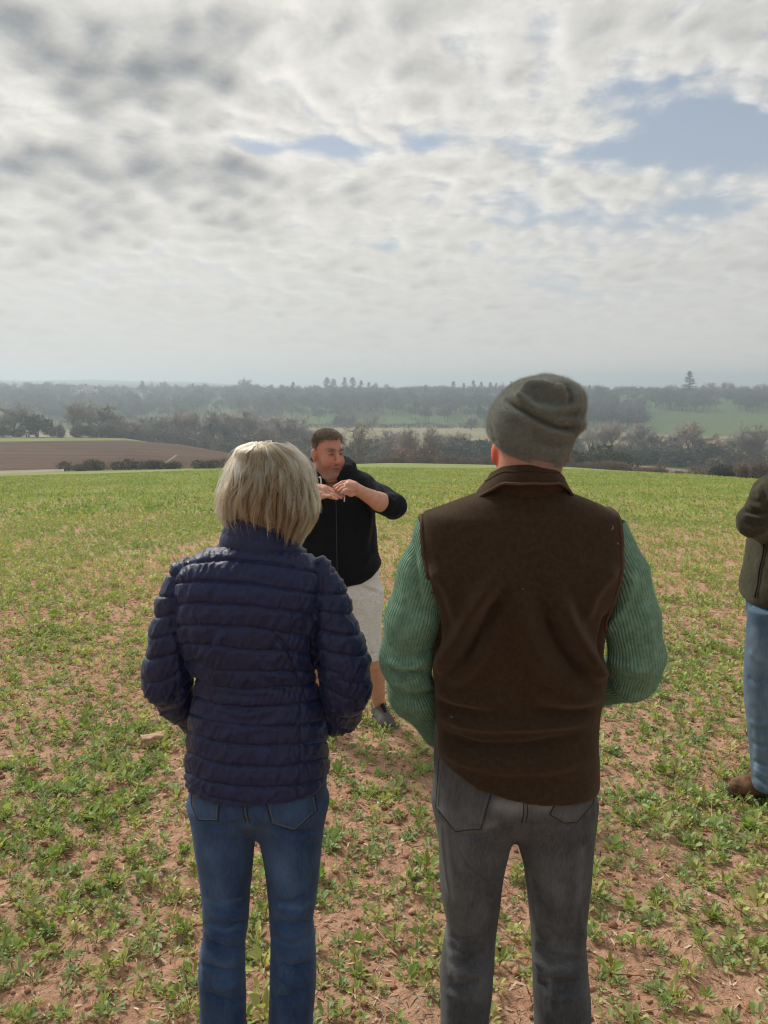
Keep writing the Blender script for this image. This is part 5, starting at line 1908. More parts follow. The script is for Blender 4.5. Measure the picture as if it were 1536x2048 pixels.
    N = vnormals(V, F)
    px = to_px(V)
    S_ = [[(430, 1089), (500, 1088), (590, 1103)], [(361, 1128), (446, 1118), (547, 1126), (654, 1150)], [(338, 1167), (394, 1161), (498, 1167), (639, 1190)], [(338, 1211), (394, 1206), (498, 1212), (631, 1230)], [(348, 1253), (400, 1251), (498, 1255), (622, 1276)],
          [(374, 1289), (426, 1292), (482, 1300), (573, 1303), (620, 1308)], [(392, 1326), (426, 1341), (498, 1343), (582, 1344), (630, 1342)], [(390, 1358), (426, 1375), (482, 1381), (582, 1375), (615, 1368), (640, 1360)], [(381, 1390), (433, 1411), (498, 1417), (582, 1411), (638, 1398)],
          [(380, 1427), (426, 1443), (498, 1453), (599, 1453), (651, 1440)], [(377, 1464), (426, 1482), (498, 1492), (599, 1490), (654, 1481)], [(375, 1505), (420, 1524), (460, 1531), (567, 1535), (658, 1516)], [(373, 1546), (400, 1560), (447, 1570), (527, 1576), (607, 1572), (661, 1553)], [(368, 1560), (420, 1594), (514, 1612), (607, 1607), (663, 1582)]]
    # seams are traced where the back of the jacket is; use the same lines for the front
    Y = np.stack([np.interp(px[:, 0], [p[0] for p in q], [p[1] for p in q]) for q in S_], 1)
    Y = np.c_[Y[:, 0] - 45, Y, Y[:, -1] + 45]
    yv = np.clip(px[:, 1], Y[:, 0] + .1, Y[:, -1] - .1)
    i = np.clip((Y <= yv[:, None]).sum(1) - 1, 0, Y.shape[1] - 2)
    ar = np.arange(len(V))
    ft = (yv - Y[ar, i]) / (Y[ar, i + 1] - Y[ar, i])
    wl, dl = wrap_attr(V, sl_l)
    wr, dr = wrap_attr(V, sl_r)
    sl = np.where(dl < dr, wl[:, 2], wr[:, 2])
    side = np.where(dl < dr, -1.0, 1.0)
    axis_x = np.where(dl < dr, np.interp(V[:, 2], [q[2] for q in sl_l][::-1], [q[0] for q in sl_l][::-1]), np.interp(V[:, 2], [q[2] for q in sl_r][::-1], [q[0] for q in sl_r][::-1]))
    tilt = np.where(dl < dr, -0.35, 0.42)
    sq = (sl + (V[:, 0] - axis_x) * np.where(side < 0, .45, -.45)) / .049 + np.where(side < 0, .2, .35)
    fa = sq - np.floor(sq)
    ia = np.floor(sq)
    arm = sstep(dt - da, -.004, .004)
    f = np.where(arm > .5, fa, ft)
    ii = np.where(arm > .5, ia + 40 + side * 20, i)
    puff = (np.clip(4 * f * (1 - f), 0, 1)) ** 0.42
    pitch = np.where(arm > .5, 41.0, Y[ar, i + 1] - Y[ar, i])
    cut = np.exp(-(np.minimum(f, 1 - f) * pitch / 2.4) ** 2)
    crease = np.exp(-((dt - da) / .007) ** 2) * (px[:, 1] < 1330)
    # little gathers running across every seam, drag lines in the waist
    g1 = 1 - np.abs(2 * vnoise(np.c_[px[:, 0] * .085 + px[:, 1] * .035, px[:, 1] * .022 + ii * 3.1], 1.0, 3) - 1)
    g2 = 1 - np.abs(2 * vnoise(np.c_[px[:, 0] * .17 - px[:, 1] * .05, px[:, 1] * .045 + ii * 5.3], 1.0, 9) - 1)
    gather = (g1 ** 2 * .0045 + g2 ** 2 * .0022 - .0022) * (0.35 + .65 * puff) * (1 - .5 * sstep(-px[:, 1], -1480, -1560) * 0 )
    # a straight princess seam down the right of the back
    ps, _ = poly_dist(px, smooth_line([(602, 1400), (602, 1480), (600, 1540), (597, 1600)]))
    ps2 = np.exp(-(ps / 2.0) ** 2) * (arm < .5) * (N[:, 1] < 0)
    it = [([(395, 1332), (415, 1300), (430, 1250)], 5, -.007), ([(548, 1265), (580, 1310), (600, 1360)], 5, -.007), ([(500, 1345), (560, 1375), (610, 1385)], 6, -.005), ([(400, 1434), (440, 1446), (490, 1452)], 6, .006), ([(430, 1412), (480, 1428), (540, 1425)], 6, .005),
          ([(400, 1320), (430, 1290), (450, 1260)], 8, .006), ([(560, 1290), (590, 1330), (610, 1350)], 7, .006), ([(370, 1260), (376, 1300), (388, 1340)], 7, -.006), ([(630, 1250), (628, 1300), (632, 1345)], 6, -.008), ([(520, 1330), (560, 1352), (600, 1352)], 6, .004),
          ([(440, 1470), (500, 1460), (560, 1440)], 8, .004), ([(430, 1380), (480, 1395), (540, 1392)], 7, -.004), ([(355, 1180), (352, 1215), (358, 1250)], 5, -.005)]
    disp = .0042 * (puff - .74) - .0046 * cut + gather - .007 * crease - .004 * ps2 + folds(V, N, it) * 1.1 + (fbm(V, 12, 3, 44) - .5) * .008
    V = V + N * disp[:, None]
    N = vnormals(V, F)
    jm, nt = new_mat('navy_quilted_nylon')
    p = obco(nt)
    cr = nt.noise(nt.v('MULTIPLY', p, (1, 1, .6)), 45, 5, 0.65)
    weave = nt.noise(p, 900, 2)
    c = nt.mix(nt.ss(cr, .3, .7), c4((0.0040, 0.0085, 0.042)), c4((0.0090, 0.0160, 0.070)))
    finish(nt, c, nt.ss(cr, .3, .7, .36, .52), 0.34, nt.bump(nt.m('ADD', nt.m('MULTIPLY', cr, 1.0), nt.m('MULTIPLY', weave, .05)), .006, 0.7), .12, (.6, .65, .9))
    jo, jb = garment('quilted_jacket', V, F, jm, root, base, bvh=True)
    # stand collar in two quilted bands
    cen = np.array([px_world(516, 1080, D)[0], D + .012, 0])
    an = np.radians(np.linspace(-265, 85, 90))
    zt, zm, zb = px_world(516, 1053, D - .06)[1], px_world(516, 1072, D - .07)[1], px_world(516, 1098, D - .08)[1]
    prof = [(.062, zt - .012), (.066, zt - .002), (.070, zt), (.0755, zt - .006), (.078, zt - .014), (.0745, zm + .002), (.0785, zm - .006), (.083, zm - .016), (.0815, zb + .010), (.086, zb + .002), (.090, zb - .012), (.088, zb - .03)]
    rows = []
    for k, (r, z) in enumerate(prof):
        wob = (vnoise(np.c_[an * 9, an * 0 + k * .15], 1.0, 5) - .5) * (.0045 if k in (3, 4, 6, 7) else .001)
        tilt = .012 * np.sin(an) * (-1) - .010 * np.cos(an)
        rows.append(np.c_[cen[0] + (r + wob) * 1.04 * np.cos(an), cen[1] + (r + wob) * .96 * np.sin(an), z + tilt])
    n_ = 90
    Vc = np.concatenate(rows)
    q = [[a * n_ + j, a * n_ + j + 1, (a + 1) * n_ + j + 1, (a + 1) * n_ + j] for a in range(len(rows) - 1) for j in range(n_ - 1)]
    co = link('collar', mk_mesh('collar', Vc - base, np.array(q), jm), jo)
    sm = co.modifiers.new('smooth', 'SUBSURF'); sm.levels = 1; sm.render_levels = 2
    # ---- hair
    sil = [(879, 535, 552), (882, 520, 562), (886, 505, 570), (891, 488, 579), (898, 474, 588), (908, 468, 597), (922, 463, 608), (947, 455, 619), (973, 447, 624), (998, 441, 626), (1024, 442, 626), (1040, 447, 622), (1058, 458, 614), (1082, 474, 603), (1110, 490, 592)]
    ys = np.array([q[0] for q in sil], float)
    Lx = pchip(ys, [px_world(q[1], q[0], D)[0] for q in sil])
    Rx = pchip(ys, [px_world(q[2], q[0], D)[0] for q in sil])
    Zy = pchip(ys, [px_world(500, q[0], D)[1] for q in sil])
    dep = pchip([879, 882, 886, 891, 898, 908, 922, 950, 980, 1010, 1050, 1110], [.012, .024, .038, .052, .066, .080, .093, .107, .111, .107, .094, .078])
    n, m = 26000, 18
    ncl = 640
    cphi = rng.uniform(-np.pi, np.pi, ncl)
    cl = rng.integers(0, ncl, n)
    phi = cphi[cl] + rng.normal(0, .060, n)
    tone = rng.random(ncl)
    back = np.clip(-np.sin(cphi), 0, 1)
    cx_ = np.cos(cphi)
    # outer layers end at the jaw, inner ones lie closer to the nape; the right side flicks out
    yend_c = 1047 - 26 * back + 26 * sstep(cx_, .35, .9) - 6 * sstep(-cx_, .6, 1.0) + rng.normal(0, 17, ncl)
    lay = rng.random(ncl)
    yend_c = np.where(lay < .5, yend_c - rng.uniform(10, 100, ncl), yend_c)
    inner = lay > .78
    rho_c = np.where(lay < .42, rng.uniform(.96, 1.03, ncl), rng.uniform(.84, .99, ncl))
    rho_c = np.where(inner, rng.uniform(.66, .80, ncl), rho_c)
    tone = np.where(inner, tone * .35, tone)  # inner clumps tinted darker: shade of the recesses put into the strand colour
    flick_c = rng.normal(.02, .12, ncl) + .13 * sstep(cx_, .55, .95) - .06 * back
    drift_c = rng.normal(-.02, .24, ncl) - .34 * sstep(-cx_, -.3, .6) * np.clip(back * 1.6, 0, 1)
    wave_c, wph = rng.normal(0, .14, ncl), rng.uniform(0, 6.28, ncl)
    rw_c = rng.normal(0, .075, ncl)
    t0 = rng.uniform(0, 1, n) ** 1.3 * .40
    t = t0[:, None] + (1 - t0[:, None]) * np.linspace(0, 1, m)[None]
    ye = (yend_c[cl] + rng.normal(0, 10, n))[:, None]
    yy = 880 + (ye - 880) * t ** 1.5
    fuzzy = rng.normal(0, .02, n) + np.where(rng.random(n) < .07, rng.normal(.03, .04, n), 0)
    tm = (np.linspace(0, 1, m)[None] + 0 * t)
    rho = (rho_c[cl] + fuzzy)[:, None]
    rho = 1 - (1 - rho) * (.35 + .65 * sstep(t, .1, .65)) + rw_c[cl][:, None] * np.sin(wph[cl][:, None] * 1.7 + t * 8) * sstep(t, .25, .6)
    rho = rho * (1 + flick_c[cl][:, None] * sstep(t, .74, 1.0)) - .055
    rho = np.where(rho > .97, .97 + (rho - .97) * .42, rho)
    ph = phi[:, None] + drift_c[cl][:, None] * t ** 1.4 + wave_c[cl][:, None] * np.sin(wph[cl][:, None] + t * 6.5) * sstep(t, .15, .6) + (cphi[cl] - phi)[:, None] * .75 * sstep(t, .35, 1) + rng.normal(0, .018, (n, 1)) * np.sin(t * 9 + rng.uniform(0, 6, (n, 1)))
    xl, xr, dp = Lx(yy), Rx(yy), dep(yy)
    wx, wy = W3(520, 884, D)[0], D - .030
    kx = sstep(t, 0.0, .5)
    cx = wx * (1 - kx) + (xl + xr) / 2 * kx
    hx = np.where(np.cos(ph) > 0, xr - cx, cx - xl)
    cy = (D + .012) * kx + wy * (1 - kx)
    X = cx + rho * hx * np.cos(ph)
    Yy = cy + rho * dp * np.sin(ph) * np.where(np.sin(ph) > 0, .8, 1.0)
    Zz = Zy(yy) + (rho - 1) * .08 * (1 - sstep(t, .1, .5))
    # keep the face clear
    face = (np.sin(phi) > .80) & (np.abs(np.cos(phi)) < .6)
    P = np.stack([X, Yy, Zz], 2)
    P = P[~face]
    cl2 = cl[~face]
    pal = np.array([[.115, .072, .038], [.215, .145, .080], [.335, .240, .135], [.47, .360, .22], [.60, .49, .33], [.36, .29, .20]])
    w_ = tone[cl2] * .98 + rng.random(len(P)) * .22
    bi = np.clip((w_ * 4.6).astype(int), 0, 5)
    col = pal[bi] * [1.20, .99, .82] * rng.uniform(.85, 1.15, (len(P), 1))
    hm = bpy.data.materials.new('fair_hair'); hm.use_nodes = True
    nt = NT(hm.node_tree)
    hb = nt.n('ShaderNodeBsdfHairPrincipled')
    hb.parametrization = 'COLOR'
    nt.put(hb.inputs['Color'], nt.attr('tint').outputs['Color'])
    hb.inputs['Roughness'].default_value = 0.42
    hb.inputs['Radial Roughness'].default_value = 0.5
    hb.inputs['Random Roughness'].default_value = 0.3
    nt.t.links.new(hb.outputs[0], nt.n('ShaderNodeOutputMaterial').inputs[0])
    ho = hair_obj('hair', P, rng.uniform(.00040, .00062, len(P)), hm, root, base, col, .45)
    # stray wind blown strands
    n = 900
    ph = rng.uniform(-np.pi, np.pi, n)
    ph[:400] = rng.normal(np.pi * .98, .4, 400)
    ph[400:680] = rng.normal(0.05, .4, 280)
    t0 = rng.uniform(0.1, .75, n)[:, None]
    t = t0 + (1.02 - t0) * np.linspace(0, 1, m)[None] * rng.uniform(.35, 1, (n, 1))
    yy = 879 + (1068 - 879) * t ** 1.45
    out = 1 + rng.uniform(.0, .13, (n, 1)) * sstep(np.linspace(0, 1, m)[None], .0, .7) + .03 * np.sin(np.linspace(0, 5, m)[None] + rng.uniform(0, 6, (n, 1)))
    phv = ph[:, None] + rng.normal(0, .25, (n, 1)) * np.linspace(0, 1, m)[None]
    xl, xr, dp = Lx(yy), Rx(yy), dep(yy)
    cx = (xl + xr) / 2
    P2 = np.stack([cx + out * (xr - xl) / 2 * np.cos(phv), D + .012 + out * dp * np.sin(phv), Zy(yy) + (out - 1) * .09 * (np.linspace(1, .2, m)[None])], 2)
    hair_obj('loose_strands', P2, np.full(n, .00032), hm, ho, base, pal[rng.integers(1, 5, n)], .4)


build_woman()
# ------------------------------------------------------------------ man in the black hoodie, talking with his hands
def ground_hit(x, y):
    d = ray(x, y)
    t = 1.0
    for _ in range(60):
        P = np.array([0, 0, CAMZ]) + d * t
        g = float(ground(P[0], P[1])[0])
        t += (P[2] - g) / (-d[2] + GA * d[1] * -1 + 1e-6) * .7
    return np.array([0, 0, CAMZ]) + d * t


def build_presenter():
    rng = np.random.default_rng(31)
    D = 4.27
    foot_toe, foot_heel = ground_hit(779, 1463), ground_hit(756, 1436)
    gz = float(ground(-.25, D)[0])
    base = np.array([px_world(676, 1300, D)[0], D, gz])
    root = link('person', None, loc=base)
    tag(root, 'man in black hoodie and grey shorts facing the camera with raised hands', 'man')
    s = px_scale(D, 1000)
    B = Field([base[0] - .50, D - .55, gz - .01], [base[0] + .44, D + .24, gz + 1.86], 0.0048)
    hc = W3(655, 907, D - .05)
    a = math.radians(36)
    tl_ = math.radians(4)
    ex = np.array([math.cos(a), math.sin(a), 0])
    fw = np.array([math.sin(a), -math.cos(a), -tl_]); fw /= np.linalg.norm(fw)
    up = np.cross(ex, fw) * -1
    up = np.array([0, 0, 1.0]) - fw * fw[2]; up /= np.linalg.norm(up)
    R = np.stack([ex, fw, up], 1)
    L = lambda x, f, u: hc + R @ np.array([x, f, u])
    B.ell(L(0, -.012, .036), (.076, .098, .086), 0, R)
    B.ell(L(0, .028, -.034), (.067, .068, .086), .02, R)
    B.ell(L(0, .028, -.080), (.066, .060, .046), .025, R)
    for q in (-1, 1):
        B.ell(L(q * .040, .056, -.036), (.030, .030, .030), .02, R)
        B.ell(L(q * .077, -.012, -.006), (.011, .021, .033), .006, R)
        B.ell(L(q * .082, -.020, .004), (.007, .016, .024), .006, R)
    B.ell(L(0, .080, -.108), (.028, .022, .020), .016, R)
    B.ell(L(0, .036, -.124), (.066, .056, .034), .02, R)
    B.ell(L(0, .084, .031), (.056, .018, .011), .012, R)
    for q in (-1, 1):
        B.ell(L(q * .031, .108, .008), (.019, .017, .010), .008, R, 'cut')
        B.ell(L(q * .031, .080, .008), (.014, .013, .010), .004, R)
    B.cone(L(0, .092, .020), L(0, .119, -.026), .009, .014, .008)
    B.ell(L(0, .117, -.031), (.014, .014, .012), .006, R)
    for q in (-1, 1):
        B.ell(L(q * .014, .104, -.034), (.010, .012, .009), .005, R)
    B.ell(L(0, .090, -.066), (.027, .014, .006), .005, R)
    B.ell(L(0, .088, -.080), (.022, .014, .007), .005, R)
    B.ell(L(.004, .108, -.0725), (.026, .014, .0034), .003, R, 'cut')
    for q in (-1, 1):
        B.cone(L(q * .026, .098, -.040), L(q * .040, .082, -.078), .004, .005, .006, mode='cut')
    B.chain([L(0, -.02, -.07), W3(662, 972, D + .01)], [.068, .080], .03)
    tor = [(955, 632, 705, .07, .07), (975, 606, 738, .10, .1), (1010, 602, 742, .13, .12), (1080, 600, 742, .15, .12), (1140, 602, 745, .15, .12), (1190, 608, 740, .13, .12), (1215, 620, 730, .09, .09)]
    add_loft(B, tor, D, 2.2, .02)
    # his left arm (right in the photo): elbow out, forearm back across the chest
    aL = [W3(730, 978, D), W3(786, 1013, D - .20), W3(758, 1003, D - .27), W3(717, 981, D - .33)]
    B.chain(aL, [.060, .058, .049, .029], .02)
    # his right arm, mostly behind the woman's head
    aR = [W3(612, 978, D), W3(562, 1016, D - .18), W3(590, 1000, D - .26), W3(625, 980, D - .31)]
    B.chain(aR, [.060, .055, .047, .029], .02)
    # left hand: bent fingers pointing down to the left
    B.chain([W3(717, 981, D - .33), W3(706, 974, D - .345), W3(698, 970, D - .35)], [.029, .030, .024], .015, sy=1.25)
    for (k, m_, t_) in (((699, 963, -.315), (684, 965, -.325), (668, 974, -.33)), ((696, 968, -.34), (681, 972, -.352), (671, 979, -.358)), ((695, 974, -.36), (684, 977, -.372), (677, 982, -.375)), ((697, 979, -.375), (689, 982, -.385), (683, 986, -.387))):
        B.chain([W3(k[0] + 5, k[1] + 2, D + k[2]), W3(k[0], k[1], D + k[2]), W3(m_[0], m_[1], D + m_[2]), W3(t_[0], t_[1], D + t_[2])], [.013, .0115, .0095, .0075], .004, kj=.004)
    B.chain([W3(712, 986, D - .35), W3(702, 989, D - .37), W3(692, 987, D - .38)], [.014, .011, .008], .006)
    # right hand: flat, palm down, fingers to the right
    B.chain([W3(625, 980, D - .31), W3(636, 980, D - .33), W3(648, 980, D - .345)], [.028, .030, .026], .015, sy=1.3)
    for (k, m_, t_) in (((650, 974, -.315), (668, 981, -.325), (683, 988, -.33)), ((651, 979, -.335), (670, 986, -.35), (689, 992, -.355)), ((649, 984, -.36), (667, 990, -.375), (683, 996, -.38)), ((646, 988, -.38), (661, 994, -.39), (674, 998, -.395))):
        B.chain([W3(k[0] - 6, k[1] - 1, D + k[2]), W3(k[0], k[1], D + k[2]), W3(m_[0], m_[1], D + m_[2]), W3(t_[0], t_[1], D + t_[2])], [.013, .0115, .0095, .0075], .004, kj=.004)
    B.chain([W3(634, 987, D - .36), W3(646, 993, D - .39), W3(661, 992, D - .405)], [.013, .011, .008], .006)
    # legs
    hipL, kneeL = W3(722, 1190, D), W3(744, 1322, D - .03)
    ankL = W3(759, 1408, 0.5 * (foot_heel[1] + foot_toe[1]) - .02)
    ankL[1] = foot_heel[1] - .03
    d_ = foot_toe - foot_heel; d_[2] = 0; Lf = np.linalg.norm(d_); d_ /= Lf
    ankL = foot_heel + np.array([0, 0, .085]) + d_ * .035
    cf = kneeL * .62 + ankL * .38 + np.array([.004, .03, 0])
    B.chain([hipL, kneeL, cf, ankL], [.085, .056, .054, .034], .02)
    hipR, kneeR = W3(628, 1190, D), W3(622, 1322, D - .01)
    footR = np.array([W3(622, 1400, D)[0], D + .02, gz])
    B.chain([hipR, kneeR, kneeR * .62 + (footR + [0, 0, .085]) * .38 + [0, .03, 0], footR + [0, 0, .085]], [.085, .056, .054, .034], .02)
    for fo, dd in ((foot_heel, d_), (footR, np.array([-.25, -.97, 0]))):
        B.chain([fo + [0, 0, .085] + dd * .03, fo + [0, 0, .045] + dd * .10, fo + [0, 0, .03] + dd * .20], [.034, .034, .028], .02)
    V, F = B.mesh()
    V = lap_smooth(V, F, 1, .4)
    # skin colouring: ruddy cheeks, stubble, lips, brows, eyes
    q = (V - hc) @ R
    x, f, u = q[:, 0], q[:, 1], q[:, 2]
    col = np.tile([0.60, 0.315, 0.225], (len(V), 1)) * (.86 + .28 * fbm(V, 45, 3, 2))[:, None]
    hd = (np.linalg.norm(q * [1, .9, .8], axis=1) < .135)

    def paint(m, c, k=1.0):
        m = (m * k)[:, None]
        col[:] = col * (1 - m) + np.array(c) * m
    el = lambda cx, cf_, cu, rx, rf, ru: np.exp(-(((np.abs(x) - cx) / rx) ** 2 + ((f - cf_) / rf) ** 2 + ((u - cu) / ru) ** 2) ** 1.0)
    paint(hd * 1.0, (.50, .235, .168), .75)
    paint(hd * el(.045, .075, -.030, .03, .05, .03), (.50, .16, .10), .6)
    paint(hd * el(0, .118, -.028, .016, .02, .016), (.52, .17, .12), .6)
    stub = hd * sstep(-u, .045, .068) * sstep(f, -.02, .03)
    stub = np.maximum(stub, hd * sstep(-u, .012, .03) * sstep(f, .0, .015) * sstep(-f, -.065, -.045) * sstep(np.abs(x), .05, .06))
    mou = hd * el(0, .10, -.054, .032, .03, .007)
    paint(stub, (.205, .122, .092), .66)
    paint(mou, (.20, .12, .09), .65)
    paint(hd * el(0, .10, -.0735, .022, .03, .0085), (.36, .115, .095), .85)
    paint(hd * el(0, .10, -.0728, .021, .02, .0026), (.07, .02, .02), .9)
    paint(hd * el(.031, .09, .034, .023, .03, .0080), (.040, .028, .02), .95)
    paint(hd * el(.031, .09, .009, .015, .02, .0050), (.045, .03, .026), .95)
    paint(hd * el(.079, -.01, -.006, .012, .03, .035), (.48, .15, .10), .55)
    paint(hd * sstep(u, .055, .075) * sstep(-f, -.06, -.03), (.20, .155, .115), .8)
    garment('body', V, F, SKIN, root, base, {'col': col})
    Vb, Fb = V, F
    for q_ in (-1, 1):
        E = Field(L(q_ * .031, .082, .008) - .016, L(q_ * .031, .082, .008) + .016, .0016)
        E.ell(L(q_ * .031, .0835, .0085), (.0120, .0122, .0048), 0, R)
        Ve, Fe = E.mesh()
        qe = (Ve - L(q_ * .031 + .003, .0835, .0085)) @ R
        ce = np.where((np.hypot(qe[:, 0], qe[:, 2]) < .0068)[:, None], [[.03, .026, .025]], [[.22, .19, .17]])
        garment('eye', Ve, Fe, MAT_EYE, root, base, {'col': ce})
    # cropped hair: a cap of short bristles
    n = 15000
    N = vnormals(V, F)
    xq, fq, uq = x, f, u
    line = np.where(f > .02, .086 - .28 * np.clip(np.abs(x) - .045, 0, 1), np.where(f > -.006, -.022 + (f + .006) * 3.6, np.where(f > -.035, -.016, -.060)))
    mask = hd * (u > line) * (np.abs(x) < .080)
    mask = mask * (1 - (np.hypot(f + .012, u + .006) < .030) * (np.abs(x) > .068))
    ar_ = np.linalg.norm(np.cross(V[F[:, 2]] - V[F[:, 0]], V[F[:, 3]] - V[F[:, 1]]), axis=1) * mask[F].mean(1)
    fi = rng.choice(len(F), n, p=ar_ / ar_.sum())
    uv = rng.random((n, 2, 1))
    qf = F[fi]
    P = (V[qf[:, 0]] * (1 - uv[:, 0]) + V[qf[:, 1]] * uv[:, 0]) * (1 - uv[:, 1]) + (V[qf[:, 3]] * (1 - uv[:, 0]) + V[qf[:, 2]] * uv[:, 0]) * uv[:, 1]
    nn = N[qf].mean(1)
    uu = ((P - hc) @ R)[:, 2]
    ln = (.004 + .017 * sstep(uu, .03, .095))[:, None]
    dr = nn + R[:, 1] * .55 + rng.normal(0, .35, (n, 3))
    dr /= np.linalg.norm(dr, axis=1, keepdims=True)
    pts = np.stack([P - nn * .001, P + dr * ln * .6, P + dr * ln + R[:, 1] * ln * .35], 1)
    gray = rng.random(n)[:, None]
    hcol = np.where(gray < .45, [[.60, .55, .48]], [[.30, .235, .175]]) * rng.uniform(.7, 1.3, (n, 1))
    hair_obj('hair', pts, .00075, fibre_mat('cropped_hair', (.1, .1, .1), .6, True, .1), root, base, hcol, .5)
    # ---- hoodie
    H = Field([base[0] - .50, D - .36, gz + .76], [base[0] + .46, D + .26, gz + 1.72], .0058)
    hr = [(936, 630, 702, .07, .075), (946, 612, 730, .09, .09), (955, 600, 745, .11, .105), (968, 594, 751, .135, .125), (992, 592, 752, .155, .14), (1025, 591, 751, .172, .145), (1062, 590, 752, .185, .148), (1100, 587, 757, .195, .15), (1128, 584, 763, .20, .15), (1143, 584, 764, .198, .148), (1150, 588, 760, .185, .14), (1160, 592, 755, .18, .138), (1166, 593, 754, .178, .137)]
    add_loft(H, hr, D, 2.25)
    H.chain([W3(718, 978, D + .005), W3(760, 998, D - .10), W3(788, 1013, D - .195)], [.088, .078, .070], .03)
    H.chain([W3(788, 1013, D - .195), W3(776, 1009, D - .235)], [.068, .064], .012)
    H.chain([W3(622, 978, D + .005), W3(585, 1000, D - .09), W3(561, 1016, D - .175)], [.088, .078, .070], .03)
    H.chain([W3(561, 1016, D - .175), W3(572, 1012, D - .215)], [.068, .064], .012)
    hq = np.array([px_world(a_, b_, D - .12) for a_, b_ in ((570, 1164), (640, 1174), (690, 1172), (722, 1166), (745, 1154), (762, 1138), (775, 1130))])
    H.add(lambda p: np.where(p[0] > base[0] - .3, np.interp(p[0], hq[:, 0], hq[:, 1]) - p[2], -1.0) + 0 * p[1], [base[0] - .3, D - .36, gz + .7], [base[0] + .28, D + .26, gz + 1.05], .012, 'and')
    nc = W3(661, 946, D + .01)
    ring = []
    for t in np.linspace(0, 2 * np.pi, 22):
        b_ = (math.cos(t) + 1) / 2      # 1 at the back of the neck
        ring.append(nc + np.array([.106 * math.sin(t), .098 * math.cos(t) - .012, -.034 + .092 * b_ ** .6]))
    H.chain(ring, [.031 + .010 * (math.cos(t) + 1) / 2 for t in np.linspace(0, 2 * np.pi, 22)], .018)
    H.ell(nc + [-.01, .125, -.055], (.10, .06, .07), .04)
    # neck opening
    H.cone(L(0, -.01, -.06), W3(663, 962, D - .10), .066, .040, .006, mode='cut')
    V, F = H.mesh()
    V = lap_smooth(V, F, 3)
    N = vnormals(V, F)
    fo_ = [([(745, 960), (752, 985), (765, 1010)], 5, -.010), ([(758, 968), (765, 985), (775, 1000)], 4, .010), ([(772, 975), (785, 985), (792, 998)], 4, -.008), ([(742, 1020), (735, 1060), (725, 1100)], 8, .010), ([(752, 1030), (748, 1070), (740, 1120)], 6, -.008),
           ([(755, 1090), (735, 1120), (715, 1140)], 7, .010), ([(690, 1000), (690, 1060), (685, 1120)], 8, .005), ([(640, 1010), (648, 1060), (650, 1110)], 9, .006), ([(775, 1030), (790, 1030), (802, 1022)], 4, .008), ([(672, 985), (673, 1060), (676, 1150)], 1.6, .004)]
    V = V + N * (folds(V, N, fo_, -0.2) * 1.3 + (fbm(V, 9, 3, 8) - .5) * .016)[:, None]
    hm = cloth('black_cotton_fleece', (0.0075, 0.0085, 0.0105), (0.0125, 0.0135, 0.0165), 60, .95, .002, 500, .10, (.6, .65, .75), .10, 3)
    ho, hb = garment('hoodie', V, F, hm, root, base, bvh=True)
    wc, nt = new_mat('white_cord'); finish(nt, (.78, .78, .78), .8, .2)
    for pts in ([(641, 956), (643, 964), (642, 980), (643, 1000)], [(688, 972), (689, 985), (688.5, 1004)]):
        mb = MB()
        Lp = smooth_line(pts, 16)
        P_, _ = on_surface(hb, Lp, D, .006)
        P_ = np.array([p for p in P_ if p is not None])
        if len(P_) > 3:
            V2, F2 = tube(P_, .0036, 7)
            mb.add(V2, F2)
            V2, F2 = tube(np.array([P_[0] + [-.006, 0, .002], P_[0] + [0, -.004, .006], P_[0] + [.004, 0, -.004]]), .0045, 6)
            mb.add(V2, F2)
            piece('drawstring', mb, wc, ho, base)
    zm_, nt = new_mat('zip_teeth'); finish(nt, (.035, .036, .04), .45, .5)
    mb = MB(); seam(mb, hb, [(672, 1000), (673, 1060), (675, 1168)], D, .0022, .001, 30); piece('zip', mb, zm_, ho, base)
    # ---- shorts
    J = Field([base[0] - .27, D - .26, gz + .35], [base[0] + .29, D + .2, gz + .98], .0056)
    add_loft(J, [(1120, 596, 756, .16, .13), (1160, 594, 760, .165, .14), (1185, 592, 764, .165, .145), (1205, 594, 764, .15, .135), (1220, 604, 752, .11, .1), (1230, 630, 722, .05, .05)], D, 2.3)
    add_loft(J, [(1180, 682, 765, .12, .12), (1215, 684, 765, .125, .12), (1260, 693, 764, .118, .115), (1313, 708, 764, .108, .105)], D - .01, 2.3, .03)
    add_loft(J, [(1180, 592, 674, .12, .12), (1215, 592, 672, .125, .12), (1260, 590, 664, .118, .115), (1313, 588, 652, .108, .105)], D, 2.3, .03)
    V, F = J.mesh()
    V = lap_smooth(V, F, 3)
    N = vnormals(V, F)
    fo_ = [([(718, 1170), (740, 1180), (764, 1190)], 3, -.008), ([(720, 1166), (742, 1174), (764, 1184)], 4, .008), ([(725, 1200), (740, 1240), (745, 1300)], 8, .006), ([(755, 1220), (748, 1260), (752, 1300)], 6, -.005), ([(712, 1240), (722, 1270), (735, 1280)], 6, .006), ([(728, 1305), (745, 1307), (763, 1305)], 1.5, -.004)]
    V = V + N * (folds(V, N, fo_, -.2) + (fbm(V, 11, 3, 18) - .5) * .012)[:, None]
    sm_, nt = new_mat('grey_marl_jersey')
    p = obco(nt)
    fleck = nt.noise(nt.v('MULTIPLY', p, (1, 1, 2.6)), 120, 4, .7)
    c = nt.mix(nt.ss(fleck, .36, .66), c4((.56, .56, .555)), c4((.85, .85, .84)))
    finish(nt, c, .95, .1, nt.bump(fleck, .002, .5), .2)
    sh, sbv = garment('shorts', V, F, sm_, root, base, bvh=True)
    V2, F2 = patch(sbv, [(754, 1207), (757, 1199), (762, 1208)], D, .002, 1.0)
    lg, nt = new_mat('white_print'); finish(nt, (.8, .8, .8), .6, .3)
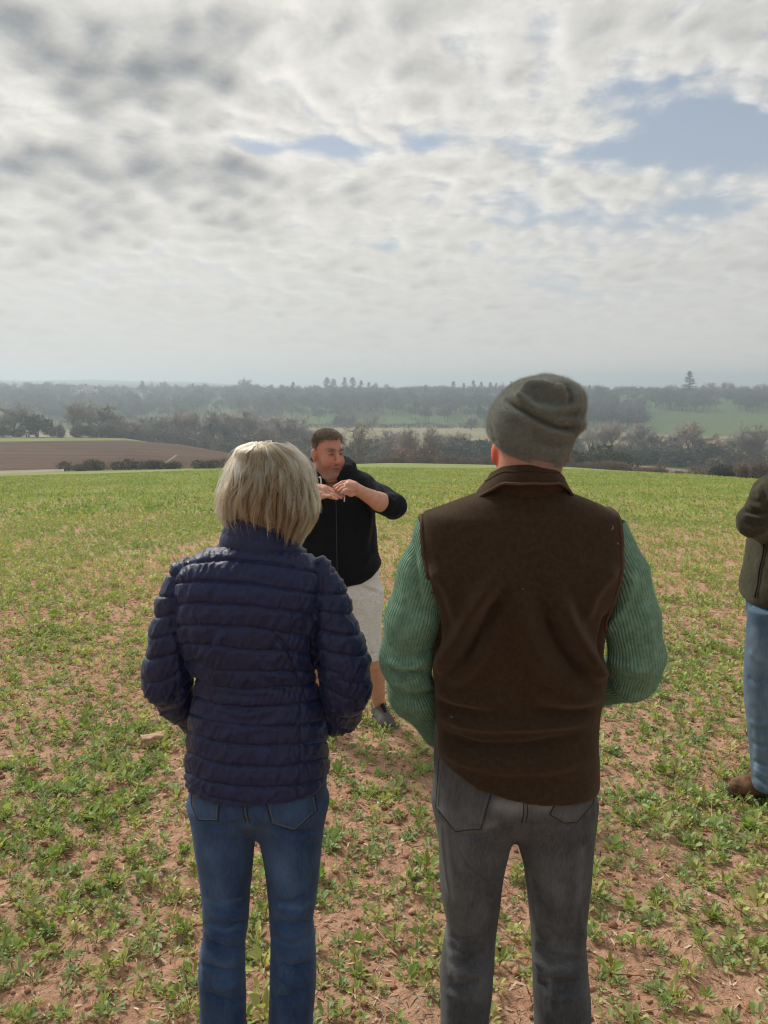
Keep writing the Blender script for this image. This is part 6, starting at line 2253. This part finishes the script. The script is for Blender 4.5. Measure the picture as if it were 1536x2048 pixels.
    if len(F2):
        link('emblem', mk_mesh('emblem', V2 - base, F2, lg), sh)
    # ---- running shoes
    um, nt = new_mat('dark_grey_mesh_shoe')
    nz = nt.noise(obco(nt), 120, 3)
    finish(nt, nt.mix(nz, c4((.060, .056, .054)), c4((.15, .14, .13))), .8, .2, nt.bump(nz, .002))
    sol, nt = new_mat('shoe_sole'); finish(nt, (.16, .155, .15), .7, .2)
    swh, nt = new_mat('pale_sole_edge'); finish(nt, (.21, .20, .19), .7, .2)
    lac, nt = new_mat('black_laces'); finish(nt, (.012, .012, .013), .8, .2)
    for fo, dd, Lq in ((foot_heel, d_, Lf), (footR, np.array([-.25, -.97, 0]), .27)):
        Lq = min(max(Lq, .24), .30)
        f_ = Field(fo - [.36, .36, .02], fo + [.36, .36, .2], .005)
        f_.chain([fo + [0, 0, .045], fo + dd * .10 + [0, 0, .048], fo + dd * .17 + [0, 0, .044], fo + dd * (Lq - .05) + [0, 0, .036]], [.040, .042, .048, .042], 0)
        f_.cone(fo + dd * .02 + [0, 0, .05], fo + dd * .025 + [0, 0, .105], .042, .040, .02)
        f_.cone(fo + dd * .06 + [0, 0, .095], fo + dd * .15 + [0, 0, .070], .036, .032, .02)
        f_.cone(fo + dd * .03 + [0, 0, .09], fo + dd * .028 + [0, 0, .16], .031, .033, .006, mode='cut')
        f_.add(lambda p, z=fo[2]: z + .016 - p[2] + 0 * p[0] + 0 * p[1], mode='and')
        V, F = f_.mesh()
        so_ = garment('shoe', V, F, um, root, base)
        g_ = Field(fo - [.36, .36, .02], fo + [.36, .36, .1], .005)
        g_.chain([fo + [0, 0, .03], fo + dd * .10 + [0, 0, .03], fo + dd * .17 + [0, 0, .03], fo + dd * (Lq - .048) + [0, 0, .03]], [.045, .044, .050, .046], 0)
        g_.add(lambda p, z=fo[2]: np.maximum(z - .008 - p[2], p[2] - z - .026) + 0 * p[0] + 0 * p[1], mode='and', k=.006)
        V, F = g_.mesh()
        garment('sole', V, F, swh if fo is foot_heel else sol, so_, base)
        side = np.array([-dd[1], dd[0], 0])
        lb = MB()
        for k in range(5):
            c0 = fo + dd * (.075 + .022 * k) + [0, 0, .128 - .0115 * k]
            V2, F2 = tube(np.array([c0 + side * .026 - [0, 0, .014], c0 + [0, 0, .004], c0 - side * .026 - [0, 0, .014]]), .0045, 6)
            lb.add(V2, F2)
        # a tongue joins the lacing
        V2, F2 = tube(np.array([fo + dd * .055 + [0, 0, .135], fo + dd * .11 + [0, 0, .113], fo + dd * .18 + [0, 0, .083]]), [.012, .014, .010], 8)
        lb.add(V2, F2)
        piece('laces', lb, lac, so_, base)


MAT_EYE = vc_mat('eye', .25, .5)
build_presenter()


# ------------------------------------------------------------------ man with folded arms at the right edge
def build_right():
    rng = np.random.default_rng(41)
    D = 3.42
    toe, heel = ground_hit(1456, 1588), ground_hit(1548, 1596)
    D = float(heel[1]) + .06
    gz = float(ground(heel[0] + .1, D)[0])
    base = np.array([px_world(1570, 1300, D)[0], D, gz])
    root = link('person', None, loc=base)
    tag(root, 'man cut off by the right edge, arms folded, in olive jacket and brown boots', 'man')
    B = Field([base[0] - .36, D - .42, gz - .01], [base[0] + .36, D + .36, gz + 1.92], .008)
    hc = W3(1592, 872, D)
    B.ell(hc, (.098, .076, .115))
    B.ell(hc + [-.04, 0, -.06], (.06, .058, .075), .03)
    B.ell(hc + [-.105, 0, -.02], (.018, .012, .02), .01)
    B.ell(hc + [.01, -.078, -.01], (.02, .01, .03), .006)
    B.chain([hc + [.02, 0, -.06], W3(1590, 965, D)], [.062, .07], .03)
    add_loft(B, [(960, 1555, 1620, .08, .08), (990, 1540, 1630, .15, .15), (1080, 1530, 1625, .17, .17), (1180, 1525, 1628, .16, .16), (1230, 1535, 1625, .14, .14)], D, 2.2, .02)
    for sg in (-1, 1):
        sh, el, wr = W3(1566, 985, D + sg * .17), W3(1513, 1042, D + sg * .19), W3(1520, 1030, D - sg * .08)
        B.chain([sh, el, wr], [.052, .042, .030], .02)
        hdv = np.array([.01, -sg * .06, .01])
        B.chain([wr, wr + hdv], [.03, .03], .01)
        for q in range(4):
            B.chain([wr + hdv + [0, 0, (q - 1.5) * .016], wr + hdv * 1.8 + [.01, 0, (q - 1.5) * .016], wr + hdv * 2.3 + [.03, 0, (q - 1.5) * .015]], [.010, .009, .008], .006)
        hip, kn = W3(1572, 1215, D + sg * .09), W3(1555, 1390, D + sg * .10)
        an = np.array([heel[0] + (-.02 if sg < 0 else .22), heel[1] if sg < 0 else D + .11, gz + .09])
        B.chain([hip, kn, an], [.075, .05, .036], .03)
        B.chain([an + [0, 0, -.04], an + [-.10, 0, -.045]], [.03, .024], .02)
    V, F = B.mesh()
    V = lap_smooth(V, F, 2)
    col = np.tile([0.48, 0.24, 0.17], (len(V), 1))
    hm_ = sstep(V[:, 2] - hc[2] - (V[:, 0] - hc[0]) * -.9, .0, .03)
    col = col * (1 - hm_[:, None]) + np.array([.10, .085, .07]) * hm_[:, None]
    garment('body', V, F, SKIN, root, base, {'col': col})
    J = Field([base[0] - .4, D - .42, gz + .72], [base[0] + .34, D + .36, gz + 1.66], .006)
    add_loft(J, [(944, 1556, 1618, .08, .08), (956, 1540, 1630, .13, .13), (975, 1524, 1640, .19, .19), (1020, 1512, 1645, .215, .215), (1090, 1509, 1642, .205, .205), (1140, 1501, 1642, .205, .205), (1180, 1492, 1645, .21, .21), (1194, 1492, 1646, .205, .205), (1204, 1497, 1640, .19, .19)], D, 2.5)
    for sg in (-1, 1):
        J.chain([W3(1556, 980, D + sg * .17), W3(1536, 1003, D + sg * .20), W3(1506, 1043, D + sg * .20), W3(1535, 1062, D + sg * .06), W3(1528, 1042, D - sg * .06)], [.078, .074, .066, .058, .046], .014, kj=.02)
    J.chain([W3(1540, 960, D - .05), W3(1590, 938, D + .09), W3(1630, 958, D - .05)], [.03, .034, .03], .02)
    V, F = J.mesh()
    V = lap_smooth(V, F, 3)
    N = vnormals(V, F)
    it = [([(1493, 1003), (1505, 1012), (1525, 1018)], 4, .010), ([(1488, 1018), (1505, 1026), (1530, 1026)], 3.5, -.012), ([(1486, 1030), (1510, 1036), (1536, 1034)], 4, .010), ([(1486, 1043), (1508, 1052), (1536, 1050)], 3.5, -.011), ([(1492, 1056), (1512, 1064), (1536, 1062)], 4, .008), ([(1495, 992), (1510, 1002), (1522, 1004)], 3.5, -.009), ([(1512, 965), (1518, 985), (1520, 1000)], 4, .009), ([(1522, 966), (1530, 985), (1532, 998)], 4, -.012),
          ([(1510, 1110), (1512, 1140), (1505, 1175)], 6, .006), ([(1505, 1150), (1508, 1165), (1506, 1178)], 4, -.007)]
    V = V + N * (folds(V, N, it, -.2) + (fbm(V, 12, 3, 5) - .5) * .012)[:, None]
    om = cloth('olive_fleece', (.036, .034, .022), (.058, .054, .036), 60, .95, .002, 450, .22, (.7, .7, .55), .08, 4)
    jo, jb = garment('fleece_jacket', V, F, om, root, base, bvh=True)
    zm, nt = new_mat('dark_zip'); finish(nt, (.008, .008, .008), .6, .3)
    mb = MB(); seam(mb, jb, [(1528, 1088), (1526, 1110), (1519, 1140), (1516, 1165), (1510, 1194)], D, .0045, .0005, 24); piece('zip', mb, zm, jo, base)
    mb = MB(); seam(mb, jb, [(1532, 1088), (1530, 1110), (1523, 1140), (1520, 1165), (1514, 1194)], D, .003, .001, 24); piece('zip_flap', mb, om, jo, base)
    # jeans
    K = Field([base[0] - .34, D - .32, gz + .03], [base[0] + .32, D + .32, gz + .98], .006)
    add_loft(K, [(1150, 1504, 1640, .17, .17), (1200, 1503, 1640, .18, .18), (1240, 1503, 1640, .16, .16), (1262, 1515, 1630, .1, .1)], D, 2.4)
    add_loft(K, [(1220, 1500, 1628, .085, .085), (1290, 1493, 1618, .088, .088), (1350, 1490, 1612, .086, .086), (1400, 1490, 1606, .082, .082), (1450, 1497, 1600, .078, .078), (1500, 1501, 1592, .076, .076), (1545, 1505, 1588, .076, .076), (1566, 1508, 1592, .078, .078), (1590, 1512, 1600, .075, .075)], D - .10, 2.2, .03, zlo=gz + .075)
    add_loft(K, [(1220, 1510, 1640, .085, .085), (1290, 1515, 1640, .088, .088), (1400, 1530, 1640, .08, .08), (1545, 1590, 1670, .076, .076), (1590, 1600, 1680, .075, .075)], D + .10, 2.2, .03, zlo=gz + .07)
    V, F = K.mesh()
    V = lap_smooth(V, F, 3)
    N = vnormals(V, F)
    it = [([(1495, 1300), (1515, 1320), (1536, 1325)], 6, .006), ([(1493, 1350), (1510, 1365), (1536, 1360)], 6, -.006), ([(1498, 1440), (1515, 1450), (1536, 1448)], 5, .006), ([(1500, 1480), (1520, 1492), (1536, 1490)], 5, -.006), ([(1503, 1520), (1520, 1528), (1536, 1535)], 4, -.010), ([(1505, 1535), (1520, 1545), (1536, 1555)], 4, .008), ([(1505, 1550), (1520, 1560), (1536, 1572)], 3, -.008)]
    V = V + N * (folds(V, N, it, -.2) + (fbm(V * [1, 1, .6], 13, 3, 6) - .5) * .012)[:, None]
    px = to_px(V)
    wear = np.zeros(len(V))
    for pts, wd, a_ in (([(1510, 1260), (1505, 1340), (1506, 1400)], 9, .6), ([(1506, 1420), (1509, 1500), (1512, 1550)], 5, .7), ([(1506, 1562), (1520, 1568), (1536, 1578)], 4, .7)):
        dd, _ = poly_dist(px, smooth_line(pts))
        wear += a_ * np.exp(-(dd / wd) ** 2)
    garment('jeans', V, F, denim('washed_blue_denim', (.055, .100, .165), (.22, .31, .41), .55), root, base, {'wear': np.clip(wear, 0, 1)})
    bm, nt = new_mat('tan_boot_leather')
    nz = nt.noise(obco(nt), 26, 5, .65)
    finish(nt, nt.mix(nt.ss(nz, .35, .65), c4((.085, .045, .026)), c4((.19, .105, .058))), .75, .2, nt.bump(nz, .004))
    sm, nt = new_mat('dark_boot_sole'); finish(nt, (.035, .026, .02), .85, .1)
    for sg in (-1, 1):
        h0 = np.array([heel[0] + (0 if sg < 0 else .24), D + sg * .11 - (.02 if sg < 0 else 0), gz])
        if sg < 0:
            h0 = heel.copy()
        t0 = toe if sg < 0 else h0 + np.array([-.27, .03, 0])
        dd = t0 - h0; dd[2] = 0; Lq = np.linalg.norm(dd); dd /= Lq
        f_ = Field(h0 - [.4, .2, .03], h0 + [.2, .2, .25], .005)
        f_.chain([h0 + [0, 0, .055], h0 + dd * .10 + [0, 0, .060], h0 + dd * (Lq - .09) + [0, 0, .050], h0 + dd * (Lq - .045) + [0, 0, .044]], [.044, .048, .050, .043], 0, kj=.02)
        f_.cone(h0 + dd * .02 + [0, 0, .06], h0 + dd * .02 + [0, 0, .19], .048, .052, .03)
        f_.add(lambda p, z=h0[2]: z + .014 - p[2] + 0 * p[0] + 0 * p[1], mode='and')
        V, F = f_.mesh()
        N = vnormals(V, F)
        V = V + N * ((fbm(V, 30, 3, 3) - .5) * .006)[:, None]
        bo = garment('boot', V, F, bm, root, base)
        g_ = Field(h0 - [.42, .2, .03], h0 + [.2, .2, .1], .005)
        g_.chain([h0 + [0, 0, .02], h0 + dd * .1 + [0, 0, .02], h0 + dd * (Lq - .09) + [0, 0, .02], h0 + dd * (Lq - .046) + [0, 0, .02]], [.050, .047, .053, .050], 0)
        g_.add(lambda p, z=h0[2]: np.maximum(z - .012 - p[2], p[2] - z - .026) + 0 * p[0] + 0 * p[1], mode='and', k=.006)
        V, F = g_.mesh()
        garment('sole', V, F, sm, bo, base)


build_right()
# ------------------------------------------------------------------ the crop: leafy seedlings on bare red soil
def leaf(L, Wd, bend, fold, stalk=.38, rows=6):
    s = np.array([0, stalk, stalk + (1 - stalk) * .28, stalk + (1 - stalk) * .58, stalk + (1 - stalk) * .86, 1.0])
    wd = np.array([.05, .07, .78, 1.0, .62, .08]) * Wd / 2
    if rows == 4:
        s, wd = s[[0, 1, 3, 5]], wd[[0, 1, 3, 5]] * np.array([1, 1.3, 1.1, 1])
    if rows == 3:
        s, wd = np.array([.1, .6, 1.0]), np.array([.12, 1.05, .10]) * Wd / 2
    a = bend * s ** 1.6
    x, z = np.cumsum(np.r_[0, np.diff(s) * np.cos(a[1:])]) * L, np.cumsum(np.r_[0, np.diff(s) * -np.sin(a[1:])]) * L
    V = np.stack([np.c_[x, -wd, z + wd * fold], np.c_[x, 0 * wd, z], np.c_[x, wd, z + wd * fold]], 1).reshape(-1, 3)
    n = len(s)
    F = np.array([[i * 3 + k, (i + 1) * 3 + k, (i + 1) * 3 + k + 1, i * 3 + k + 1] for i in range(n - 1) for k in (0, 1)])
    return V, F


LEAF_C = np.array([[.33, .415, .11], [.285, .375, .105], [.385, .44, .135], [.225, .305, .125], [.41, .425, .165], [.30, .385, .175]])


def crop_plant(seed, nl, L0, rows=6, tall=1.0):
    rng = np.random.default_rng(seed)
    b = MB()
    base_c = LEAF_C[rng.integers(0, len(LEAF_C))]
    if rows > 3:
        V, F = tube([[0, 0, -.01], [.002, 0, L0 * .25 * tall], [0, .003, L0 * .5 * tall]], [.0020, .0017, .0012], 4, caps=False)
        b.add(V, F, col=(.20, .17, .07))
    for k in range(nl):
        az = k * 2.4 + rng.normal(0, .3)
        L = L0 * rng.uniform(.55, 1.15)
        el = rng.uniform(.45, 1.35)
        V, F = leaf(L, L * rng.uniform(.22, .40), rng.uniform(.0, .9), rng.uniform(.1, .6), rng.uniform(.3, .5), rows)
        V[:, 1] += .12 * np.sin(V[:, 0] / L * 5 + k) * L * .15
        ce, se = math.cos(el), math.sin(el)
        V = np.c_[V[:, 0] * ce - V[:, 2] * se, V[:, 1], V[:, 0] * se + V[:, 2] * ce]
        tw = rng.normal(0, .35)
        V = np.c_[V[:, 0], V[:, 1] * math.cos(tw) - V[:, 2] * math.sin(tw) * .3, V[:, 2] + V[:, 1] * math.sin(tw)]
        V[:, 2] += L0 * .5 * tall * rng.random() * (k / nl)
        V = np.c_[V[:, 0] * math.cos(az) - V[:, 1] * math.sin(az), V[:, 0] * math.sin(az) + V[:, 1] * math.cos(az), V[:, 2]]
        c = base_c * rng.uniform(.75, 1.25)
        if rng.random() < .05:
            c = np.array([.34, .29, .06])
        b.add(V, F, col=c)
    return b


def crop_density(x, y):
    P = np.c_[x, y]
    n1 = fbm(P, 1.5, 3, 50)
    n2 = fbm(np.c_[x * .9 + y * .10, y * .10], 1.0, 3, 61)       # drill rows and wheel bands run up the slope
    n3 = fbm(P, .35, 2, 77)
    t = n1 * .46 + n2 * .54 + (n3 - .5) * .35
    # wheelings left by the drill
    for x0 in (-9.6, -7.7, -3.4, 3.9, 5.8):
        t = t - .085 * np.exp(-((x - x0 - .04 * y - .25 * np.sin(y * .3 + x0)) / .28) ** 2)
    r = np.hypot(x, y)
    near = 1 - sstep(r, 2.6, 6.5)
    return np.clip(.32 + .16 * sstep(r, 3, 9) + 60 * 0.01 * sstep(t, .40 + .030 * near, .62 + .02 * near), 0, 1)


def scatter(n, r0, r1, ang, rng, pw=2.0):
    r = (r0 ** pw + (r1 ** pw - r0 ** pw) * rng.random(n)) ** (1 / pw)
    th = (rng.random(n) * 2 - 1) * ang
    return r * np.sin(th), r * np.cos(th)


def merge(protos, which, pos, scale, rz, tint):
    """one mesh out of many placed copies"""
    mb = MB()
    for k, pr in enumerate(protos):
        m = np.where(which == k)[0]
        if not len(m):
            continue
        V0 = np.concatenate(pr.V)
        C0 = np.concatenate(pr.A['col'])
        c, s = np.cos(rz[m])[:, None], np.sin(rz[m])[:, None]
        sc = scale[m][:, None]
        V = np.stack([(V0[:, 0] * c - V0[:, 1] * s) * sc, (V0[:, 0] * s + V0[:, 1] * c) * sc, V0[None, :, 2] * sc], 2) + pos[m][:, None]
        col = C0[None] * tint[m][:, None]
        fs = []
        for kk, fl in pr.F.items():
            f = np.concatenate(fl)
            fs.append((f[None] + (np.arange(len(m)) * len(V0))[:, None, None]).reshape(-1, f.shape[1]))
        mb.add(V.reshape(-1, 3), fs, col=col.reshape(-1, 3))
    return mb


def zsoil(x, y):
    return ground(x, y) + crop_relief(x, y)


def build_crop():
    rng = np.random.default_rng(101)
    near = [crop_plant(500 + i, int(rng.integers(8, 17)), rng.uniform(.028, .052), 6, rng.uniform(.5, 1.3)) for i in range(14)]
    mid = [crop_plant(540 + i, int(rng.integers(6, 10)), rng.uniform(.05, .075), 4) for i in range(8)]
    far = [crop_plant(560 + i, 6, rng.uniform(.065, .085), 3) for i in range(6)]

    def place(n, r0, r1, ang, pw=2.0):
        x, y = scatter(n, r0, r1, ang, rng, pw)
        k = rng.random(n) < crop_density(x, y)
        x, y = x[k], y[k]
        return np.c_[x, y, zsoil(x, y) - .004]

    A = math.radians(40)
    P = place(44000, 1.15, 7.5, math.radians(58), 1.7)
    # the plants that show largest are things of their own
    px = to_px(P)
    vis = (px[:, 0] > -10) & (px[:, 0] < 1546) & (px[:, 1] < 2060) & (P[:, 1] > 0)
    hidden = (((px[:, 0] > 405) & (px[:, 0] < 635)) | ((px[:, 0] > 885) & (px[:, 0] < 1180))) & (P[:, 1] > 1.85)
    order = np.argsort(np.where(vis & ~hidden, np.hypot(P[:, 0], P[:, 1]), 1e6))
    own = order[:300]
    meshes = [b.mesh('seedling', MAT['leaf']) for b in near]
    for i in own:
        o = link('crop_seedling', meshes[rng.integers(0, len(meshes))], loc=P[i])
        sc = rng.choice([rng.uniform(.5, .85), rng.uniform(.75, 1.15)])
        o.scale = (sc, sc, sc * rng.uniform(.8, 1.2))
        o.rotation_euler = (rng.normal(0, .12), rng.normal(0, .12), rng.random() * 6.28)
        tag(o, 'young leafy green crop seedling in the bare red soil nearest the camera', 'seedling', 'crop seedlings nearest the camera')
    rest = np.setdiff1d(np.arange(len(P)), own)
    P = P[rest]

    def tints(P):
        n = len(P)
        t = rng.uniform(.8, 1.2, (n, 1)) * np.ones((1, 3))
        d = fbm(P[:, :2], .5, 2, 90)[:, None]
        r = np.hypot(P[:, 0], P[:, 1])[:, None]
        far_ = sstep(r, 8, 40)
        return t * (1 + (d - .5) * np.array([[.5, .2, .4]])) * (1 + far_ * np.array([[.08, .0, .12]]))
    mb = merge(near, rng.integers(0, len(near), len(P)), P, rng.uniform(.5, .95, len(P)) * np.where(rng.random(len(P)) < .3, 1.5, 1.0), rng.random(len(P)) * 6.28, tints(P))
    P = place(54000, 7.5, 19, math.radians(50))
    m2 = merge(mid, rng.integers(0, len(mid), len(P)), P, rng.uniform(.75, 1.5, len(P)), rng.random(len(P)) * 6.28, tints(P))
    P = place(120000, 19, 62, math.radians(36), 1.35)
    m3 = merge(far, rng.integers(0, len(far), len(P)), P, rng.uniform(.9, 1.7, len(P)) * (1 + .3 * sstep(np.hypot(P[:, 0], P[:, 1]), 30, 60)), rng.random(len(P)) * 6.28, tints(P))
    for b in (m2, m3):
        for k, v in b.F.items():
            mb.F.setdefault(k, []).extend([f + mb.n for f in v])
        mb.V += b.V
        mb.A['col'] += b.A['col']
        mb.n += b.n
    o = link('crop', mb.mesh('crop', MAT['leaf']))
    o['kind'] = 'stuff'
    o['label'] = 'green leafy cover crop growing over the red field'
    o['category'] = 'crop'
    # dry straw and stalks
    n = 42000
    x, y = scatter(n, 1.15, 11, A, rng, 1.5)
    z = zsoil(x, y) + .004
    az = rng.random(n) * 6.28
    Dv = np.c_[np.cos(az), np.sin(az), rng.normal(.03, .16, n)]
    L = rng.gamma(2.2, .016, n) + .008
    big = rng.random(n) < .08
    L = np.where(big, L * 2.6, L)
    V, F = spikes(np.c_[x, y, z], Dv, L, np.where(big, .0028, rng.uniform(.0009, .0023, n)))
    pal = np.array([[.56, .42, .28], [.44, .31, .20], [.28, .175, .11], [.64, .52, .37], [.17, .10, .065], [.50, .34, .23]])
    c = pal[rng.integers(0, 6, n)] * rng.uniform(.8, 1.15, (n, 1))
    sb = MB(); sb.add(V, F, col=np.repeat(c, 4, 0))
    # flat husks and torn stalk pieces
    n = 16000
    x, y = scatter(n, 1.15, 9, A, rng, 1.5)
    z = zsoil(x, y) + .005
    az = rng.random(n) * 6.28
    e1 = np.c_[np.cos(az), np.sin(az), rng.normal(0, .25, n)]
    e2 = np.c_[-np.sin(az), np.cos(az), rng.normal(0, .5, n)]
    l1, l2 = rng.uniform(.006, .020, (n, 1)), rng.uniform(.0018, .0045, (n, 1))
    Pp = np.c_[x, y, z]
    V = np.stack([Pp - e1 * l1 - e2 * l2, Pp + e1 * l1 - e2 * l2 * .6, Pp + e1 * l1 + e2 * l2 * .6, Pp - e1 * l1 + e2 * l2], 1).reshape(-1, 3)
    sb.add(V, np.arange(n)[:, None] * 4 + np.arange(4)[None], col=np.repeat(pal[rng.integers(0, 6, n)] * rng.uniform(.8, 1.1, (n, 1)), 4, 0))
    o = link('straw', sb.mesh('straw', MAT['litter']))
    o['kind'] = 'stuff'; o['label'] = 'broken dry straw and stalk bits littering the soil'; o['category'] = 'straw'
    # clods and pale chips of stone
    ico = np.array([[0, 0, 1], [.89, 0, .45], [.28, .85, .45], [-.72, .53, .45], [-.72, -.53, .45], [.28, -.85, .45], [.72, .53, -.45], [-.28, .85, -.45], [-.89, 0, -.45], [-.28, -.85, -.45], [.72, -.53, -.45], [0, 0, -1.0]])
    fi = np.array([[0, 1, 2], [0, 2, 3], [0, 3, 4], [0, 4, 5], [0, 5, 1], [1, 6, 2], [2, 7, 3], [3, 8, 4], [4, 9, 5], [5, 10, 1], [6, 7, 2], [7, 8, 3], [8, 9, 4], [9, 10, 5], [10, 6, 1], [6, 11, 7], [7, 11, 8], [8, 11, 9], [9, 11, 10], [10, 11, 6]])

    def lumps(name, n, rad, cols, label, cat, mat, rmax, flat=.7, smooth=True):
        x, y = scatter(n, 1.15, rmax, A, rng, 1.6)
        s = rad(n)
        V = ico[None] * (1 + rng.normal(0, .22, (n, 12, 1))) * s[:, None, None] * np.array([1, 1, flat])
        az = rng.random(n) * 6.28
        c, q = np.cos(az)[:, None], np.sin(az)[:, None]
        V = np.stack([V[:, :, 0] * c * 1.3 - V[:, :, 1] * q, V[:, :, 0] * q * 1.3 + V[:, :, 1] * c, V[:, :, 2]], 2) + np.c_[x, y, zsoil(x, y) + s * .25][:, None]
        F = (fi[None] + (np.arange(n) * 12)[:, None, None]).reshape(-1, 3)
        cc = np.array(cols)[rng.integers(0, len(cols), n)] * rng.uniform(.8, 1.15, (n, 1))
        b = MB(); b.add(V.reshape(-1, 3), F, col=np.repeat(cc, 12, 0))
        o = link(name, b.mesh(name, mat, smooth))
        o['kind'] = 'stuff'; o['label'] = label; o['category'] = cat
    clod_m = vc_mat('soil_clods', .95, .1, var=.25, bscale=120, bump=.004)
    lumps('soil_crumbs', 14000, lambda n: np.minimum(rng.gamma(1.5, .0026, n) + .002, .016), [(.32, .16, .095), (.42, .22, .14), (.24, .12, .072), (.50, .29, .19)], 'small crumbs and clods of red soil between the seedlings', 'soil', clod_m, 9)
    lumps('stone_chips', 3200, lambda n: rng.gamma(1.6, .0012, n) + .0014, [(.72, .68, .60), (.60, .53, .44), (.50, .42, .34)], 'tiny pale stone chips scattered on the soil', 'stones', MAT['litter'], 8, .6, False)


build_crop()


def build_chunk():
    c = ground_hit(309, 1486)
    f = Field(c - [.16, .14, .05], c + [.16, .14, .12], .0045)
    a = math.radians(17)
    ca, sa = math.cos(a), math.sin(a)

    def fn(p):
        x = (p[0] - c[0]) * ca + (p[1] - c[1]) * sa
        y = -(p[0] - c[0]) * sa + (p[1] - c[1]) * ca
        z = p[2] - c[2] - .022 - .10 * x
        taper = 1 - .9 * np.clip(x - .02, 0, .1)
        q = [np.abs(x + .22 * y) - .062, np.abs(y) - .030 * taper, np.abs(z) - .024 * taper]
        return np.sqrt(sum(np.maximum(v, 0) ** 2 for v in q)) + np.minimum(np.maximum(np.maximum(q[0], q[1]), q[2]), 0) - .006
    f.add(fn)
    V, F = f.mesh()
    N = vnormals(V, F)
    V = V + N * ((fbm(V, 28, 4, 3) - .5) * .022)[:, None]
    m, nt = new_mat('pale_split_timber')
    p = obco(nt)
    g = nt.noise(nt.v('MULTIPLY', p, (18, 90, 90)), 1.0, 5, .65)
    finish(nt, nt.mix(nt.ss(g, .35, .65), c4((.33, .205, .125)), c4((.56, .395, .265))), .9, .1, nt.bump(g, .006))
    o = link('timber_offcut', mk_mesh('timber_offcut', V - c, F, m), loc=c)
    tag(o, 'pale broken block lying in the crop left of the woman', 'block')


build_chunk()
